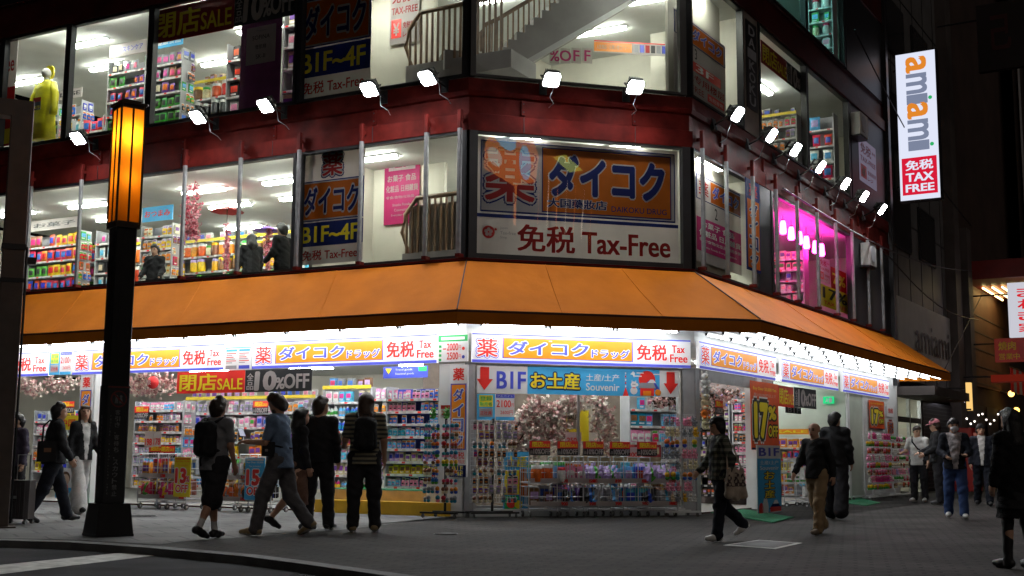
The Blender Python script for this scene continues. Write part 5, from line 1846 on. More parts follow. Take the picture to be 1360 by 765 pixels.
CX = [(702, 738), (740, 774), (775, 809), (811, 846), (848, 884)]
spec = [('white and orange tubs above dark trays', ('orange', 'white', 'blue', 'sky blue'), ('black', 'brown', 'grey'), ('698', '900'), ('jar', 'carton')),
        ('black, white and blue packs above purple cloths', ('blue', 'black', 'white'), ('purple', 'black', 'lilac'), ('1780', '298'), ('packet', 'pouch')),
        ('pale lilac bundles above pale blue bags', ('white', 'lilac', 'lilac'), ('grey', 'sky blue', 'white'), ('398', '398'), ('pouch', 'pouch')),
        ('shiny bright blue packs above teal ones', ('sky blue', 'blue', 'sky blue'), ('teal', 'teal', 'blue'), ('880', '980'), ('bag', 'bag')),
        ('lilac cushions above a white tub', ('lilac', 'lilac', 'white'), ('brown', 'black', 'grey'), ('698', '1080'), ('pouch', 'pouch'))]


def d_pop(b, w, h):
    R_(b, 0, w, .5 * h, h, SRED)
    b.text('閉店', .14 * w, .58 * h, .36 * h, YEL, .5 * w, -.006, .04)
    b.text('SALE', .66 * w, .6 * h, .2 * h, YEL, .3 * w, -.006, .03)
    b.text('10%OFF', .2 * w, .1 * h, .34 * h, PWHITE, .76 * w, -.006, .04)
    b.text('品', .04 * w, .12 * h, .2 * h, PWHITE, .12 * w, -.006)


for (a, c), (nm, tp, bt, pr, kd) in zip(CX, spec):
    u0 = at('C', a, 690, -.55)[0]
    loc = FP('C', u0, -.55, .006)
    cart('wire cart of ' + nm + ' before the corner window', loc, ROT['C'], pr, tp, bt, 'in the wire cart of ' + nm.split(' above')[0], a, kd)
    board('pop_card', 'small closing sale card on the cart of ' + nm.split(' above')[0], 'price card', 'C', (u0 + .08, u0 + .45, 1.03, 1.27), -.3, d_pop, SBLACK, .008)
for k, (px, py, lb, tp, bt) in enumerate(((188, 679, 'wire cart of red and green boxes beside the lantern post', ('red', 'white', 'teal', 'orange'), ('magenta', 'red', 'brown')), (213, 678, 'wire cart of folded goods beside the yellow 13%OFF banner', ('white', 'grey', 'sky blue'), ('brown', 'magenta', 'orange')),
                                          (293, 681, 'wire cart of pale towels behind the phone user', ('white', 'cream', 'green', 'white'), ('brown', 'orange', 'grey')), (322, 680, 'wire cart of snacks beside the blue banner', ('yellow', 'cream', 'white'), ('brown', 'black', 'cream')))):
    cart(lb, FP('L', at('L', px - 6, 676, -1.0)[0], -1.0, .006), ROT['L'], ('178', '198'), tp, bt, 'in the ' + lb.split(' beside')[0].split(' behind')[0], 40 + k, ('carton', 'pouch'))
for k, (px, py, lb, tp, bt) in enumerate(((1042, 688, 'wire cart of red boxes right of the blue standing sign', ('red', 'white', 'orange'), ('grey', 'brown', 'white')), (1062, 684, 'wire cart of folded goods behind the bald man', ('white', 'pink', 'red'), ('grey', 'black', 'brown')))):
    cart(lb, FP('R', at('R', (1041, 1062)[k], 680, -.2)[0], -.72, .006), ROT['R'], (), tp, bt, 'in the ' + lb.split(' right')[0].split(' behind')[0] + ' by the right entrance', 60 + k, ('carton', 'pouch'))
# price cards
for f, px0, px1, y0, y1, d, s, lb in (('L', 192, 203, 573, 594, -.1, '198', 'left one of two white price cards over the wire carts'), ('L', 203.5, 214, 573, 593, -.1, '178', 'right one of two white price cards over the wire carts'), ('C', 751, 772, 574, 590, .4, '2500', 'pink price card beside the blossom in the corner window'), ('C', 832, 853, 594, 609, .4, '3000', 'pink price card before the red gift box in the corner window')):
    board('price_card', lb, 'price card', f, rr(f, px0, px1, y0, y1, d), d, lambda b, w, h, s=s: b.text(s, .1 * w, .12 * h, .42 * h, SRED, .8 * w, -.006, .04), pm('price_pink', (.74, .5, .52), .6) if f == 'C' else PWHITE, .006)


def d_13(n, m1):
    def dr(b, w, h):
        b.text('Buy Over 10,000', .08 * w, .86 * h, .05 * h, m1, .84 * w, -.006, .02)
        b.text('Tax included', .2 * w, .78 * h, .04 * h, m1, .6 * w, -.006)
        R_(b, .06 * w, .94 * w, .93 * h, .98 * h, m1)
        b.otext(n, .12 * w, .36 * h, .34 * h, .6 * w, SRED, WHITE, -.006, .05, .1)
        b.otext('%', .74 * w, .38 * h, .14 * h, .2 * w, SRED, WHITE, -.006, .03, .08)
        b.otext('OFF', .14 * w, .12 * h, .18 * h, .72 * w, SRED, WHITE, -.006, .04, .1)
    return dr


board('standing_banner', 'yellow 13%OFF banner standing between the wire carts', 'banner', 'L', rr('L', 231, 253, 607, 660, -1.08), -1.08, d_13('13', SORANGE), YEL, .01)
board('standing_banner', 'sky blue 15%OFF banner standing beside the phone user', 'banner', 'L', rr('L', 325, 351, 608, 664, -1.08), -1.08, d_13('15', WHITE), SKYB, .01)


for k, (px, py, d, lb) in enumerate(((346, 541, 1.9, 'between the phone user and the man in black'), (208, 600, .3, 'over the red cart goods'), (222, 601, .3, 'beside the 13%OFF banner top'), (188, 548, 1.1, 'on the shelf below the red lantern'), (90, 541, 1.2, 'above the yellow card at the far left'), (955, 541, .3, 'under the dark blossom in the right entrance'))):
    f = 'R' if px > 900 else 'L'
    u_, z_ = at(f, px, py, d)
    board('pop_card', 'orange and black closing sale card ' + lb, 'price card', f, (u_ - .2, u_ + .2, z_ - .13, z_ + .13), d, d_pop, SBLACK, .008)

# racks of small things on casters
def rack(label, where, f, px0, px1, ytop, ybot, d, kind, cols, rows, seed, panels=2, post=BLACK, top=None, dens=1.0, hh=.15):
    u0, u1 = at(f, px0, ybot, d)[0], at(f, px1, ybot, d)[0]
    zt = at(f, (px0 + px1) / 2, ytop, d)[1]
    w = u1 - u0
    t = thing('display_rack', label, 'rack', FP(f, u0, d, .006), ROT[f])
    b = MB()
    b.box(0, w, .0, .05, .07, .10, post); b.box(0, w, .40, .45, .07, .10, post)
    b.box(w / 2 - .03, w / 2 + .03, .05, .40, .072, .098, post)
    b.build('base', t)
    for x in (.05, w - .05):
        for y in (.025, .425):
            b = MB(); b.tube([(x - .012, y, .035), (x + .012, y, .035)], .035, RUB, 10); b.tube([(x, y, .03), (x, y, .075)], .008, WIRE, 5); b.build('caster', t)
    b = MB(); b.tube([(w / 2, .225, .1), (w / 2, .225, zt)], .022, post, 8); b.build('post', t)
    pw = w / panels
    M = FM(f, u0, d, .006)
    rng = random.Random(seed)
    for p in range(panels):
        b = MB()
        for k in range(9):
            x = p * pw + .02 + (pw - .04) * k / 8
            b.tube([(x, .2, .25), (x, .2, zt - .03)], .003, WIRE, 4, False)
        for k in range(rows * 2 + 1):
            z = .25 + (zt - .28) * k / (rows * 2)
            b.tube([(p * pw + .02, .2, z), (p * pw + pw - .02, .2, z)], .003, WIRE, 4, False)
        b.build('grid_panel', t)
        rh = (zt - .3) / rows
        for r in range(rows):
            z = zt - .05 - (r + 1) * rh
            kd, cc = (kind, cols) if not isinstance(kind, list) else (kind[r % len(kind)], cols[r % len(cols)])
            for y in (.06,):
                good_row(M, ROT[f], p * pw + .02, p * pw + pw - .02, y, z, kd, cc, min(rh * .95, hh), where, rng, 1.0, dens)
    if top:
        b = MB(); b.box(w / 2 - .09, w / 2 + .09, .2, .21, zt + .01, zt + .22, PWHITE); b.text(top, w / 2, zt + .06, .07, SRED, .15, .195, .03, 'c'); b.box(w / 2 - .09, w / 2 + .09, .194, .2, zt + .16, zt + .22, SRED); b.build('card', t)
    return t


rack('black keychain rack of colourful charms before the corner pier', 'on the black keychain rack', 'L', 557, 606, 556, 690, -.75, 'charm', ['red', 'yellow', 'blue', 'grey', 'teal', 'orange', 'grey', 'brown'], 9, 5, 2, top='200', dens=.95, hh=.17)
rack('tall rack of pink and grey packets at the left of the corner window', 'on the tall rack at the left of the corner window', 'C', 626, 690, 556, 690, -.62, ['packet', 'packet', 'charm'], [['pink', 'grey', 'black', 'magenta'], ['grey', 'brown', 'purple'], ['orange', 'brown', 'cream', 'grey']], 9, 6, 2, dens=.95, hh=.17)
rack('tall rack of soft toys and bright packets right of the wire carts', 'on the rack right of the wire carts', 'C', 884, 931, 548, 690, -.62, ['soft_toy', 'soft_toy', 'charm'], [['white', 'pink', 'grey', 'lilac'], ['cream', 'yellow', 'grey', 'white'], ['sky blue', 'yellow', 'orange', 'lilac']], 8, 7, 2, post=WPAINT, dens=.95, hh=.19)
rack('rack of pink and yellow toys farther along the right side', 'on the rack farther along the right side', 'R', 1157, 1188, 572, 667, -.6, ['soft_toy', 'charm', 'charm'], [['pink', 'white', 'magenta'], ['yellow', 'yellow', 'pink'], ['red', 'brown', 'pink']], 8, 8, 2, post=WPAINT, dens=.95, hh=.18)
rack('white grid rack of pink trinkets beside the woman in the white tee', 'on the white grid rack beside the white tee', 'R', 1190, 1213, 576, 667, -.6, ['charm', 'charm', 'soft_toy'], [['pink', 'green', 'white'], ['red', 'brown', 'cream'], ['pink', 'lilac', 'white']], 8, 9, 2, post=WPAINT, dens=.9, hh=.18)
rack('grid rack of pale blue packets at the pale wall panel', 'on the grid rack at the pale wall panel', 'R', 1112, 1131, 570, 662, -.2, 'packet', ['white', 'sky blue', 'grey', 'lilac'], 7, 10, 1, post=WPAINT, dens=.9, hh=.17)
# soft toys hung on the right corner pier
k = 0
for px, py, c, s, lb in ((926.5, 516, 'white', .34, 'white soft toy hanging topmost on the right corner pier'), (928.5, 527, 'white', .30, 'white soft toy hanging second from the top on the right corner pier'), (926.5, 543, 'cream', .34, 'tan soft toy hanging third from the top on the right corner pier'), (928.5, 556, 'orange', .32, 'golden soft toy with a dark scarf hanging on the right corner pier'), (926, 570, 'cream', .30, 'tan soft toy hanging lowest on the right corner pier')):
    u_, z_ = at('R', px, py, -.15)
    o = good('soft_toy', c, FP('R', max(u_, .06), -.16, z_), ROT['C'] + .3, s, '')
    o['pri'] = 50; o['label'], o['group'] = lb, 'soft toys hung on the right corner pier'
for px, s in ((575, 1), (593, 2)):
    u_, z_ = at('L', px, 556, -.6)
    o = good('soft_toy', 'green', FP('L', u_, -.58, z_), ROT['L'], .2, ''); o['pri'] = 50; o['label'], o['group'] = f'green soft toy on top of the keychain rack, {"left" if s == 1 else "right"} one', 'green soft toys on the keychain rack'
# yellow board and trays inside the corner window
board('display_board', 'yellow display board standing behind the blossom in the corner window', 'board', 'C', rr('C', 753, 782, 545, 586, .9), .9, lambda b, w, h: (R_(b, .0, .5 * w, .4 * h, h, PWHITE), b.text('SALE', .06 * w, .7 * h, .16 * h, SBLACK, .4 * w, -.006, .02)), YEL, .02)
t = thing('display_table', 'pale cardboard display table inside the corner window', 'table', FP('C', at('C', 750, 600, .35)[0], .35, .14), ROT['C'])
w_ = at('C', 878, 600, .35)[0] - at('C', 750, 600, .35)[0]
CARD = pm('cardboard', (.42, .31, .18), .8, 0, .15, 5)
b = MB(); b.box(0, w_, 0, .7, .82, .87, CARD); b.build('table_top', t)
for x in (0, w_ - .05):
    b = MB(); b.box(x, x + .05, .02, .68, 0, .82, CARD); b.build('leg', t)
b = MB(); b.box(.05, w_ - .05, .0, .03, .5, .82, CARD); b.build('front_panel', t)
b = MB(); b.bbox(0, .5, 0, .3, 0, .22, pm('red_box', (.35, .02, .03), .5)); b.box(.04, .46, -.003, 0, .05, .17, gm('cream'))
tag(b.build('gift_box', loc=FP('C', at('C', 845, 600, .45)[0], .5, 1.012), rz=ROT['C']), 'dark red gift box on the table in the corner window', 'box')
for k, c in enumerate(['red', 'sky blue', 'white', 'green', 'orange']):
    o = good('bag', c, FP('C', 1.35 + k * .22, .4 + .05 * (k % 2), .145 + .0), ROT['C'], .3, 'low in the corner window behind the carts')

# yellow raincoat on a dummy, third floor
u_, z_ = at('L', 57, 186, .45)
t = thing('mannequin', 'shop dummy in a long yellow raincoat at the third floor window', 'mannequin', FP('L', u_, .45, 7.66), ROT['L'])
t.scale = (1.2, 1.1, 1.02)
RC = pm('yellow_raincoat', (.80, .74, .02), .4, 0, .2, 5, bump=.6, bscale=6)
b = MB()
prof = [(.0, .2), (.27, .22), (.25, .6), (.22, 1.0), (.23, 1.3), (.2, 1.45), (.1, 1.53), (.07, 1.55)]
n = 20
vs = [(r * (1 + .06 * math.sin(k * 5 * 2 * math.pi / n) * (1.6 - z)) * math.cos(2 * math.pi * k / n), r * .62 * (1 + .06 * math.sin(k * 5 * 2 * math.pi / n) * (1.6 - z)) * math.sin(2 * math.pi * k / n), z) for r, z in prof for k in range(n)]
b.add(vs, [(i * n + k, i * n + (k + 1) % n, (i + 1) * n + (k + 1) % n, (i + 1) * n + k) for i in range(len(prof) - 1) for k in range(n)], RC)
for s in (-1, 1):
    b.tube([(s * .17, 0, 1.44), (s * .27, -.02, 1.2), (s * .31, -.06, .85), (s * .31, -.08, .72)], [.08, .075, .07, .075], RC, 10)
b.build('raincoat', t, smooth=True)
b = MB(); b.ball((0, -.01, 1.70), (.085, .10, .12), pm('dummy_white', (.7, .68, .64), .4), 14, 10); b.tube([(0, 0, 1.5), (0, 0, 1.62)], .05, MATS['dummy_white'], 10); b.build('head', t, smooth=True)
b = MB()
vs = []
for i in range(7):
    a = math.pi * i / 6
    for k in range(9):
        e = -math.pi / 2 + math.pi * k / 8 * 1.0
        vs.append((.12 * math.cos(a) * math.cos(e * .9), .05 + .12 * abs(math.cos(e * .5)) * math.sin(a) * .9, 1.72 + .15 * math.sin(e) + .03))
b.add(vs, [(i * 9 + k, i * 9 + k + 1, i * 9 + k + 10, i * 9 + k + 9) for i in range(6) for k in range(8)], RC)
b.build('hood', t, smooth=True)
b = MB(); b.box(-.1, .1, -.205, -.2, .82, 1.0, SBLACK); b.text('1078', -.08, .85, .06, YEL, .16, -.207, .03); b.box(-.1, .1, -.204, -.2, 1.001, 1.1, PRED); b.build('price_card', t)
b = MB(); b.tube([(0, 0, -.25), (0, 0, .4)], .03, STEEL, 8); b.lathe([(0, -.26), (.2, -.26), (.2, -.24), (.03, -.22)], STEEL, 16); b.build('stand', t)
# ------------------------------------------------------------------ people
def surf(prims, h=.013, noise=0.0, clip=None, pad=.05, nseed=0, hem=None):
    """surface of a smooth union of tapered limbs.  prim: (a, b, ra, rb, k, squash) or ('e', centre, radii, k) -> verts, quads, nearest prim id"""
    lo, hi = np.full(3, 9.), np.full(3, -9.)
    for p in prims:
        if isinstance(p[0], str):
            c, r = np.array(p[1]), np.array(p[2])
            lo, hi = np.minimum(lo, c - r), np.maximum(hi, c + r)
        else:
            for c, r in ((p[0], p[2]), (p[1], p[3])):
                c = np.array(c)
                lo, hi = np.minimum(lo, c - r), np.maximum(hi, c + r)
    lo -= pad
    hi += pad
    n = np.ceil((hi - lo) / h).astype(int) + 1
    ax = [lo[i] + h * np.arange(n[i]) for i in range(3)]
    F = np.full(n, .3, np.float32)
    for p in prims:
        if isinstance(p[0], str):
            a = b = np.array(p[1]); R = max(p[2]); k = p[3]
        else:
            a, b, R, k = np.array(p[0]), np.array(p[1]), max(p[2], p[3]), p[4]
        m = R + .07
        i0 = np.maximum(0, ((np.minimum(a, b) - m - lo) / h).astype(int))
        i1 = np.minimum(n, ((np.maximum(a, b) + m - lo) / h).astype(int) + 2)
        sl = tuple(slice(i0[i], i1[i]) for i in range(3))
        X, Y, Z = np.meshgrid(ax[0][sl[0]], ax[1][sl[1]], ax[2][sl[2]], indexing='ij')
        if isinstance(p[0], str):
            r = np.array(p[2])
            q = np.sqrt(((X - a[0]) / r[0]) ** 2 + ((Y - a[1]) / r[1]) ** 2 + ((Z - a[2]) / r[2]) ** 2)
            d = (q - 1) * r.min()
        else:
            sq = p[5] if len(p) > 5 else 1.0     # squash front to back
            ba = (b - a) * np.array([1, sq, 1])
            PX, PY, PZ = X - a[0], (Y - a[1]) * sq, Z - a[2]
            t = np.clip((PX * ba[0] + PY * ba[1] + PZ * ba[2]) / max(1e-9, ba @ ba), 0, 1)
            d = np.sqrt((PX - t * ba[0]) ** 2 + (PY - t * ba[1]) ** 2 + (PZ - t * ba[2]) ** 2) - (p[2] + (p[3] - p[2]) * t)
        o = F[sl]
        k = max(k, 1e-4)
        hh = np.clip(.5 + .5 * (o - d) / k, 0, 1)
        F[sl] = o + (d - o) * hh - k * hh * (1 - hh)
    if noise or clip or hem is not None:
        X, Y, Z = np.meshgrid(*ax, indexing='ij')
        if noise:
            s = nseed * 1.7
            wr = np.sin(Z * 34 + 3.2 * np.sin(X * 11 + s) + 2.6 * np.sin(Y * 13 - s))
            F += noise * (1.1 * np.sin(X * 23 + Z * 31 + s) * np.sin(Y * 27 - Z * 17 + s * 2) + 1.0 * wr * np.abs(wr) + .5 * np.sin(Z * 61 + X * 37 + 2 * np.sin(Y * 21 + s)))
        if hem is not None:      # straight hem round the hips, clear of the arms
            F = np.where((np.hypot(X, Y * .9) < .235) & (Z < hem + .05), np.maximum(F, hem - Z), F)
        if clip:
            for (c, nn) in clip:      # keep the side the normal points to
                F = np.maximum(F, -((X - c[0]) * nn[0] + (Y - c[1]) * nn[1] + (Z - c[2]) * nn[2]))
    s = F < 0
    c = np.zeros(np.array(s.shape) - 1, np.int32)
    for dx in (0, 1):
        for dy in (0, 1):
            for dz in (0, 1):
                c += s[dx:s.shape[0] - 1 + dx, dy:s.shape[1] - 1 + dy, dz:s.shape[2] - 1 + dz]
    act = (c > 0) & (c < 8)
    idx = np.full(act.shape, -1, np.int64)
    I = np.argwhere(act)
    idx[act] = np.arange(len(I))
    acc, cnt = np.zeros((len(I), 3)), np.zeros(len(I))
    cor = [(i, j, k) for i in (0, 1) for j in (0, 1) for k in (0, 1)]
    for e0 in cor:
        for axis in range(3):
            if e0[axis]:
                continue
            e1 = list(e0); e1[axis] = 1
            f0 = F[I[:, 0] + e0[0], I[:, 1] + e0[1], I[:, 2] + e0[2]]
            f1 = F[I[:, 0] + e1[0], I[:, 1] + e1[1], I[:, 2] + e1[2]]
            x = (f0 < 0) != (f1 < 0)
            t = np.where(x, f0 / np.where(f0 == f1, 1, f0 - f1), 0)
            P = np.tile(np.array(e0, float), (len(I), 1))
            P[:, axis] = t
            acc[x] += P[x]
            cnt += x
    V = lo + h * (I + acc / np.maximum(cnt, 1)[:, None])
    Q = []
    for axis in range(3):
        b1, b2 = (axis + 1) % 3, (axis + 2) % 3
        s0 = [slice(0, -1) if i == axis else slice(1, -1) for i in range(3)]
        s1 = [slice(1, None) if i == axis else slice(1, -1) for i in range(3)]
        A, B = s[tuple(s0)], s[tuple(s1)]
        for sgn, msk in ((1, A & ~B), (-1, ~A & B)):
            E = np.argwhere(msk)
            if not len(E):
                continue
            E = E + np.array([0 if i == axis else 1 for i in range(3)])
            q = []
            for o1, o2 in ((-1, -1), (0, -1), (0, 0), (-1, 0)):
                e = E.copy(); e[:, b1] += o1; e[:, b2] += o2
                q.append(idx[e[:, 0], e[:, 1], e[:, 2]])
            q = np.stack(q, 1)
            Q.append(q if sgn > 0 else q[:, ::-1])
    return V, np.concatenate(Q)


def surf_obj(name, parent, sets, zones=None):
    """sets: list of (V, Q, material); zones: function(centroids) -> list of (mask, material) painted over"""
    vs, fs, mi, mats, o = [], [], [], [], 0
    for V, Q, m in sets:
        if m not in mats:
            mats.append(m)
        ids = np.full(len(Q), mats.index(m))
        if zones:
            cen = V[Q].mean(1)
            for mask, mm in zones(cen):
                if mask.any():
                    if mm not in mats:
                        mats.append(mm)
                    ids[mask] = mats.index(mm)
        vs.append(V); fs.append(Q + o); mi.append(ids); o += len(V)
    me = bpy.data.meshes.new(name)
    V, Q, mi = np.concatenate(vs), np.concatenate(fs), np.concatenate(mi)
    me.from_pydata(V.tolist(), [], Q.tolist())
    for m in mats:
        me.materials.append(m)
    me.polygons.foreach_set('material_index', mi.tolist())
    me.polygons.foreach_set('use_smooth', [True] * len(Q))
    me.update()
    ob = bpy.data.objects.new(name, me)
    COL.objects.link(ob)
    ob.parent = parent
    return ob


SKIN = pm('skin', (.52, .30, .20), .55, 0, .06, 12)
SKINT = pm('skin_tanned', (.40, .21, .13), .55, 0, .06, 12)
EYE = pm('eye_dark', (.02, .015, .012), .3)
LIP = pm('lips', (.34, .11, .09), .5)
HAIRB = pm('hair_black', (.010, .009, .009), .45, 0, .3, 40, bump=.5, bscale=90)
HAIRBR = pm('hair_brown', (.055, .027, .014), .45, 0, .3, 40, bump=.5, bscale=90)
HAIRM = pm('hair_dark_brown', (.03, .017, .010), .45, 0, .3, 40, bump=.5, bscale=90)


def cloth(name, c, rough=.85, var=.2, scale=9, bump=.35):
    return pm('cloth_' + name, c, rough, 0, var, scale, bump=bump, bscale=60, spec=.25)


def stripes(name, c1, c2, sc, axis=2, w=.5):
    m = pm('cloth_' + name, c1, .85)
    nt = m.node_tree
    b = nt.nodes['Principled BSDF']
    tc = nt.nodes.new('ShaderNodeTexCoord')
    wv = nt.nodes.new('ShaderNodeTexWave')
    wv.bands_direction = 'XYZ'[axis]
    wv.inputs['Scale'].default_value = sc
    wv.inputs['Distortion'].default_value = .4
    cr = nt.nodes.new('ShaderNodeValToRGB')
    cr.color_ramp.interpolation = 'CONSTANT'
    cr.color_ramp.elements[0].color = (*c1, 1)
    cr.color_ramp.elements[1].color = (*c2, 1)
    cr.color_ramp.elements[1].position = w
    nt.links.new(tc.outputs['Object'], wv.inputs['Vector'])
    nt.links.new(wv.outputs['Fac'], cr.inputs[0])
    nt.links.new(cr.outputs[0], b.inputs['Base Color'])
    return m


def V3(*a): return np.array(a, float)


def person(label, pos, heading, H=1.7, lean=0.0, legs=((0, 0), (0, 0)), arms=((0, 8, 10), (0, 8, 10)), head=(0, 0), skin=SKIN, hair=None, hairm=HAIRB,
           top=None, topm=None, jacket=None, bottom=None, botm=None, shoem=None, sockm=None, face=True, cap=None, mask=None, beard=None, sleeve='long', build=1.0,
           twist=0.0, forearm_in=(0, 0), low=True, hgrid=.0125, inner=None, innerw=.055, feet=(0, 0)):
    """heading in degrees: 0 faces away from the camera, 180 towards it, 90 to the left, -90 to the right"""
    t = thing('person', label, 'person')
    s = H / 1.7
    hipz = .90
    up = V3(0, math.sin(rad(lean)), math.cos(rad(lean)))
    pel = V3(0, 0, hipz)
    chest = pel + up * .33
    neck = pel + up * .55
    tw = rad(twist)
    across = V3(math.cos(tw), math.sin(tw), 0)
    J = {}
    body, shirt, trous, shoes, socks = [], [], [], [], []
    B = build
    # torso
    sh = [chest + up * .165 - across * .175 * B, chest + up * .165 + across * .175 * B]
    body += [(pel + V3(0, 0, .02), chest, .135 * B, .14 * B, .05, 1.35), (chest, chest + up * .13, .14 * B, .12 * B, .05, 1.35), (sh[0], sh[1], .062, .062, .05, 1.1), (neck - up * .05, neck + up * .05, .062, .058, .03)]
    hc = neck + up * .03 + V3(0, .02, .125)
    # legs
    for i, sx in enumerate((-1, 1)):
        th, kn = rad(legs[i][0]), rad(legs[i][1])
        spread = rad(legs[i][2]) if len(legs[i]) > 2 else rad(2.5)
        hip = pel + V3(sx * .09 * B, 0, -.02)
        d1 = V3(sx * math.sin(spread), math.sin(th), -math.cos(th)); d1 /= np.linalg.norm(d1)
        d2 = V3(sx * math.sin(spread) * .6, math.sin(th - kn), -math.cos(th - kn)); d2 /= np.linalg.norm(d2)
        knee = hip + d1 * .43
        ank = knee + d2 * .41
        fp = rad(feet[i]) if feet[i] else (max(0, min(1.0, (kn - th))) * .75 if kn - th > .35 else (-.25 if th - kn > .3 else 0))
        fd = V3(sx * .12, math.cos(fp), -math.sin(fp))
        J[('leg', i)] = (hip, knee, ank)
        body += [(hip, knee, .088 * B, .056, .03), (knee, ank, .055, .037, .02), (knee + d2 * .1 + V3(0, -.012, 0), knee + d2 * .2 + V3(0, -.012, 0), .05, .045, .03)]
        sole = V3(0, -math.sin(fp), -math.cos(fp))
        heel, toe = ank + sole * .035 - fd * .035, ank + sole * .045 + fd * .155
        body += [(ank, heel, .036, .035, .02), (heel, toe, .033, .026, .03)]
        sh_ = [(ank + V3(0, 0, -.01), heel, .044, .044, .03), (heel, heel + (toe - heel) * .6, .044, .046, .03, 1.0), (heel + (toe - heel) * .6, toe + fd * .015, .045, .034, .03)]
        shoes.append((sh_, heel, toe, sole))
        if sockm: socks += [(ank + d2 * -.14, ank, .042, .042, .01)]
        if bottom in ('trousers', 'slim', 'wide', 'shorts'):
            kw = {'trousers': (.108, .090, .086, .080), 'slim': (.093, .068, .062, .055), 'wide': (.115, .108, .115, .125), 'shorts': (.12, .118, 0, 0)}[bottom]
            trous += [(hip + V3(0, 0, .03), knee if bottom != 'shorts' else hip + d1 * .46, kw[0] * B, kw[1] * B, .04)]
            if bottom != 'shorts':
                trous += [(knee, ank + d2 * (.0 if bottom != 'slim' else -.02), kw[2], kw[3], .035)]
    if bottom:
        trous += [(pel + V3(0, 0, .06), pel + V3(0, -.005, -.03), .14 * B, .145 * B, .05, 1.25)]
    if bottom == 'skirt':
        m_ = (J[('leg', 0)][1] + J[('leg', 1)][1]) / 2
        trous += [(pel, m_ + V3(0, 0, -.12), .15, .21, .05, 1.15)]
    if bottom == 'miniskirt':
        trous += [(pel, pel + V3(0, 0, -.28), .16, .23, .05, 1.1)]
    # arms
    for i, sx in enumerate((-1, 1)):
        fw, ab, el = (rad(x) for x in arms[i][:3])
        fin = rad(forearm_in[i])
        base = sh[i] + across * sx * .005
        d1 = V3(sx * math.sin(ab), math.sin(fw) * math.cos(ab), -math.cos(fw) * math.cos(ab))
        el_p = base + d1 * .28
        a2 = fw + el
        d2 = V3(sx * math.sin(ab) * .4 - sx * math.sin(fin), math.sin(a2) * math.cos(fin), -math.cos(a2) * math.cos(fin)); d2 /= np.linalg.norm(d2)
        wr = el_p + d2 * .245
        J[('arm', i)] = (base, el_p, wr, d2)
        body += [(base, el_p, .048 * B, .040 * B, .03), (el_p, wr, .040 * B, .026, .02), (wr, wr + d2 * .03, .026, .028, .02)]
        if top:
            end = {'long': 1.0, 'short': 0, 'none': -1}[sleeve]
            r1 = .074 if top in ('jacket', 'coat') else .068 if top == 'sweater' else .066
            shirt += [(base - across * sx * .02, el_p if end else base + d1 * .2, r1 * B, r1 * .92 * B, .035)]
            if end: shirt += [(el_p, wr - d2 * .01, r1 * .9 * B, r1 * .72, .03)]
    if top:
        k = 1.17 if top in ('jacket', 'coat') else 1.1
        hem = {'tee': -.05, 'jacket': -.04, 'coat': -.34, 'crop': .06}.get(top, -.05)
        bx = pel + up * .0
        shirt += [(bx + V3(0, 0, hem - .06), chest, (.172 + (.015 if top in ('coat',) else 0)) * B * k, .142 * B * k, .05, 1.22), (chest, chest + up * .12, .142 * B * k, .125 * B * k, .05, 1.3), (sh[0], sh[1], .072, .072, .05, 1.05),
                  (neck - up * .075, neck - up * .03, .08, .066, .03)]
        if top in ('jacket', 'coat'):
            shirt += [(neck - up * .05, neck + up * .01, .075, .075, .02)]
    # head, kept fine enough to carry a face
    yaw, pit = rad(head[0]), rad(head[1])
    cyw, syw, cp, sp = math.cos(yaw), math.sin(yaw), math.cos(pit), math.sin(pit)

    def hp(x, y, z):
        y, z = y * cp - z * sp, y * sp + z * cp
        return hc + V3(x * cyw - y * syw, x * syw + y * cyw, z)
    hd_ = [(hp(0, -.028, .03), hp(0, .012, .035), .082, .078, .03), (hp(0, .03, -.055), hp(0, .045, -.07), .050, .040, .045), (hp(0, .02, -.02), hp(0, .045, -.045), .066, .052, .04),
           (hp(0, .092, .012), hp(0, .104, -.022), .010, .015, .018), (hp(-.018, .09, -.068), hp(.018, .09, -.068), .011, .011, .012),
           (hp(-.04, .078, .030), hp(.04, .078, .030), .013, .013, .02),
           ('e', hp(-.079, -.006, -.004), (.014, .024, .034), .008), ('e', hp(.079, -.006, -.004), (.014, .024, .034), .008),
           (hp(0, -.01, -.08), neck - up * .02, .058, .06, .03)]
    full = body + hd_
    V, Q = surf(full, hgrid)

    def zones(c):
        z = []
        if face:
            for sx in (-1, 1):
                e = hp(sx * .032, .082, .006)
                z.append((np.linalg.norm((c - e) / V3(.016, .02, .0085), axis=1) < 1, EYE))
                e = hp(sx * .034, .085, .030)
                z.append((np.linalg.norm((c - e) / V3(.022, .022, .007), axis=1) < 1, hairm))
            e = hp(0, .098, -.068)
            z.append((np.linalg.norm((c - e) / V3(.024, .022, .0095), axis=1) < 1, LIP))
        if beard:
            e = hp(0, .055, -.085)
            z.append((np.linalg.norm((c - e) / V3(.075, .062, .05), axis=1) < 1, beard))
        return z
    sets = [(V, Q, skin)]
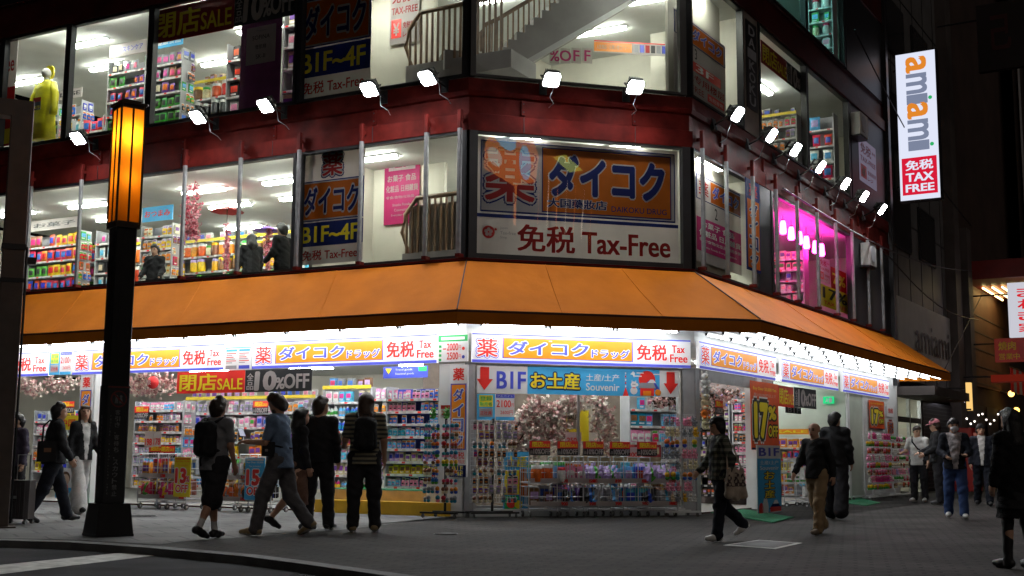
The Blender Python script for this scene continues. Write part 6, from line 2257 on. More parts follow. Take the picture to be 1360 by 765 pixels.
    # hands: palm, four fingers, thumb, each its own bent chain
    if low:
        for i, sx in enumerate((-1, 1)):
            b_, e_, w_, d_ = J[('arm', i)]
            side = V3(0, 1, 0) - d_ * d_[1]
            if np.linalg.norm(side) < .4: side = V3(-sx * 1., 0, .0) - d_ * (-sx * d_[0])
            side /= np.linalg.norm(side)           # towards the thumb
            nrm = np.cross(d_, side) * 1.0
            inn = nrm if nrm @ V3(-sx, 0, 0) > 0 else -nrm
            pl = w_ + d_ * .085
            hp_ = [(w_ - d_ * .02, w_ + d_ * .03, .027, .03, .015), (w_ + d_ * .03 + side * .022, pl + side * .026, .017, .014, .02), (w_ + d_ * .03 - side * .018, pl - side * .026, .017, .013, .02), (w_ + d_ * .03, pl, .018, .015, .02)]
            for k, (o, L) in enumerate(((.030, .068), (.010, .078), (-.010, .072), (-.029, .056))):
                p0 = pl + side * o
                p1 = p0 + (d_ * .9 + inn * .25) * L * .5
                p2 = p1 + (d_ * .7 + inn * .62) * L * .5
                hp_ += [(p0 - d_ * .01, p1, .0095, .0085, .004), (p1, p2, .0085, .007, .004)]
            p0 = w_ + d_ * .03 + side * .03
            p1 = p0 + (d_ * .55 + side * .65 + inn * .3) * .042
            hp_ += [(w_ + d_ * .02 + side * .015, p0, .015, .0125, .01), (p0, p1, .0115, .010, .006), (p1, p1 + (d_ * .85 + side * .1 + inn * .35) * .032, .010, .008, .004)]
            v_, q_ = surf(hp_, .0062, pad=.02)
            sets.append((v_, q_, skin))
    ob = surf_obj('body', t, sets, zones)
    parts = [ob]
    if bottom:
        nm = {'skirt': 'skirt', 'miniskirt': 'skirt', 'shorts': 'shorts'}.get(bottom, 'trousers')
        clip = []
        if bottom == 'skirt': clip = [((0, 0, pel[2] - .56), (0, 0, 1))]
        if bottom == 'miniskirt': clip = [((0, 0, pel[2] - .30), (0, 0, 1))]
        clip += [(tuple(pel + up * .13), tuple(-up))]
        v_, q_ = surf(trous, .0135, .0042, clip, nseed=len(label))
        parts.append(surf_obj(nm, t, [(v_, q_, botm)]))
    if top:
        hemz = pel[2] + {'tee': -.09, 'jacket': -.07, 'coat': -.40, 'crop': .03, 'sweater': -.06}[top]
        v_, q_ = surf(shirt, .0135, .0048 if top != 'tee' else .0042, None, nseed=len(label) + 3, hem=hemz)
        parts.append(surf_obj({'tee': 'shirt', 'crop': 'shirt', 'sweater': 'sweater', 'jacket': 'jacket', 'coat': 'coat'}[top], t, [(v_, q_, topm)], inner and (lambda c: [((np.abs(c[:, 0]) < innerw * (.45 + 1.1 * np.clip((c[:, 2] - pel[2] + .02) * 1.6, 0, 1))) & (c[:, 1] > .03) & (c[:, 2] < neck[2] + .05), inner)])))
    for sh_, heel, toe, sole in shoes:
        v_, q_ = surf(sh_, .011)
        if shoem: parts.append(surf_obj('shoe', t, [(v_, q_, shoem if not isinstance(shoem, tuple) else shoem[0])], (lambda c, h=heel, s_=sole: [((c - h) @ s_ > .025, shoem[1])]) if isinstance(shoem, tuple) else None))
    if socks:
        for k in (0, 1):
            v_, q_ = surf(socks[k:k + 1], .011)
            parts.append(surf_obj('sock', t, [(v_, q_, sockm)]))
    hr, hclip = [], []
    if hair:
        hr = [(hp(0, -.032, .032), hp(0, -.002, .060), .095, .085, .04)]
        fwd = hp(0, 1, 0) - hc
        upv = hp(0, 0, 1) - hc
        if hair in ('short', 'fringe'):
            hr += [(hp(-.034, -.05, -.03), hp(.034, -.05, -.03), .066, .066, .05), (hp(-.02, -.055, -.085), hp(.02, -.055, -.085), .05, .05, .04), (hp(-.070, .005, .04), hp(-.074, -.03, -.02), .024, .02, .03), (hp(.070, .005, .04), hp(.074, -.03, -.02), .024, .02, .03)]
            if hair == 'fringe': hr += [(hp(-.05, .06, .07), hp(.05, .06, .07), .03, .03, .03), (hp(-.04, .078, .048), hp(.04, .078, .052), .016, .018, .02)]
            else: hr += [(hp(-.04, .04, .095), hp(.045, .048, .085), .036, .03, .03), (hp(-.02, .0, .13), hp(.03, -.03, .125), .03, .03, .03)]
        if hair in ('long', 'shoulder'):
            L = -.34 if hair == 'long' else -.2
            hr += [(hp(0, -.06, .0), hp(0, -.085, L * .75), .098, .098, .05, 1.25), (hp(-.07, .0, .03), hp(-.085, .0, L * .7), .028, .026, .03), (hp(.07, .0, .03), hp(.085, .0, L * .7), .028, .026, .03), (hp(-.05, .06, .08), hp(.05, .06, .08), .03, .03, .03)]
            hr += [(hp(0, -.08, L * .75), hp(0, -.085, L), .09, .06, .05, 1.3)]
        if hair == 'tied':
            hr += [(hp(0, -.09, .0), hp(0, -.12, -.06), .03, .025, .03), (hp(-.05, .05, .085), hp(.05, .05, .085), .03, .03, .03), (hp(-.06, -.02, .0), hp(.06, -.02, .0), .04, .04, .03)]
        if hair == 'balding':
            hr = [(hp(-.072, -.02, -.005), hp(-.05, -.075, -.01), .018, .024, .03), (hp(.072, -.02, -.005), hp(.05, -.075, -.01), .018, .024, .03), (hp(-.04, -.085, -.01), hp(.04, -.085, -.01), .024, .024, .03)]
        hc_ = None
        if hair in ('short', 'fringe', 'shoulder', 'long', 'tied'):
            fz = .055 if hair == 'short' else .042
            pn = hp(0, -.70, .71) - hp(0, 0, 0)
            hc_ = None
            if hc_ is None:      # long hair: only the face stays free
                hr = [q for q in hr]
        v_, q_ = surf(hr, .0105, .0035, hc_, nseed=len(label))
        parts.append(surf_obj('hair', t, [(v_, q_, hairm)]))
    if cap:
        v_, q_ = surf([(hp(0, -.03, .055), hp(0, .012, .058), .094, .09, .03)], .011, 0, [(tuple(hp(0, 0, .035)), tuple(hp(0, -.2, 1) - hc))])
        v2, q2 = surf([(hp(-.04, .10, .042), hp(.04, .10, .042), .04, .04, .02), (hp(-.03, .135, .036), hp(.03, .135, .036), .035, .035, .02)], .008, 0, [(tuple(hp(0, 0, .036)), tuple(hp(0, 0, 1) - hc)), (tuple(hp(0, 0, .052)), tuple(hc - hp(0, 0, 1)))])
        parts.append(surf_obj('cap', t, [(v_, q_, cap), (v2, q2, cap)]))
    if mask:
        v_, q_ = surf([(hp(-.035, .075, -.05), hp(.035, .075, -.05), .04, .04, .03), (hp(0, .09, -.03), hp(0, .085, -.085), .035, .03, .03)], .01)
        parts.append(surf_obj('face_mask', t, [(v_, q_, mask)]))
    # onto the ground
    zmin = min(min(v.co.z for v in p.data.vertices) for p in parts)
    t.location = (pos[0], pos[1], (pos[2] if len(pos) > 2 else .004) - zmin * s)
    t.rotation_euler = (0, 0, rad(heading))
    t.scale = (s, s, s)
    J['neck'], J['chest'], J['pel'], J['up'], J['hp'], J['t'], J['across'] = neck, chest, pel, up, hp, t, across
    return J


def held(J, name, label, cat, group=None):
    t = J['t']
    return thing(name, label, cat, tuple(t.location), t.rotation_euler.z), t.scale.x


def backpack(J, label, m, size=(.30, .16, .44), straps=True):
    o, s = held(J, 'backpack', label, 'backpack')
    o.scale = (s, s, s)
    c = J['chest'] + V3(0, -.20, -.02)
    w, d, h = size
    v_, q_ = surf([(c + V3(x, y, -h / 2 + .07), c + V3(x, y, h / 2 - .08), .07, .06, .06) for x in (-w / 2 + .07, 0, w / 2 - .07) for y in (-.02, .02)], .014, .003)
    surf_obj('bag_body', o, [(v_, q_, m)])
    v_, q_ = surf([(c + V3(x, -.07, -h / 2 + .07), c + V3(x, -.065, .0), .05, .045, .06) for x in (-.06, .06)], .014, .002)
    surf_obj('pocket', o, [(v_, q_, m)])
    for sx in (-1, 1):
        b = MB()
        sh = J['chest'] + J['up'] * .22
        b.tube([c + V3(sx * .08, .04, h / 2 - .04), sh + V3(sx * .11, -.08, .0), sh + V3(sx * .115, .0, .025), sh + V3(sx * .12, .09, -.02), J['chest'] + V3(sx * .14, .13, -.04), J['chest'] + V3(sx * .155, .02, -.2), c + V3(sx * .11, .03, -h / 2 + .08)], .019, m, 8)
        b.build('strap', o, smooth=True)
    b = MB(); b.tube([c + V3(-.03, .0, h / 2), c + V3(-.03, 0, h / 2 + .03), c + V3(.03, 0, h / 2 + .03), c + V3(.03, 0, h / 2)], .008, m, 6); b.build('handle', o)
    return o


BLK = cloth('black', (.019, .019, .021))
BLK2 = cloth('black_trousers', (.022, .021, .024))
GRYT = cloth('grey_tee', (.19, .19, .20))
BLUT = cloth('slate_blue_tee', (.14, .20, .30))
GRYP = cloth('grey_trousers', (.10, .095, .10))
WHT = cloth('white', (.56, .55, .53))
KHA = cloth('khaki', (.30, .21, .115))
JEAN = cloth('blue_jeans', (.035, .065, .17))
DNAV = cloth('dark_navy', (.012, .014, .022))
BROWNC = cloth('brown_skirt', (.17, .09, .06))
SHB = pm('shoe_black', (.012, .012, .013), .5)
SHW = pm('shoe_white', (.55, .54, .52), .6)
SHT = pm('shoe_tan', (.28, .20, .10), .6)
SOLE = pm('shoe_sole', (.35, .34, .32), .7)
STRIPE = stripes('striped_tee', (.05, .05, .045), (.26, .23, .15), 5.5)


def plaid_mat():
    m = pm('cloth_plaid', (.05, .055, .045), .9)
    nt = m.node_tree
    b = nt.nodes['Principled BSDF']
    tc = nt.nodes.new('ShaderNodeTexCoord')
    prev = None
    for ax, sc in (('X', 4.2), ('Z', 3.6)):
        wv = nt.nodes.new('ShaderNodeTexWave'); wv.bands_direction = ax; wv.inputs['Scale'].default_value = sc; wv.inputs['Distortion'].default_value = .5
        gt = nt.nodes.new('ShaderNodeMath'); gt.operation = 'GREATER_THAN'; gt.inputs[1].default_value = .55
        nt.links.new(tc.outputs['Object'], wv.inputs['Vector']); nt.links.new(wv.outputs['Fac'], gt.inputs[0])
        if prev:
            ad = nt.nodes.new('ShaderNodeMath'); ad.inputs[1].default_value = 0
            nt.links.new(prev.outputs[0], ad.inputs[0]); nt.links.new(gt.outputs[0], ad.inputs[1]); prev = ad
        else: prev = gt
    dv = nt.nodes.new('ShaderNodeMath'); dv.operation = 'MULTIPLY'; dv.inputs[1].default_value = .5
    nt.links.new(prev.outputs[0], dv.inputs[0])
    cr = nt.nodes.new('ShaderNodeValToRGB')
    cr.color_ramp.elements[0].color = (.022, .022, .020, 1); cr.color_ramp.elements[1].color = (.22, .21, .17, 1)
    e = cr.color_ramp.elements.new(.5); e.color = (.075, .085, .06, 1)
    nt.links.new(dv.outputs[0], cr.inputs[0]); nt.links.new(cr.outputs[0], b.inputs['Base Color'])
    return m


def hgt(px, yfeet, ytop):
    x, y = gnd(px, yfeet)
    r = ray(px, ytop)
    return (x, y), CAMH + y / r[1] * r[2]


# --- left group
p, H = hgt(66, 694, 541)
J = person('man in black jacket and dark trousers walking beside a wheeled suitcase', p, -60, H, 3, ((20, 4), (-18, 12)), ((-8, 10, 25), (10, 12, 20)), (-10, 0), hair='short', top='jacket', topm=BLK, bottom='trousers', botm=DNAV, shoem=SHB, build=1.08)
o, s = held(J, 'shoulder_bag', 'black shoulder bag with a brown patch worn by the man with the suitcase', 'bag')
b = MB(); b.bbox(.12, .25, -.26, .02, .86, 1.16, BLK, .03); b.box(.2, .252, -.18, -.08, 1.0, 1.06, pm('leather_brown', (.20, .09, .04), .5)); b.build('bag_body', o)
b = MB(); b.tube([(.18, -.2, 1.14), (.05, -.17, 1.38), (-.12, -.06, 1.47), (-.13, .1, 1.4), (.0, .16, 1.2), (.18, .0, 1.1)], .014, BLK, 6); b.build('strap', o)
p, H = hgt(104, 683, 546)
J = person('woman with long brown hair in black jacket and wide white trousers', p, -130, H, 2, ((-16, 16), (17, 4)), ((12, 9, 20), (-8, 8, 20)), (-22, 12), hair='shoulder', hairm=HAIRBR, top='jacket', topm=BLK, inner=WHT, bottom='wide', botm=WHT, shoem=SHB, build=.92)
p, H = hgt(281, 716, 536)
J = person('man in grey tee and black shorts with a backpack, walking to the right', p, -28, H, 2, ((9, 4, -4), (-13, 16, -4)), ((-4, 9, 12), (4, 6, 14)), (5, 0), hair='short', hairm=HAIRM, top='tee', topm=GRYT, sleeve='short', bottom='shorts', botm=BLK2, shoem=SHB, sockm=WHT, skin=SKINT, build=1.05)
backpack(J, 'black backpack on the man in black shorts', BLK)
p, H = hgt(369, 712, 528)
J = person('bearded man in blue tee and grey trousers looking down at his phone', p, 78, H, 5, ((22, 10), (-14, 24)), ((12, 8, 80), (10, 8, 84)), (0, -30), hair='short', hairm=HAIRM, top='tee', topm=BLUT, sleeve='short', bottom='trousers', botm=GRYP, shoem=(SHT, SOLE), beard=HAIRM, skin=SKINT, forearm_in=(12, 14), build=1.08)
o, s = held(J, 'phone', 'mobile phone with a lit screen held by the bearded man', 'phone')
w_ = (J[('arm', 0)][2] + J[('arm', 1)][2]) / 2 + V3(0, .13, .06)
M_ = Matrix.Translation(Vector((w_ + V3(.0, .06, .05)) * s)) @ Matrix.Rotation(rad(-45), 4, 'Z') @ Matrix.Rotation(rad(40), 4, 'X')
b = MB(M_); b.bbox(-.038, .038, -.075, .085, -.004, .004, BLACK, .008); b.build('case', o)
b = MB(M_); b.quad([(-.034, -.07, .0055), (.034, -.07, .005), (.034, .08, .005), (-.034, .08, .005)], glow('phone_screen', (.75, .8, .95), .6)); b.build('screen', o)
o.location.z = J['t'].location.z
o, s = held(J, 'belt_bag', 'black belt bag at the hip of the bearded man', 'bag')
o.location.z = J['t'].location.z
b = MB(); b.bbox(-.26, -.13, .0, .16, .98, 1.16, BLK, .03); b.box(-.262, -.2, .06, .10, 1.04, 1.07, STEEL); b.build('bag_body', o)
b = MB(); b.tube([(-.2, .08, 1.12), (-.16, .16, 1.1), (0, .2, 1.08), (.16, .1, 1.06), (.16, -.06, 1.06), (0, -.15, 1.08), (-.16, -.06, 1.1), (-.2, .04, 1.12)], .012, BLK, 6); b.build('strap', o)
p, H = hgt(393, 706, 545)
J = person('woman in a long brown skirt mostly hidden behind the bearded man', p, -60, H * .98, 2, ((14, 6), (-20, 22)), ((0, 8, 15), (0, 8, 15)), (0, 0), hair='shoulder', hairm=HAIRB, top='sweater', topm=BLK, bottom='skirt', botm=BROWNC, shoem=SHB, build=.9)
p, H = hgt(421, 704, 536)
J = person('man in black sweater and black trousers standing with his back to the street', p, -12, H, 1, ((2, 3, 5), (0, 2, 6)), ((0, 9, 10), (2, 9, 8)), (-40, 0), hair='short', hairm=HAIRM, top='sweater', topm=BLK, bottom='trousers', botm=BLK2, shoem=(SHB, SOLE), build=1.05, skin=SKIN)
p, H = hgt(482, 707, 531)
J = person('long haired person in striped tee and black trousers seen from behind', p, 8, H, 1, ((0, 2, 3), (3, 4, 4)), ((12, 9, 60), (2, 9, 14)), (0, -6), hair='long', hairm=HAIRBR, top='tee', topm=STRIPE, sleeve='short', bottom='trousers', botm=BLK2, shoem=(SHT, SOLE), build=1.12, skin=SKINT)
backpack(J, 'black backpack on the long haired person in the striped tee', BLK, (.28, .16, .42))
# --- right group
p, H = hgt(958, 719, 562)
J = person('young man in plaid jacket and dark cap walking left with a tote bag', p, 105, H, 2, ((9, 2), (-14, 34)), ((-16, 12, 25), (8, 12, 35)), (-12, -4), hair='fringe', top='jacket', topm=plaid_mat(), inner=BLK, bottom='trousers', botm=DNAV, shoem=SHW, cap=cloth('dark_cap', (.015, .014, .014)), build=1.02)
o, s = held(J, 'tote_bag', 'cream tote bag with dark print on the shoulder of the plaid jacket man', 'bag')
o.scale = (s, s, s); o.location.z = J['t'].location.z
TOTE = cloth('cream_tote', (.40, .33, .26)); PRN = cloth('tote_print', (.07, .05, .05))
rng = random.Random(4)
vs = []
for i in range(5):
    for sgn in (-1, 1):
        x = -.26 - .10 * i / 4 * .5
        vs.append((x + sgn * .035 * math.sin(math.pi * min(1, .15 + i / 4)), 0, 0))
v_, q_ = surf([((-.30, -.22, .62), (-.29, -.20, .98), .06, .035, .05), ((-.31, .02, .62), (-.29, .0, .98), .06, .035, .05), ((-.31, -.1, .60), (-.29, -.1, .98), .065, .04, .05)], .014, .004)
surf_obj('bag_body', o, [(v_, q_, TOTE)], lambda c: [((c[:, 0] < -.33) & (c[:, 2] > .74) & (c[:, 2] < .94) & (np.sin(c[:, 1] * 90) * np.sin(c[:, 2] * 70 + 1) > -.2), PRN)])
b = MB(); b.tube([(-.29, -.2, .99), (-.24, -.1, 1.3), (-.19, -.02, 1.44), (-.22, .0, 1.3), (-.29, .02, .99)], .014, TOTE, 6); b.build('strap', o)
p, H = hgt(1087, 710, 567)
J = person('balding man in black sweater and khaki trousers walking to the left', p, 128, H, 2, ((15, 8), (-13, 16)), ((-16, 12, 15), (14, 12, 18)), (8, -2), hair='balding', hairm=HAIRM, top='sweater', topm=BLK, bottom='trousers', botm=KHA, shoem=cloth('shoe_taupe', (.20, .16, .12)), build=1.05)
p, H = hgt(1112, 690, 556)
J = person('person in black jacket and wide trousers walking behind the balding man', p, -30, H, 1, ((10, 4), (-10, 8)), ((4, 10, 12), (-4, 10, 14)), (-30, 0), hair='fringe', hairm=HAIRB, top='jacket', topm=BLK, bottom='wide', botm=BLK2, shoem=(SHB, SOLE), build=1.05)
p, H = hgt(1222, 667, 571)
J = person('woman in a white tee with a dark crossbody strap looking at the rack', p, 140, H, 1, ((0, 2), (3, 4)), ((2, 9, 12), (22, 12, 55)), (45, -12), hair='tied', hairm=HAIRM, top='tee', topm=WHT, sleeve='short', bottom='trousers', botm=BLK2, shoem=SHW, build=1.1)
o, s = held(J, 'crossbody_bag', 'small dark crossbody bag of the woman in the white tee', 'bag')
o.scale = (s, s, s)
b = MB(); b.bbox(-.28, -.14, -.04, .1, .92, 1.12, BLK, .02); b.build('bag_body', o)
b = MB(); b.tube([(-.2, .05, 1.1), (-.05, .16, 1.2), (.08, .15, 1.36), (.13, .02, 1.48), (.08, -.14, 1.36), (-.1, -.16, 1.2), (-.2, -.02, 1.1)], .018, BLK, 6); b.build('strap', o)
p, H = hgt(1248, 671, 563)
J = person('man in a pink cap and black clothes standing turned to the left', p, 80, H, 2, ((2, 3), (-3, 4)), ((12, 8, 50), (15, 8, 55)), (0, -10), hair='short', hairm=HAIRM, top='jacket', topm=BLK, bottom='trousers', botm=BLK2, shoem=(SHB, SOLE), cap=cloth('pink_cap', (.55, .20, .24)), build=1.05)
p, H = hgt(1271, 689, 562)
J = person('person in a white face mask, printed tee, dark shirt and blue jeans', p, 165, H, 1, ((10, 4), (-8, 8)), ((16, 14, 62), (10, 12, 60)), (10, -6), hair='fringe', hairm=HAIRB, top='jacket', topm=DNAV, inner=cloth('pale_print', (.36, .33, .34), .8, .6, 14), innerw=.09, bottom='trousers', botm=JEAN, shoem=SHW, mask=cloth('mask_white', (.62, .62, .66)), forearm_in=(25, 25), build=1.02, sleeve='long')
p, H = hgt(1307, 672, 568)
J = person('man in a dark suit with an open white shirt walking towards the street', p, 160, H, 1, ((12, 4), (-10, 10)), ((6, 9, 14), (-6, 9, 14)), (8, -4), hair='fringe', hairm=HAIRB, top='jacket', topm=DNAV, inner=WHT, bottom='trousers', botm=DNAV, shoem=SHB, build=1.0)
p, H = hgt(1353, 755, 553)
J = person('woman in a black coat and high black boots cut off by the right edge', p, 25, H, 1, ((3, 2), (-4, 6)), ((2, 9, 12), (2, 9, 12)), (0, 0), hair='long', hairm=HAIRB, top='coat', topm=cloth('fuzzy_black', (.010, .010, .011), .95, .4, 40, .9), bottom='miniskirt', botm=BLK, shoem=SHB, sockm=None, build=1.05)
o = J['t']
st_p = []
for i in (0, 1):
    hip_, kn_, an_ = J[('leg', i)]
    v_, q_ = surf([(kn_ + (hip_ - kn_) * .12, kn_, .066, .064, .02), (kn_, an_, .064, .05, .02), (an_, an_ + V3(0, .0, -.05), .05, .05, .02), (an_ + V3(0, 0, -.05), an_ + V3(0, .14, -.065), .045, .04, .03)], .0125, .002)
    surf_obj('boot', o, [(v_, q_, SHB)])
p, H = hgt(17, 688, 556)
J = person('person in a purple grey jacket half hidden by the dark pole', p, 150, H, 1, ((0, 2), (4, 6)), ((0, 9, 12), (0, 9, 12)), (0, -10), hair='short', top='jacket', topm=cloth('purple_grey', (.06, .05, .075)), bottom='trousers', botm=BLK2, shoem=SHB)
# --- silhouettes behind the second floor glass
for px, py, d, hd_, lb, hr in ((335, 316, 1.0, 30, 'shopper in black behind the second floor glass below the parasols', 'shoulder'), (377, 303, .6, 60, 'tall shopper in a dark hood at the edge of the second floor glass', 'short'), (207, 331, .75, 170, 'shopper in dark clothes behind the second floor glass beside the lantern post', 'short')):
    u_, z_ = at('L', px, py, d)
    q = FP('L', u_, d, 3.71)
    J = person(lb, (q.x, q.y, 3.71), hd_, z_ - 3.7, 3, ((0, 2), (2, 3)), ((8, 9, 40), (8, 9, 40)), (0, -12), hair=hr, top='jacket', topm=BLK, bottom='trousers', botm=BLK2, shoem=SHB, hgrid=.017, low=False)
# --- wheeled suitcase
x, y = gnd(23, 696)
t = thing('suitcase', 'dark ribbed wheeled suitcase standing at the left edge beside the walking man', 'suitcase', (x, y, .005), -.2)
SUIT = pm('suitcase_shell', (.05, .043, .045), .35, 0, .15, 4)
b = MB(); b.bbox(-.21, .21, -.13, .13, .07, .62, SUIT, .05)
for k in range(6): b.bbox(-.17 + k * .06, -.13 + k * .06, -.137, .137, .10, .59, SUIT, .008)
b.build('shell', t)
b = MB(); b.box(-.04, .05, -.145, -.138, .36, .40, STEEL); b.build('latch', t)
b = MB(); b.tube([(-.1, .08, .62), (-.1, .08, .98), (.1, .08, .98), (.1, .08, .62)], .011, STEEL, 6); b.build('handle', t)
for sx in (-1, 1):
    for sy in (-1, 1):
        b = MB(); b.tube([(sx * .17 - .02, sy * .09, .03), (sx * .17 + .02, sy * .09, .03)], .03, RUB, 10); b.box(sx * .17 - .012, sx * .17 + .012, sy * .09 - .012, sy * .09 + .012, .04, .075, SBLACK); b.build('wheel', t)
# ------------------------------------------------------------------ street furniture and the neighbours
def zat(x, y, px, py):
    r = ray(px, py)
    return CAMH + y / r[1] * r[2]


x, y = gnd(143, 712)
POST = pm('lamp_post_black', (.013, .013, .014), .4, .3, .2, 5)
LFR = pm('lantern_frame', (.03, .016, .008), .5, .2)
lt = thing('street_lamp', 'black lantern post with a tall glowing orange lantern', 'street lamp', (x, y, .005), rad(38))
b = MB(); b.prism_z([(-.24, -.24), (.24, -.24), (.24, .24), (-.24, .24)], 0, .03, POST)
vs = [(sx * .235, sy * .235, .03) for sx, sy in ((-1, -1), (1, -1), (1, 1), (-1, 1))] + [(sx * .195, sy * .195, .40) for sx, sy in ((-1, -1), (1, -1), (1, 1), (-1, 1))]
b.add(vs, [(4, 5, 6, 7)] + [(i, (i + 1) % 4, 4 + (i + 1) % 4, 4 + i) for i in range(4)], POST); b.build('base', lt)
zl0, zl1 = zat(x, y, 172, 300), zat(x, y, 174, 143)
b = MB(); b.bbox(-.135, .135, -.135, .135, .40, zl0 - .05, POST, .012)
for a in (-.14, .137): b.box(-.05, .05, a, a + .003, .5, zl0 - .1, POST)
b.bbox(-.165, .165, -.165, .165, zl0 - .05, zl0, LFR, .01); b.build('post', lt)
PAN = bpy.data.materials.new('lantern_panel'); PAN.use_nodes = True
nt = PAN.node_tree; nt.nodes.remove(nt.nodes['Principled BSDF'])
tl = nt.nodes.new('ShaderNodeBsdfTranslucent'); nz = nt.nodes.new('ShaderNodeTexNoise'); nz.inputs['Scale'].default_value = 14
cr = nt.nodes.new('ShaderNodeValToRGB'); cr.color_ramp.elements[0].color = (.90, .33, .02, 1); cr.color_ramp.elements[1].color = (.96, .42, .035, 1)
nt.links.new(nz.outputs['Fac'], cr.inputs[0]); nt.links.new(cr.outputs[0], tl.inputs[0]); nt.links.new(tl.outputs[0], nt.nodes['Material Output'].inputs[0])
for k in range(4):
    b = MB(Matrix.Rotation(k * math.pi / 2, 4, 'Z'))
    for s in (-1, 1):
        b.quad([(s * .078 - .066, -.15, zl0 + .03), (s * .078 + .066, -.15, zl0 + .03), (s * .078 + .066, -.15, zl1 - .05), (s * .078 - .066, -.15, zl1 - .05)], PAN)
    b.build('panel', lt)
b = MB()
for k in range(4):
    b.M = Matrix.Rotation(k * math.pi / 2, 4, 'Z')
    b.box(-.165, -.142, -.165, -.142, zl0, zl1, LFR)
    b.box(-.012, .012, -.163, -.146, zl0, zl1, LFR)
    b.box(-.133, .133, -.163, -.14, zl0, zl0 + .03, LFR); b.box(-.133, .133, -.163, -.14, zl1 - .05, zl1, LFR)
b.M = Matrix(); b.bbox(-.185, .185, -.185, .185, zl1, zl1 + .03, LFR); b.bbox(-.12, .12, -.12, .12, zl1 + .03, zl1 + .07, LFR)
b.build('lantern_frame', lt)
for zz, e, nm in ((zl1 - .40, 10, 'bulb'), (zl0 + .6, 1.6, 'bulb')):
    lg = bpy.data.lights.new('bulb', 'POINT'); lg.energy = e; lg.color = (1, .62, .26); lg.shadow_soft_size = .06
    lo = bpy.data.objects.new('bulb', lg); COL.objects.link(lo); lo.parent = lt; lo.location = (0, 0, zz)
DIMRED = pm('dim_red_print', (.13, .016, .016), .7, 0, .3, 9)  # print colours darkened so the notice reads as dimly lit
DIMGREY = pm('dim_grey_print', (.13, .13, .13), .7, 0, .3, 9)
# the black notice wrapped round the post
W_ = .142
b = MB(); z0, z1 = zat(x, y, 160, 668), zat(x, y, 163, 513)
b.bbox(-W_, W_, -W_, W_, z0, z1, pm('notice_cloth', (.012, .012, .013), .7, 0, .2, 6), .012); b.box(-W_ - .002, W_ + .002, -W_ - .003, -W_, z1 - .03, z1 - .012, DIMRED)
wrap = b.build('notice_wrap', lt)
b = MB(Matrix.Rotation(0, 4, 'Z'))
disc(b, .0, z1 - .17, .105, DIMRED, -W_ - .004, 24); disc(b, .0, z1 - .17, .088, SBLACK, -W_ - .005, 24)
for sx in (-1, 1):
    disc(b, sx * .028, z1 - .14, .018, DIMGREY, -W_ - .006, 10); PG(b, [(sx * .028 - .024, z1 - .225), (sx * .028 + .024, z1 - .225), (sx * .028 + .014, z1 - .16), (sx * .028 - .014, z1 - .16)], DIMGREY, -W_ - .006)
PG(b, [(-.072, z1 - .112), (-.058, z1 - .098), (.072, z1 - .228), (.058, z1 - .242)], DIMRED, -W_ - .007)
for k, ch in enumerate('客引き・客待ち・スカウト禁止'):
    b.text(ch, -.035, z1 - .37 - k * .077, .062 if ch != '・' else .015, DIMGREY, .062 if ch != '・' else .015, -W_ - .006, .03)
for k, ch in enumerate('Touting is prohibited here'):
    if ch != ' ': b.text(ch, -.1, z1 - .4 - k * .038, .022, DIMGREY, None, -W_ - .006)
b.build('notice_lettering', wrap)
b = MB(Matrix.Rotation(-math.pi / 2, 4, 'Z'))
for k, ch in enumerate('客引き行為は条例で禁止'):
    b.text(ch, -.03, z1 - .42 - k * .07, .05, DIMGREY, .05, -W_ - .006, .02)
b.build('notice_lettering', wrap)

# dark gantry pole at the left edge
x, y = gnd(-5, 701)
POLE = pm('pole_brown_grey', (.075, .055, .045), .5, .2, .2, 4)
t = thing('gantry_pole', 'square dark pole with a cross beam cut off by the left edge', 'pole', (x, y, .005), rad(24))
zt = zat(x, y, 20, 158)
b = MB(); b.bbox(-.15, .15, -.15, .15, .02, zt, POLE, .012); b.bbox(-.24, .24, -.24, .24, 0, .02, POLE); b.build('post', t)
b = MB(); b.bbox(-5, .15, -.12, .12, zt, zt + .24, POLE, .01); b.build('cross_beam', t)
zc = zat(x, y, 15, 330)
b = MB(); b.bbox(-.165, .165, -.165, .165, zc - .04, zc + .04, POST); b.build('clamp', t)
b = MB(); b.bbox(-.16, .16, -.16, .16, zc - .5, zc - .44, POST); b.build('clamp', t)
b = MB(); b.box(.15, .30, -.05, .05, zc - .22, zc - .12, POST); b.build('hook', t)
b = MB(); b.tube([(.17, -.17, .1), (.17, -.17, 2.0), (.168, -.168, zc)], .018, POST, 6); b.build('conduit', t)

# air conditioners on the right flank
for px, py, d, s, lb in ((1160, 338, -.28, .62, 'pale air conditioner box on the right flank below the last floodlight'), (1148, 166, -.28, .7, 'dim air conditioner box at the right flank of the third floor')):
    u_, z_ = at('R', px, py, d)
    t = thing('air_conditioner', lb, 'air conditioner', FP('R', u_, d, z_ - .3), ROT['R'])
    b = MB(); b.bbox(-s / 2, s / 2, 0, .26, 0, .58, pm('ac_beige', (.42, .42, .40), .5), .02); b.build('casing', t)
    b = MB(); b.M = Matrix.Translation((-.06, -.002, .3)) @ Matrix.Rotation(math.pi / 2, 4, 'X'); b.lathe([(.22, 0), (.22, .012), (.2, .014), (.03, .014), (0, .014)], GREY, 20); b.build('grille', t)
    b = MB(); b.box(-s / 2, s / 2, .02, .3, -.05, -.004, BLACK); b.build('bracket', t)

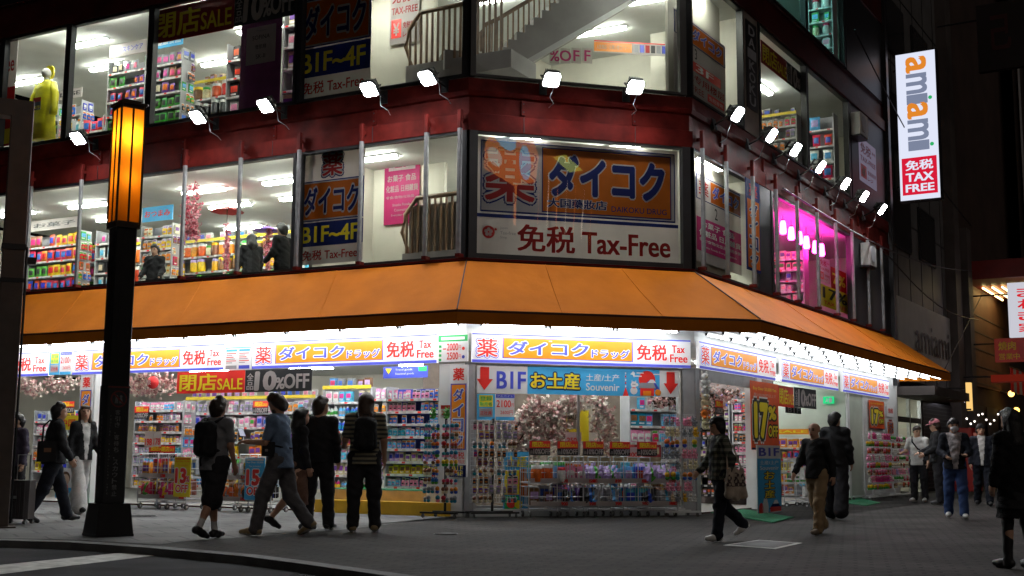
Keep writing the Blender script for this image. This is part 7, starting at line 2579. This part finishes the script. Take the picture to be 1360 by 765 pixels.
# neighbouring shop with the white projecting sign
DG = pm('dark_grey_panel', (.125, .12, .12), .55, 0, .2, 1.4)
DG2 = pm('dark_stone', (.075, .06, .055), .7, 0, .3, 1.0)
nb = thing('neighbour_building', 'dark grey building with panel facade beside the drugstore', 'building', FP('R', 14.5, 0, 0), ROT['R'])
WN = 8.9
b = MB()
b.box(0, WN, .25, 9, 3.3, 30, DG)
for k in range(1, 9):
    b.box(0, WN, .235, .25, 3.3 + k * 2.4, 3.33 + k * 2.4, BLACK)
for k in range(1, 6):
    b.box(k * 1.5, k * 1.5 + .03, .236, .25, 3.3, 30, BLACK)
b.box(WN - .9, WN, -.1, .25, 0, 30, DG2)
b.box(0, WN, 5, 9, 0, 3.3, DG2)
b.build('wall', nb)
for k, (z, xx) in enumerate(((7.2, .9), (10.2, .9), (13.2, .9), (7.2, 4.2), (10.2, 4.2), (13.2, 4.2))):
    b = MB(); b.box(xx, xx + 2.2, .18, .232, z, z + 1.7, BLACK); w1 = b.build('window', nb)
    b = MB(); b.quad([(xx + .06, .176, z + .06), (xx + 2.14, .176, z + .06), (xx + 2.14, .176, z + 1.64), (xx + .06, .176, z + 1.64)], pm('night_glass', (.012, .014, .018), .12, 0, .2, 2)); b.build('pane', w1)
b = MB(); b.box(.5, .56, .1, .16, 3.3, 26, GREYP); b.box(.2, .32, .1, .18, 3.3, 26, DG); b.build('drain_pipe', nb)
b = MB(); b.box(0, 5.2, -1.0, .25, 2.75, 3.0, DG2); b.build('canopy', nb)
# glazed entrance below
b = MB()
for x0, x1 in ((.15, .22), (2.1, 2.2), (3.5, 3.6)):
    b.box(x0, x1, .2, .3, 0, 2.75, STEEL)
b.box(.22, 3.5, .2, .3, 2.05, 2.2, BLACK)
d1 = b.build('entrance_frame', nb)
b = MB(); b.quad([(.22, .25, .05), (3.5, .25, .05), (3.5, .25, 2.05), (.22, .25, 2.05)], GLASS); b.quad([(.22, .25, 2.2), (3.5, .25, 2.2), (3.5, .25, 2.74), (.22, .25, 2.74)], GLASS); b.build('pane', d1)
b = MB(); b.box(.1, 3.6, 2.2, 2.3, 0, 3.2, WALL); b.box(0, .1, .3, 2.3, 0, 3.2, WALL); b.box(0, 3.6, .3, 2.2, 2.9, 3.0, CEIL); b.box(3.6, 3.7, .3, 2.3, 0, 3.2, WALL); b.build('inner_wall', nb)
dup(pt, FP('R', 16.2, 1.2, 2.895), ROT['R'], 'fluorescent ceiling light in the neighbouring glass entrance')
b = MB(); b.box(3.75, 7.9, .2, .28, 0, 2.75, BLACK)
for k in range(22): b.box(3.75, 7.9, .19, .2, .1 + k * .12, .13 + k * .12, DG)
b.build('shutter', nb)
u_ = at('R', 1191, 440, .2)[0]
ue_ = at('R', 1270, 460, .2)[0]


def d_ami(b, w, h):
    b.text('amiami', .24 * w, .18 * h, .5 * h, SBLACK, .58 * w, -.03)


board('wall_sign', 'dim grey wall sign with dark lower case letters above the neighbouring shop', 'sign', 'R', (u_, ue_, 3.9, 5.7), .16, d_ami, pm('dim_sign_grey', (.42, .41, .40), .6, 0, .1, 2), .06)
u_, _z = at('R', 1187, 170, 0)
za, zb = zat(*FP('R', u_, -.6).xy, 1215, 265), zat(*FP('R', u_, -.6).xy, 1215, 70)
wS = 1.12
t = thing('projecting_sign', 'tall lit white projecting sign with orange and grey letters and a red tax free block', 'shop sign', FP('R', u_, -.12, za), ROT['R'] - math.pi / 2)
hS = zb - za
LITW = glow('lit_sign_white', (.80, .84, 1.0), .95)
b = MB(); b.box(0, wS, .02, .30, 0, hS, SBLACK); b.box(-.02, wS + .02, .0, .32, -.03, 0, SBLACK); b.box(-.02, wS + .02, .0, .32, hS, hS + .03, SBLACK); b.box(-.02, 0, 0, .32, 0, hS, SBLACK); b.box(wS, wS + .02, 0, .32, 0, hS, SBLACK); b.build('casing', t)
b = MB(); R_(b, .0, wS, 0, hS, LITW, .018); b.build('face', t)
b = MB()
R_(b, .06 * wS, .94 * wS, .035 * hS, .285 * hS, glow('lit_sign_red', (.80, .012, .045), .85), .012)
b.text('免税', .16 * wS, .20 * hS, .065 * hS, LITW, .68 * wS, .008, .035)
b.text('TAX', .16 * wS, .125 * hS, .055 * hS, LITW, .68 * wS, .008, .04)
b.text('FREE', .15 * wS, .055 * hS, .05 * hS, LITW, .70 * wS, .008, .04)
LO, LG_, LGN = glow('lit_orange', (.95, .30, .03), .8), glow('lit_slate', (.25, .29, .42), .8), glow('lit_green', (.03, .55, .16), .8)
zz = .965 * hS
for ch, mm, ln in (('a', LO, .115), ('m', LG_, .15), ('i', LG_, .05), ('a', LO, .115), ('m', LG_, .15), ('i', LG_, .05)):
    ln *= hS
    v, fs = text_geo(ch if ch != 'i' else 'ı', .03)
    vb, _f = text_base(ch if ch != 'i' else 'ı')
    lo_, hi_ = vb.min(0), vb.max(0)
    hh_ = .50 * wS
    b.add([(.26 * wS + (q - lo_[1]) / (hi_[1] - lo_[1]) * hh_, .010 - .0003 * l, zz - (p - lo_[0]) / (hi_[0] - lo_[0]) * ln * .86) for p, q, l in v], fs, mm)
    if ch == 'i': disc(b, .84 * wS, zz - ln * .43, .05 * wS, LGN, .008)
    zz -= ln
b.build('lettering', t)
b = MB(); b.tube([(-.12, .15, hS * .9), (0, .15, hS * .9)], .03, SBLACK, 6); b.tube([(-.12, .15, hS * .1), (0, .15, hS * .1)], .03, SBLACK, 6); b.build('bracket', t)
# red and white poster; its panel glows in place of a lit room
board('window_poster', 'dim white and red tax free poster in the narrow window beside the right flank', 'poster', 'R', rr('R', 1141, 1163, 190, 246, .0), -.01, d_taxfree_v, glow('lit_poster', (.42, .36, .50), .32), .01)

# brown building farther along, its lit entrance and signs
BRN = pm('brown_facade', (.13, .06, .035), .7, 0, .3, .8)
fb = thing('brown_building', 'brown building with a lit orange canopy farther along the street', 'building', FP('R', 23.6, 0, 0), ROT['R'])
b = MB(); b.box(0, 14, .1, 9, 0, 26, pm('dark_brown_facade', (.05, .028, .022), .75, 0, .3, .8)); b.box(.7, 9.4, .0, .1, 3.6, 7.4, BRN); b.box(.0, .7, -.3, .1, 0, 9, DG2); b.build('wall', fb)
b = MB()
zc0 = at('R', 1300, 352, -1.2)[1]
b.box(.7, 9.5, -2.6, .1, zc0 + .05, zc0 + .7, pm('red_canopy', (.20, .015, .012), .5, 0, .2, 2)); b.build('canopy', fb)
YT = glow('canopy_tube', (1, .78, .30), 7)
for k in range(7):
    b = MB(); b.tube([(2.6, -.3 - .33 * k, zc0 - .02), (6.6, -.3 - .33 * k, zc0 - .02)], .035, YT, 6); b.build('canopy_tube', fb)
b = MB()
for k in range(3): b.box(1.2 + k * 2.7, 3.4 + k * 2.7, -.02, .0, .2, 2.9, pm('shop_shutter_dark', (.03, .02, .02), .6))
b.build('shutter', fb)
b = MB()
for k in range(5): b.box(.8 + .02 * k, 8.8, -.02 - .0 * k, -.001, 3.7 + .62 * k, 3.74 + .62 * k, DG2)
b.build('facade_joint', fb)


def d_ma(b, w, h):
    vtext(b, 'まねき家', .25 * w, .93 * h, .2 * h, .5 * w, glow('lit_red', (.75, .02, .03), .9))


def perp_sign(name, label, px, y0, y1, d0, w, draw, mat, f='R', th=.25):
    u, _ = at(f, px, (y0 + y1) / 2, -d0)
    p_ = FP(f, u, -d0)
    za_, zb_ = zat(p_.x, p_.y, px, y1), zat(p_.x, p_.y, px, y0)
    t = thing(name, label, 'sign', (p_.x, p_.y, za_), ROT[f] - math.pi / 2)
    b = MB(); b.box(0, w, 0, th, 0, zb_ - za_, mat); b.build('box', t)
    b = MB(); draw(b, w, zb_ - za_); b.build('lettering', t)
    b = MB(); b.tube([(-d0, th / 2, (zb_ - za_) * .8), (0, th / 2, (zb_ - za_) * .8)], .03, SBLACK, 6); b.build('bracket', t)
    return t


perp_sign('projecting_sign', 'lit white sign with red characters at the right edge of the street', 1339, 376, 448, 1.4, 1.3, d_ma, glow('lit_sign_pale', (.72, .72, .80), .8))
perp_sign('projecting_sign', 'small red sign with yellow characters below the lit canopy', 1321, 450, 481, 1.0, 1.1, lambda b, w, h: (b.text('焼肉', .12 * w, .5 * h, .36 * h, YEL, .5 * w, -.006, .03), b.text('営業中', .12 * w, .1 * h, .26 * h, YEL, .6 * w, -.006, .02), R_(b, .68 * w, .95 * w, .1 * h, .9 * h, SRED)), pm('dim_red_sign', (.28, .03, .02), .5, emit=.25))
perp_sign('projecting_sign', 'tall dim dark red sign high above the lit canopy', 1298, 8, 96, 1.3, 1.5, lambda b, w, h: b.text('己', .3 * w, .3 * h, .5 * h, pm('dim_red_letter', (.05, .008, .008), .6), .4 * w, -.006, .04), pm('dim_brown_sign', (.012, .006, .005), .7))
# tower far down the street and the fins of the building at the right edge
tw = thing('far_tower', 'tall dark blue glass building far down the street', 'building', FP('R', 40, 0, 0), ROT['R'])
b = MB(); b.box(0, 10, -1, 9, 0, 42, pm('navy_tower', (.03, .06, .17), .45, 0, .5, .5)); b.build('wall', tw)
b = MB()
for k in range(12): b.box(.2, 9.8, -1.03, -1.001, 3 + k * 3.1, 3.5 + k * 3.1, DG2)
b.build('floor_band', tw)
eb = thing('edge_building', 'dark upper storeys with thin pale fins at the top right edge', 'building', FP('R', 34, -.5, 9.0), ROT['R'])
b = MB(); b.box(0, 8, -7, 0, 0, 32, DG2); b.build('wall', eb)
for k in range(7):
    b = MB(); b.box(-.16, -.02, -.30 - k * .34, -.24 - k * .34, .5 + 1.3 * (k % 3), 31, pm('pale_fin', (.5, .5, .5), .5)); b.build('fin', eb)
# hanging street light with an orange underside
x_, y_ = FP('R', 12, -6.3).xy
z_ = zat(x_, y_, 1350, 105)
t = thing('street_light', 'dark street light head with an orange glow at the right edge', 'street lamp', (x_, y_, z_), ROT['R'])
b = MB(); b.bbox(-.7, .5, -.3, .3, 0, .22, SBLACK, .05); b.build('head', t)
b = MB(); b.bbox(-.66, .3, -.22, .22, -.03, -.003, glow('street_light_orange', (1, .42, .05), 1.6)); b.build('lens', t)
b = MB(); b.tube([(.5, 0, .1), (2.4, -.8, .0), (3.0, -1.1, -.6), (3.0, -1.1, -z_)], .07, SBLACK, 8); b.build('pole', t)
# small lights and clutter at the end of the street
for k, (px, py, c, lb) in enumerate(((1281, 530, 'white', 'small round white lamp near the end of the street'), (1343, 523, 'amber', 'amber lamp with a warm glow by the dark shop front at the right edge'), (1350, 545, 'warm', 'lower amber lamp by the dark shop front at the right edge'))):
    u_, z_ = at('R', px, py, -.4)
    t = thing('wall_lamp', lb, 'lamp', FP('R', u_, -.4, z_), ROT['R'])
    b = MB(); b.ball((0, 0, 0), .11 if k == 0 else .12, glow('lamp_' + c, {'white': (.9, .85, 1), 'amber': (1, .5, .12), 'warm': (1, .55, .1)}[c], 6 if k == 0 else 5), 12, 8); b.build('globe', t)
    b = MB(); b.tube([(0, 0, 0), (0, .4, .1)], .03, SBLACK, 6); b.build('arm', t)
u_, z_ = at('R', 1352, 509, -.9)
t = thing('shop_curtain', 'short red and white split curtain over the dark shop front at the right edge', 'curtain', FP('R', u_ - 1.5, -.9, z_ - .4), ROT['R'])
for k in range(6):
    b = MB(); b.box(k * .62, k * .62 + .58, 0, .02, 0, .9, SRED if k % 2 == 0 else PWHITE); b.build('panel', t)
b = MB(); b.tube([(-.1, .01, .92), (3.8, .01, .92)], .025, TWIG, 6); b.build('rod', t)
u_, z_ = at('R', 1297, 578, -1.0)
t = thing('vending_machine', 'red machine standing against the dark shop fronts at the end of the street', 'vending machine', FP('R', u_ - .6, -1.0, .005), ROT['R'])
b = MB(); b.bbox(0, 1.2, 0, .7, 0, 1.95, pm('machine_red', (.42, .02, .02), .4), .03); b.build('cabinet', t)
b = MB(); R_(b, .1, 1.1, .95, 1.8, glow('machine_window', (.55, .2, .15), .35), -.004); b.build('window', t)
b = MB(); b.box(.15, 1.05, -.03, -.001, .2, .5, SBLACK); b.build('tray', t)
for k, (px, y0, y1, w, c, e, lb) in enumerate(((1283, 508, 545, .14, (1, .62, .2), 1.0, 'narrow amber lit upright sign at the end of the street'), (1316, 498, 508, 1.1, (.7, .06, .03), .16, 'dim red lit fascia strip over the dark shop fronts'))):
    perp_sign('lit_sign', lb, px, y0, y1, .9 + .1 * k, w, lambda b, w, h: R_(b, .0, w, .0, .06 * h, SBLACK, -.004), glow('sign_glow_%s' % 'abcde'[k], c, e))
for k in range(14):
    px = 1284 + k * 5.2
    u_, z_ = at('R', px, 556 + 7 * math.sin(k * 1.3), -.6)
    t = thing('string_light', 'tiny white bulb in the string along the dark shop fronts', 'string light', FP('R', u_, -.6, z_), 0, 'string of bulbs along the dark shop fronts')
    b = MB(); b.ball((0, 0, 0), .035, glow('bulb_white', (1, .9, .8), 3), 6, 4); b.build('bulb', t)
    b = MB(); b.lathe([(.02, .03), (.02, .08), (0, .08)], SBLACK, 6); b.build('socket', t)
# overhead cables
for k, (a, c) in enumerate((((1040, 250, .3), (1300, 360, -2)), ((1172, 330, .0), (1300, 425, -2)), ((1135, 40, .0), (1290, 300, -1)), ((1240, 520, -.5), (1312, 376, -2)))):
    p0, p1 = FP('R', at('R', a[0], a[1], -.3)[0], -.3, at('R', a[0], a[1], -.3)[1]), FP('R', at('R', c[0], c[1], -.3)[0], -.3, at('R', c[0], c[1], -.3)[1])
    b = MB(); b.tube([p0.lerp(p1, i / 8) - Vector((0, 0, .5 * math.sin(math.pi * i / 8) * (k != 3))) - p0 for i in range(9)], .018, SBLACK, 5)
    tag(b.build('overhead_cable', loc=p0), ('dark cable sagging from the red band towards the lit canopy', 'lower dark cable running from the right flank to the canopy', 'steep dark cable dropping beside the projecting sign', 'straight stay cable rising to the lit canopy')[k], 'cable')
bb = thing('advertising_screen', 'warm advertising screen across the street mirrored in the big corner window', 'screen', (28.0, -20.8, 13.0), rad(180 - 33))
b = MB(); b.box(-10, 10, 0, .5, 0, 8.5, SBLACK); b.build('casing', bb)
AO, AW_, AS = glow('screen_orange', (1, .30, .06), 4.5), glow('screen_cream', (1, .80, .60), 5), glow('screen_sky', (.45, .75, 1), 5)
b = MB()
PG(b, [(9.2, 3.0), (9.0, 4.4), (6.4, 7.2), (5.2, 7.9), (3.4, 6.4), (2.2, 5.2), (2.6, 3.6), (5.5, 2.8)], AO, -.02)
for x, z, w_, h_, mm in ((6.6, 5.4, 1.5, .8, AS), (4.1, 4.4, .8, 1.0, AS), (7.9, 3.9, .9, .5, AW_)):
    disc(b, x, z, w_, mm, -.04, 20, h_)
PG(b, [(3.2, 6.9), (2.4, 8.2), (-.5, 8.3), (-2.4, 7.5), (-.8, 6.8), (1.4, 7.2)], AO, -.03)
PG(b, [(1.6, 7.3), (.9, 8.0), (-.6, 7.9), (.2, 7.3)], AW_, -.04)
PG(b, [(.2, 5.6), (-1.6, 6.2), (-4.4, 5.8), (-2.2, 5.2)], glow('screen_lime', (.75, .85, .12), 4.5), -.04)
PG(b, [(5.6, .6), (5.2, 7.6), (4.9, 7.6), (5.3, .6)], AO, -.05)
for k in range(7): PG(b, [(2.4 - k * 1.3, 1.2 + .4 * (k % 3)), (2.1 - k * 1.35, 4.6), (2.04 - k * 1.35, 4.6), (2.33 - k * 1.3, 1.2)], AW_ if k % 2 else AO, -.03)
b.build('display', bb)
b = MB()
for sx in (-7, 7): b.box(sx - .3, sx + .3, .05, .45, -13, 0, SBLACK)
b.build('support', bb)
link_goods()
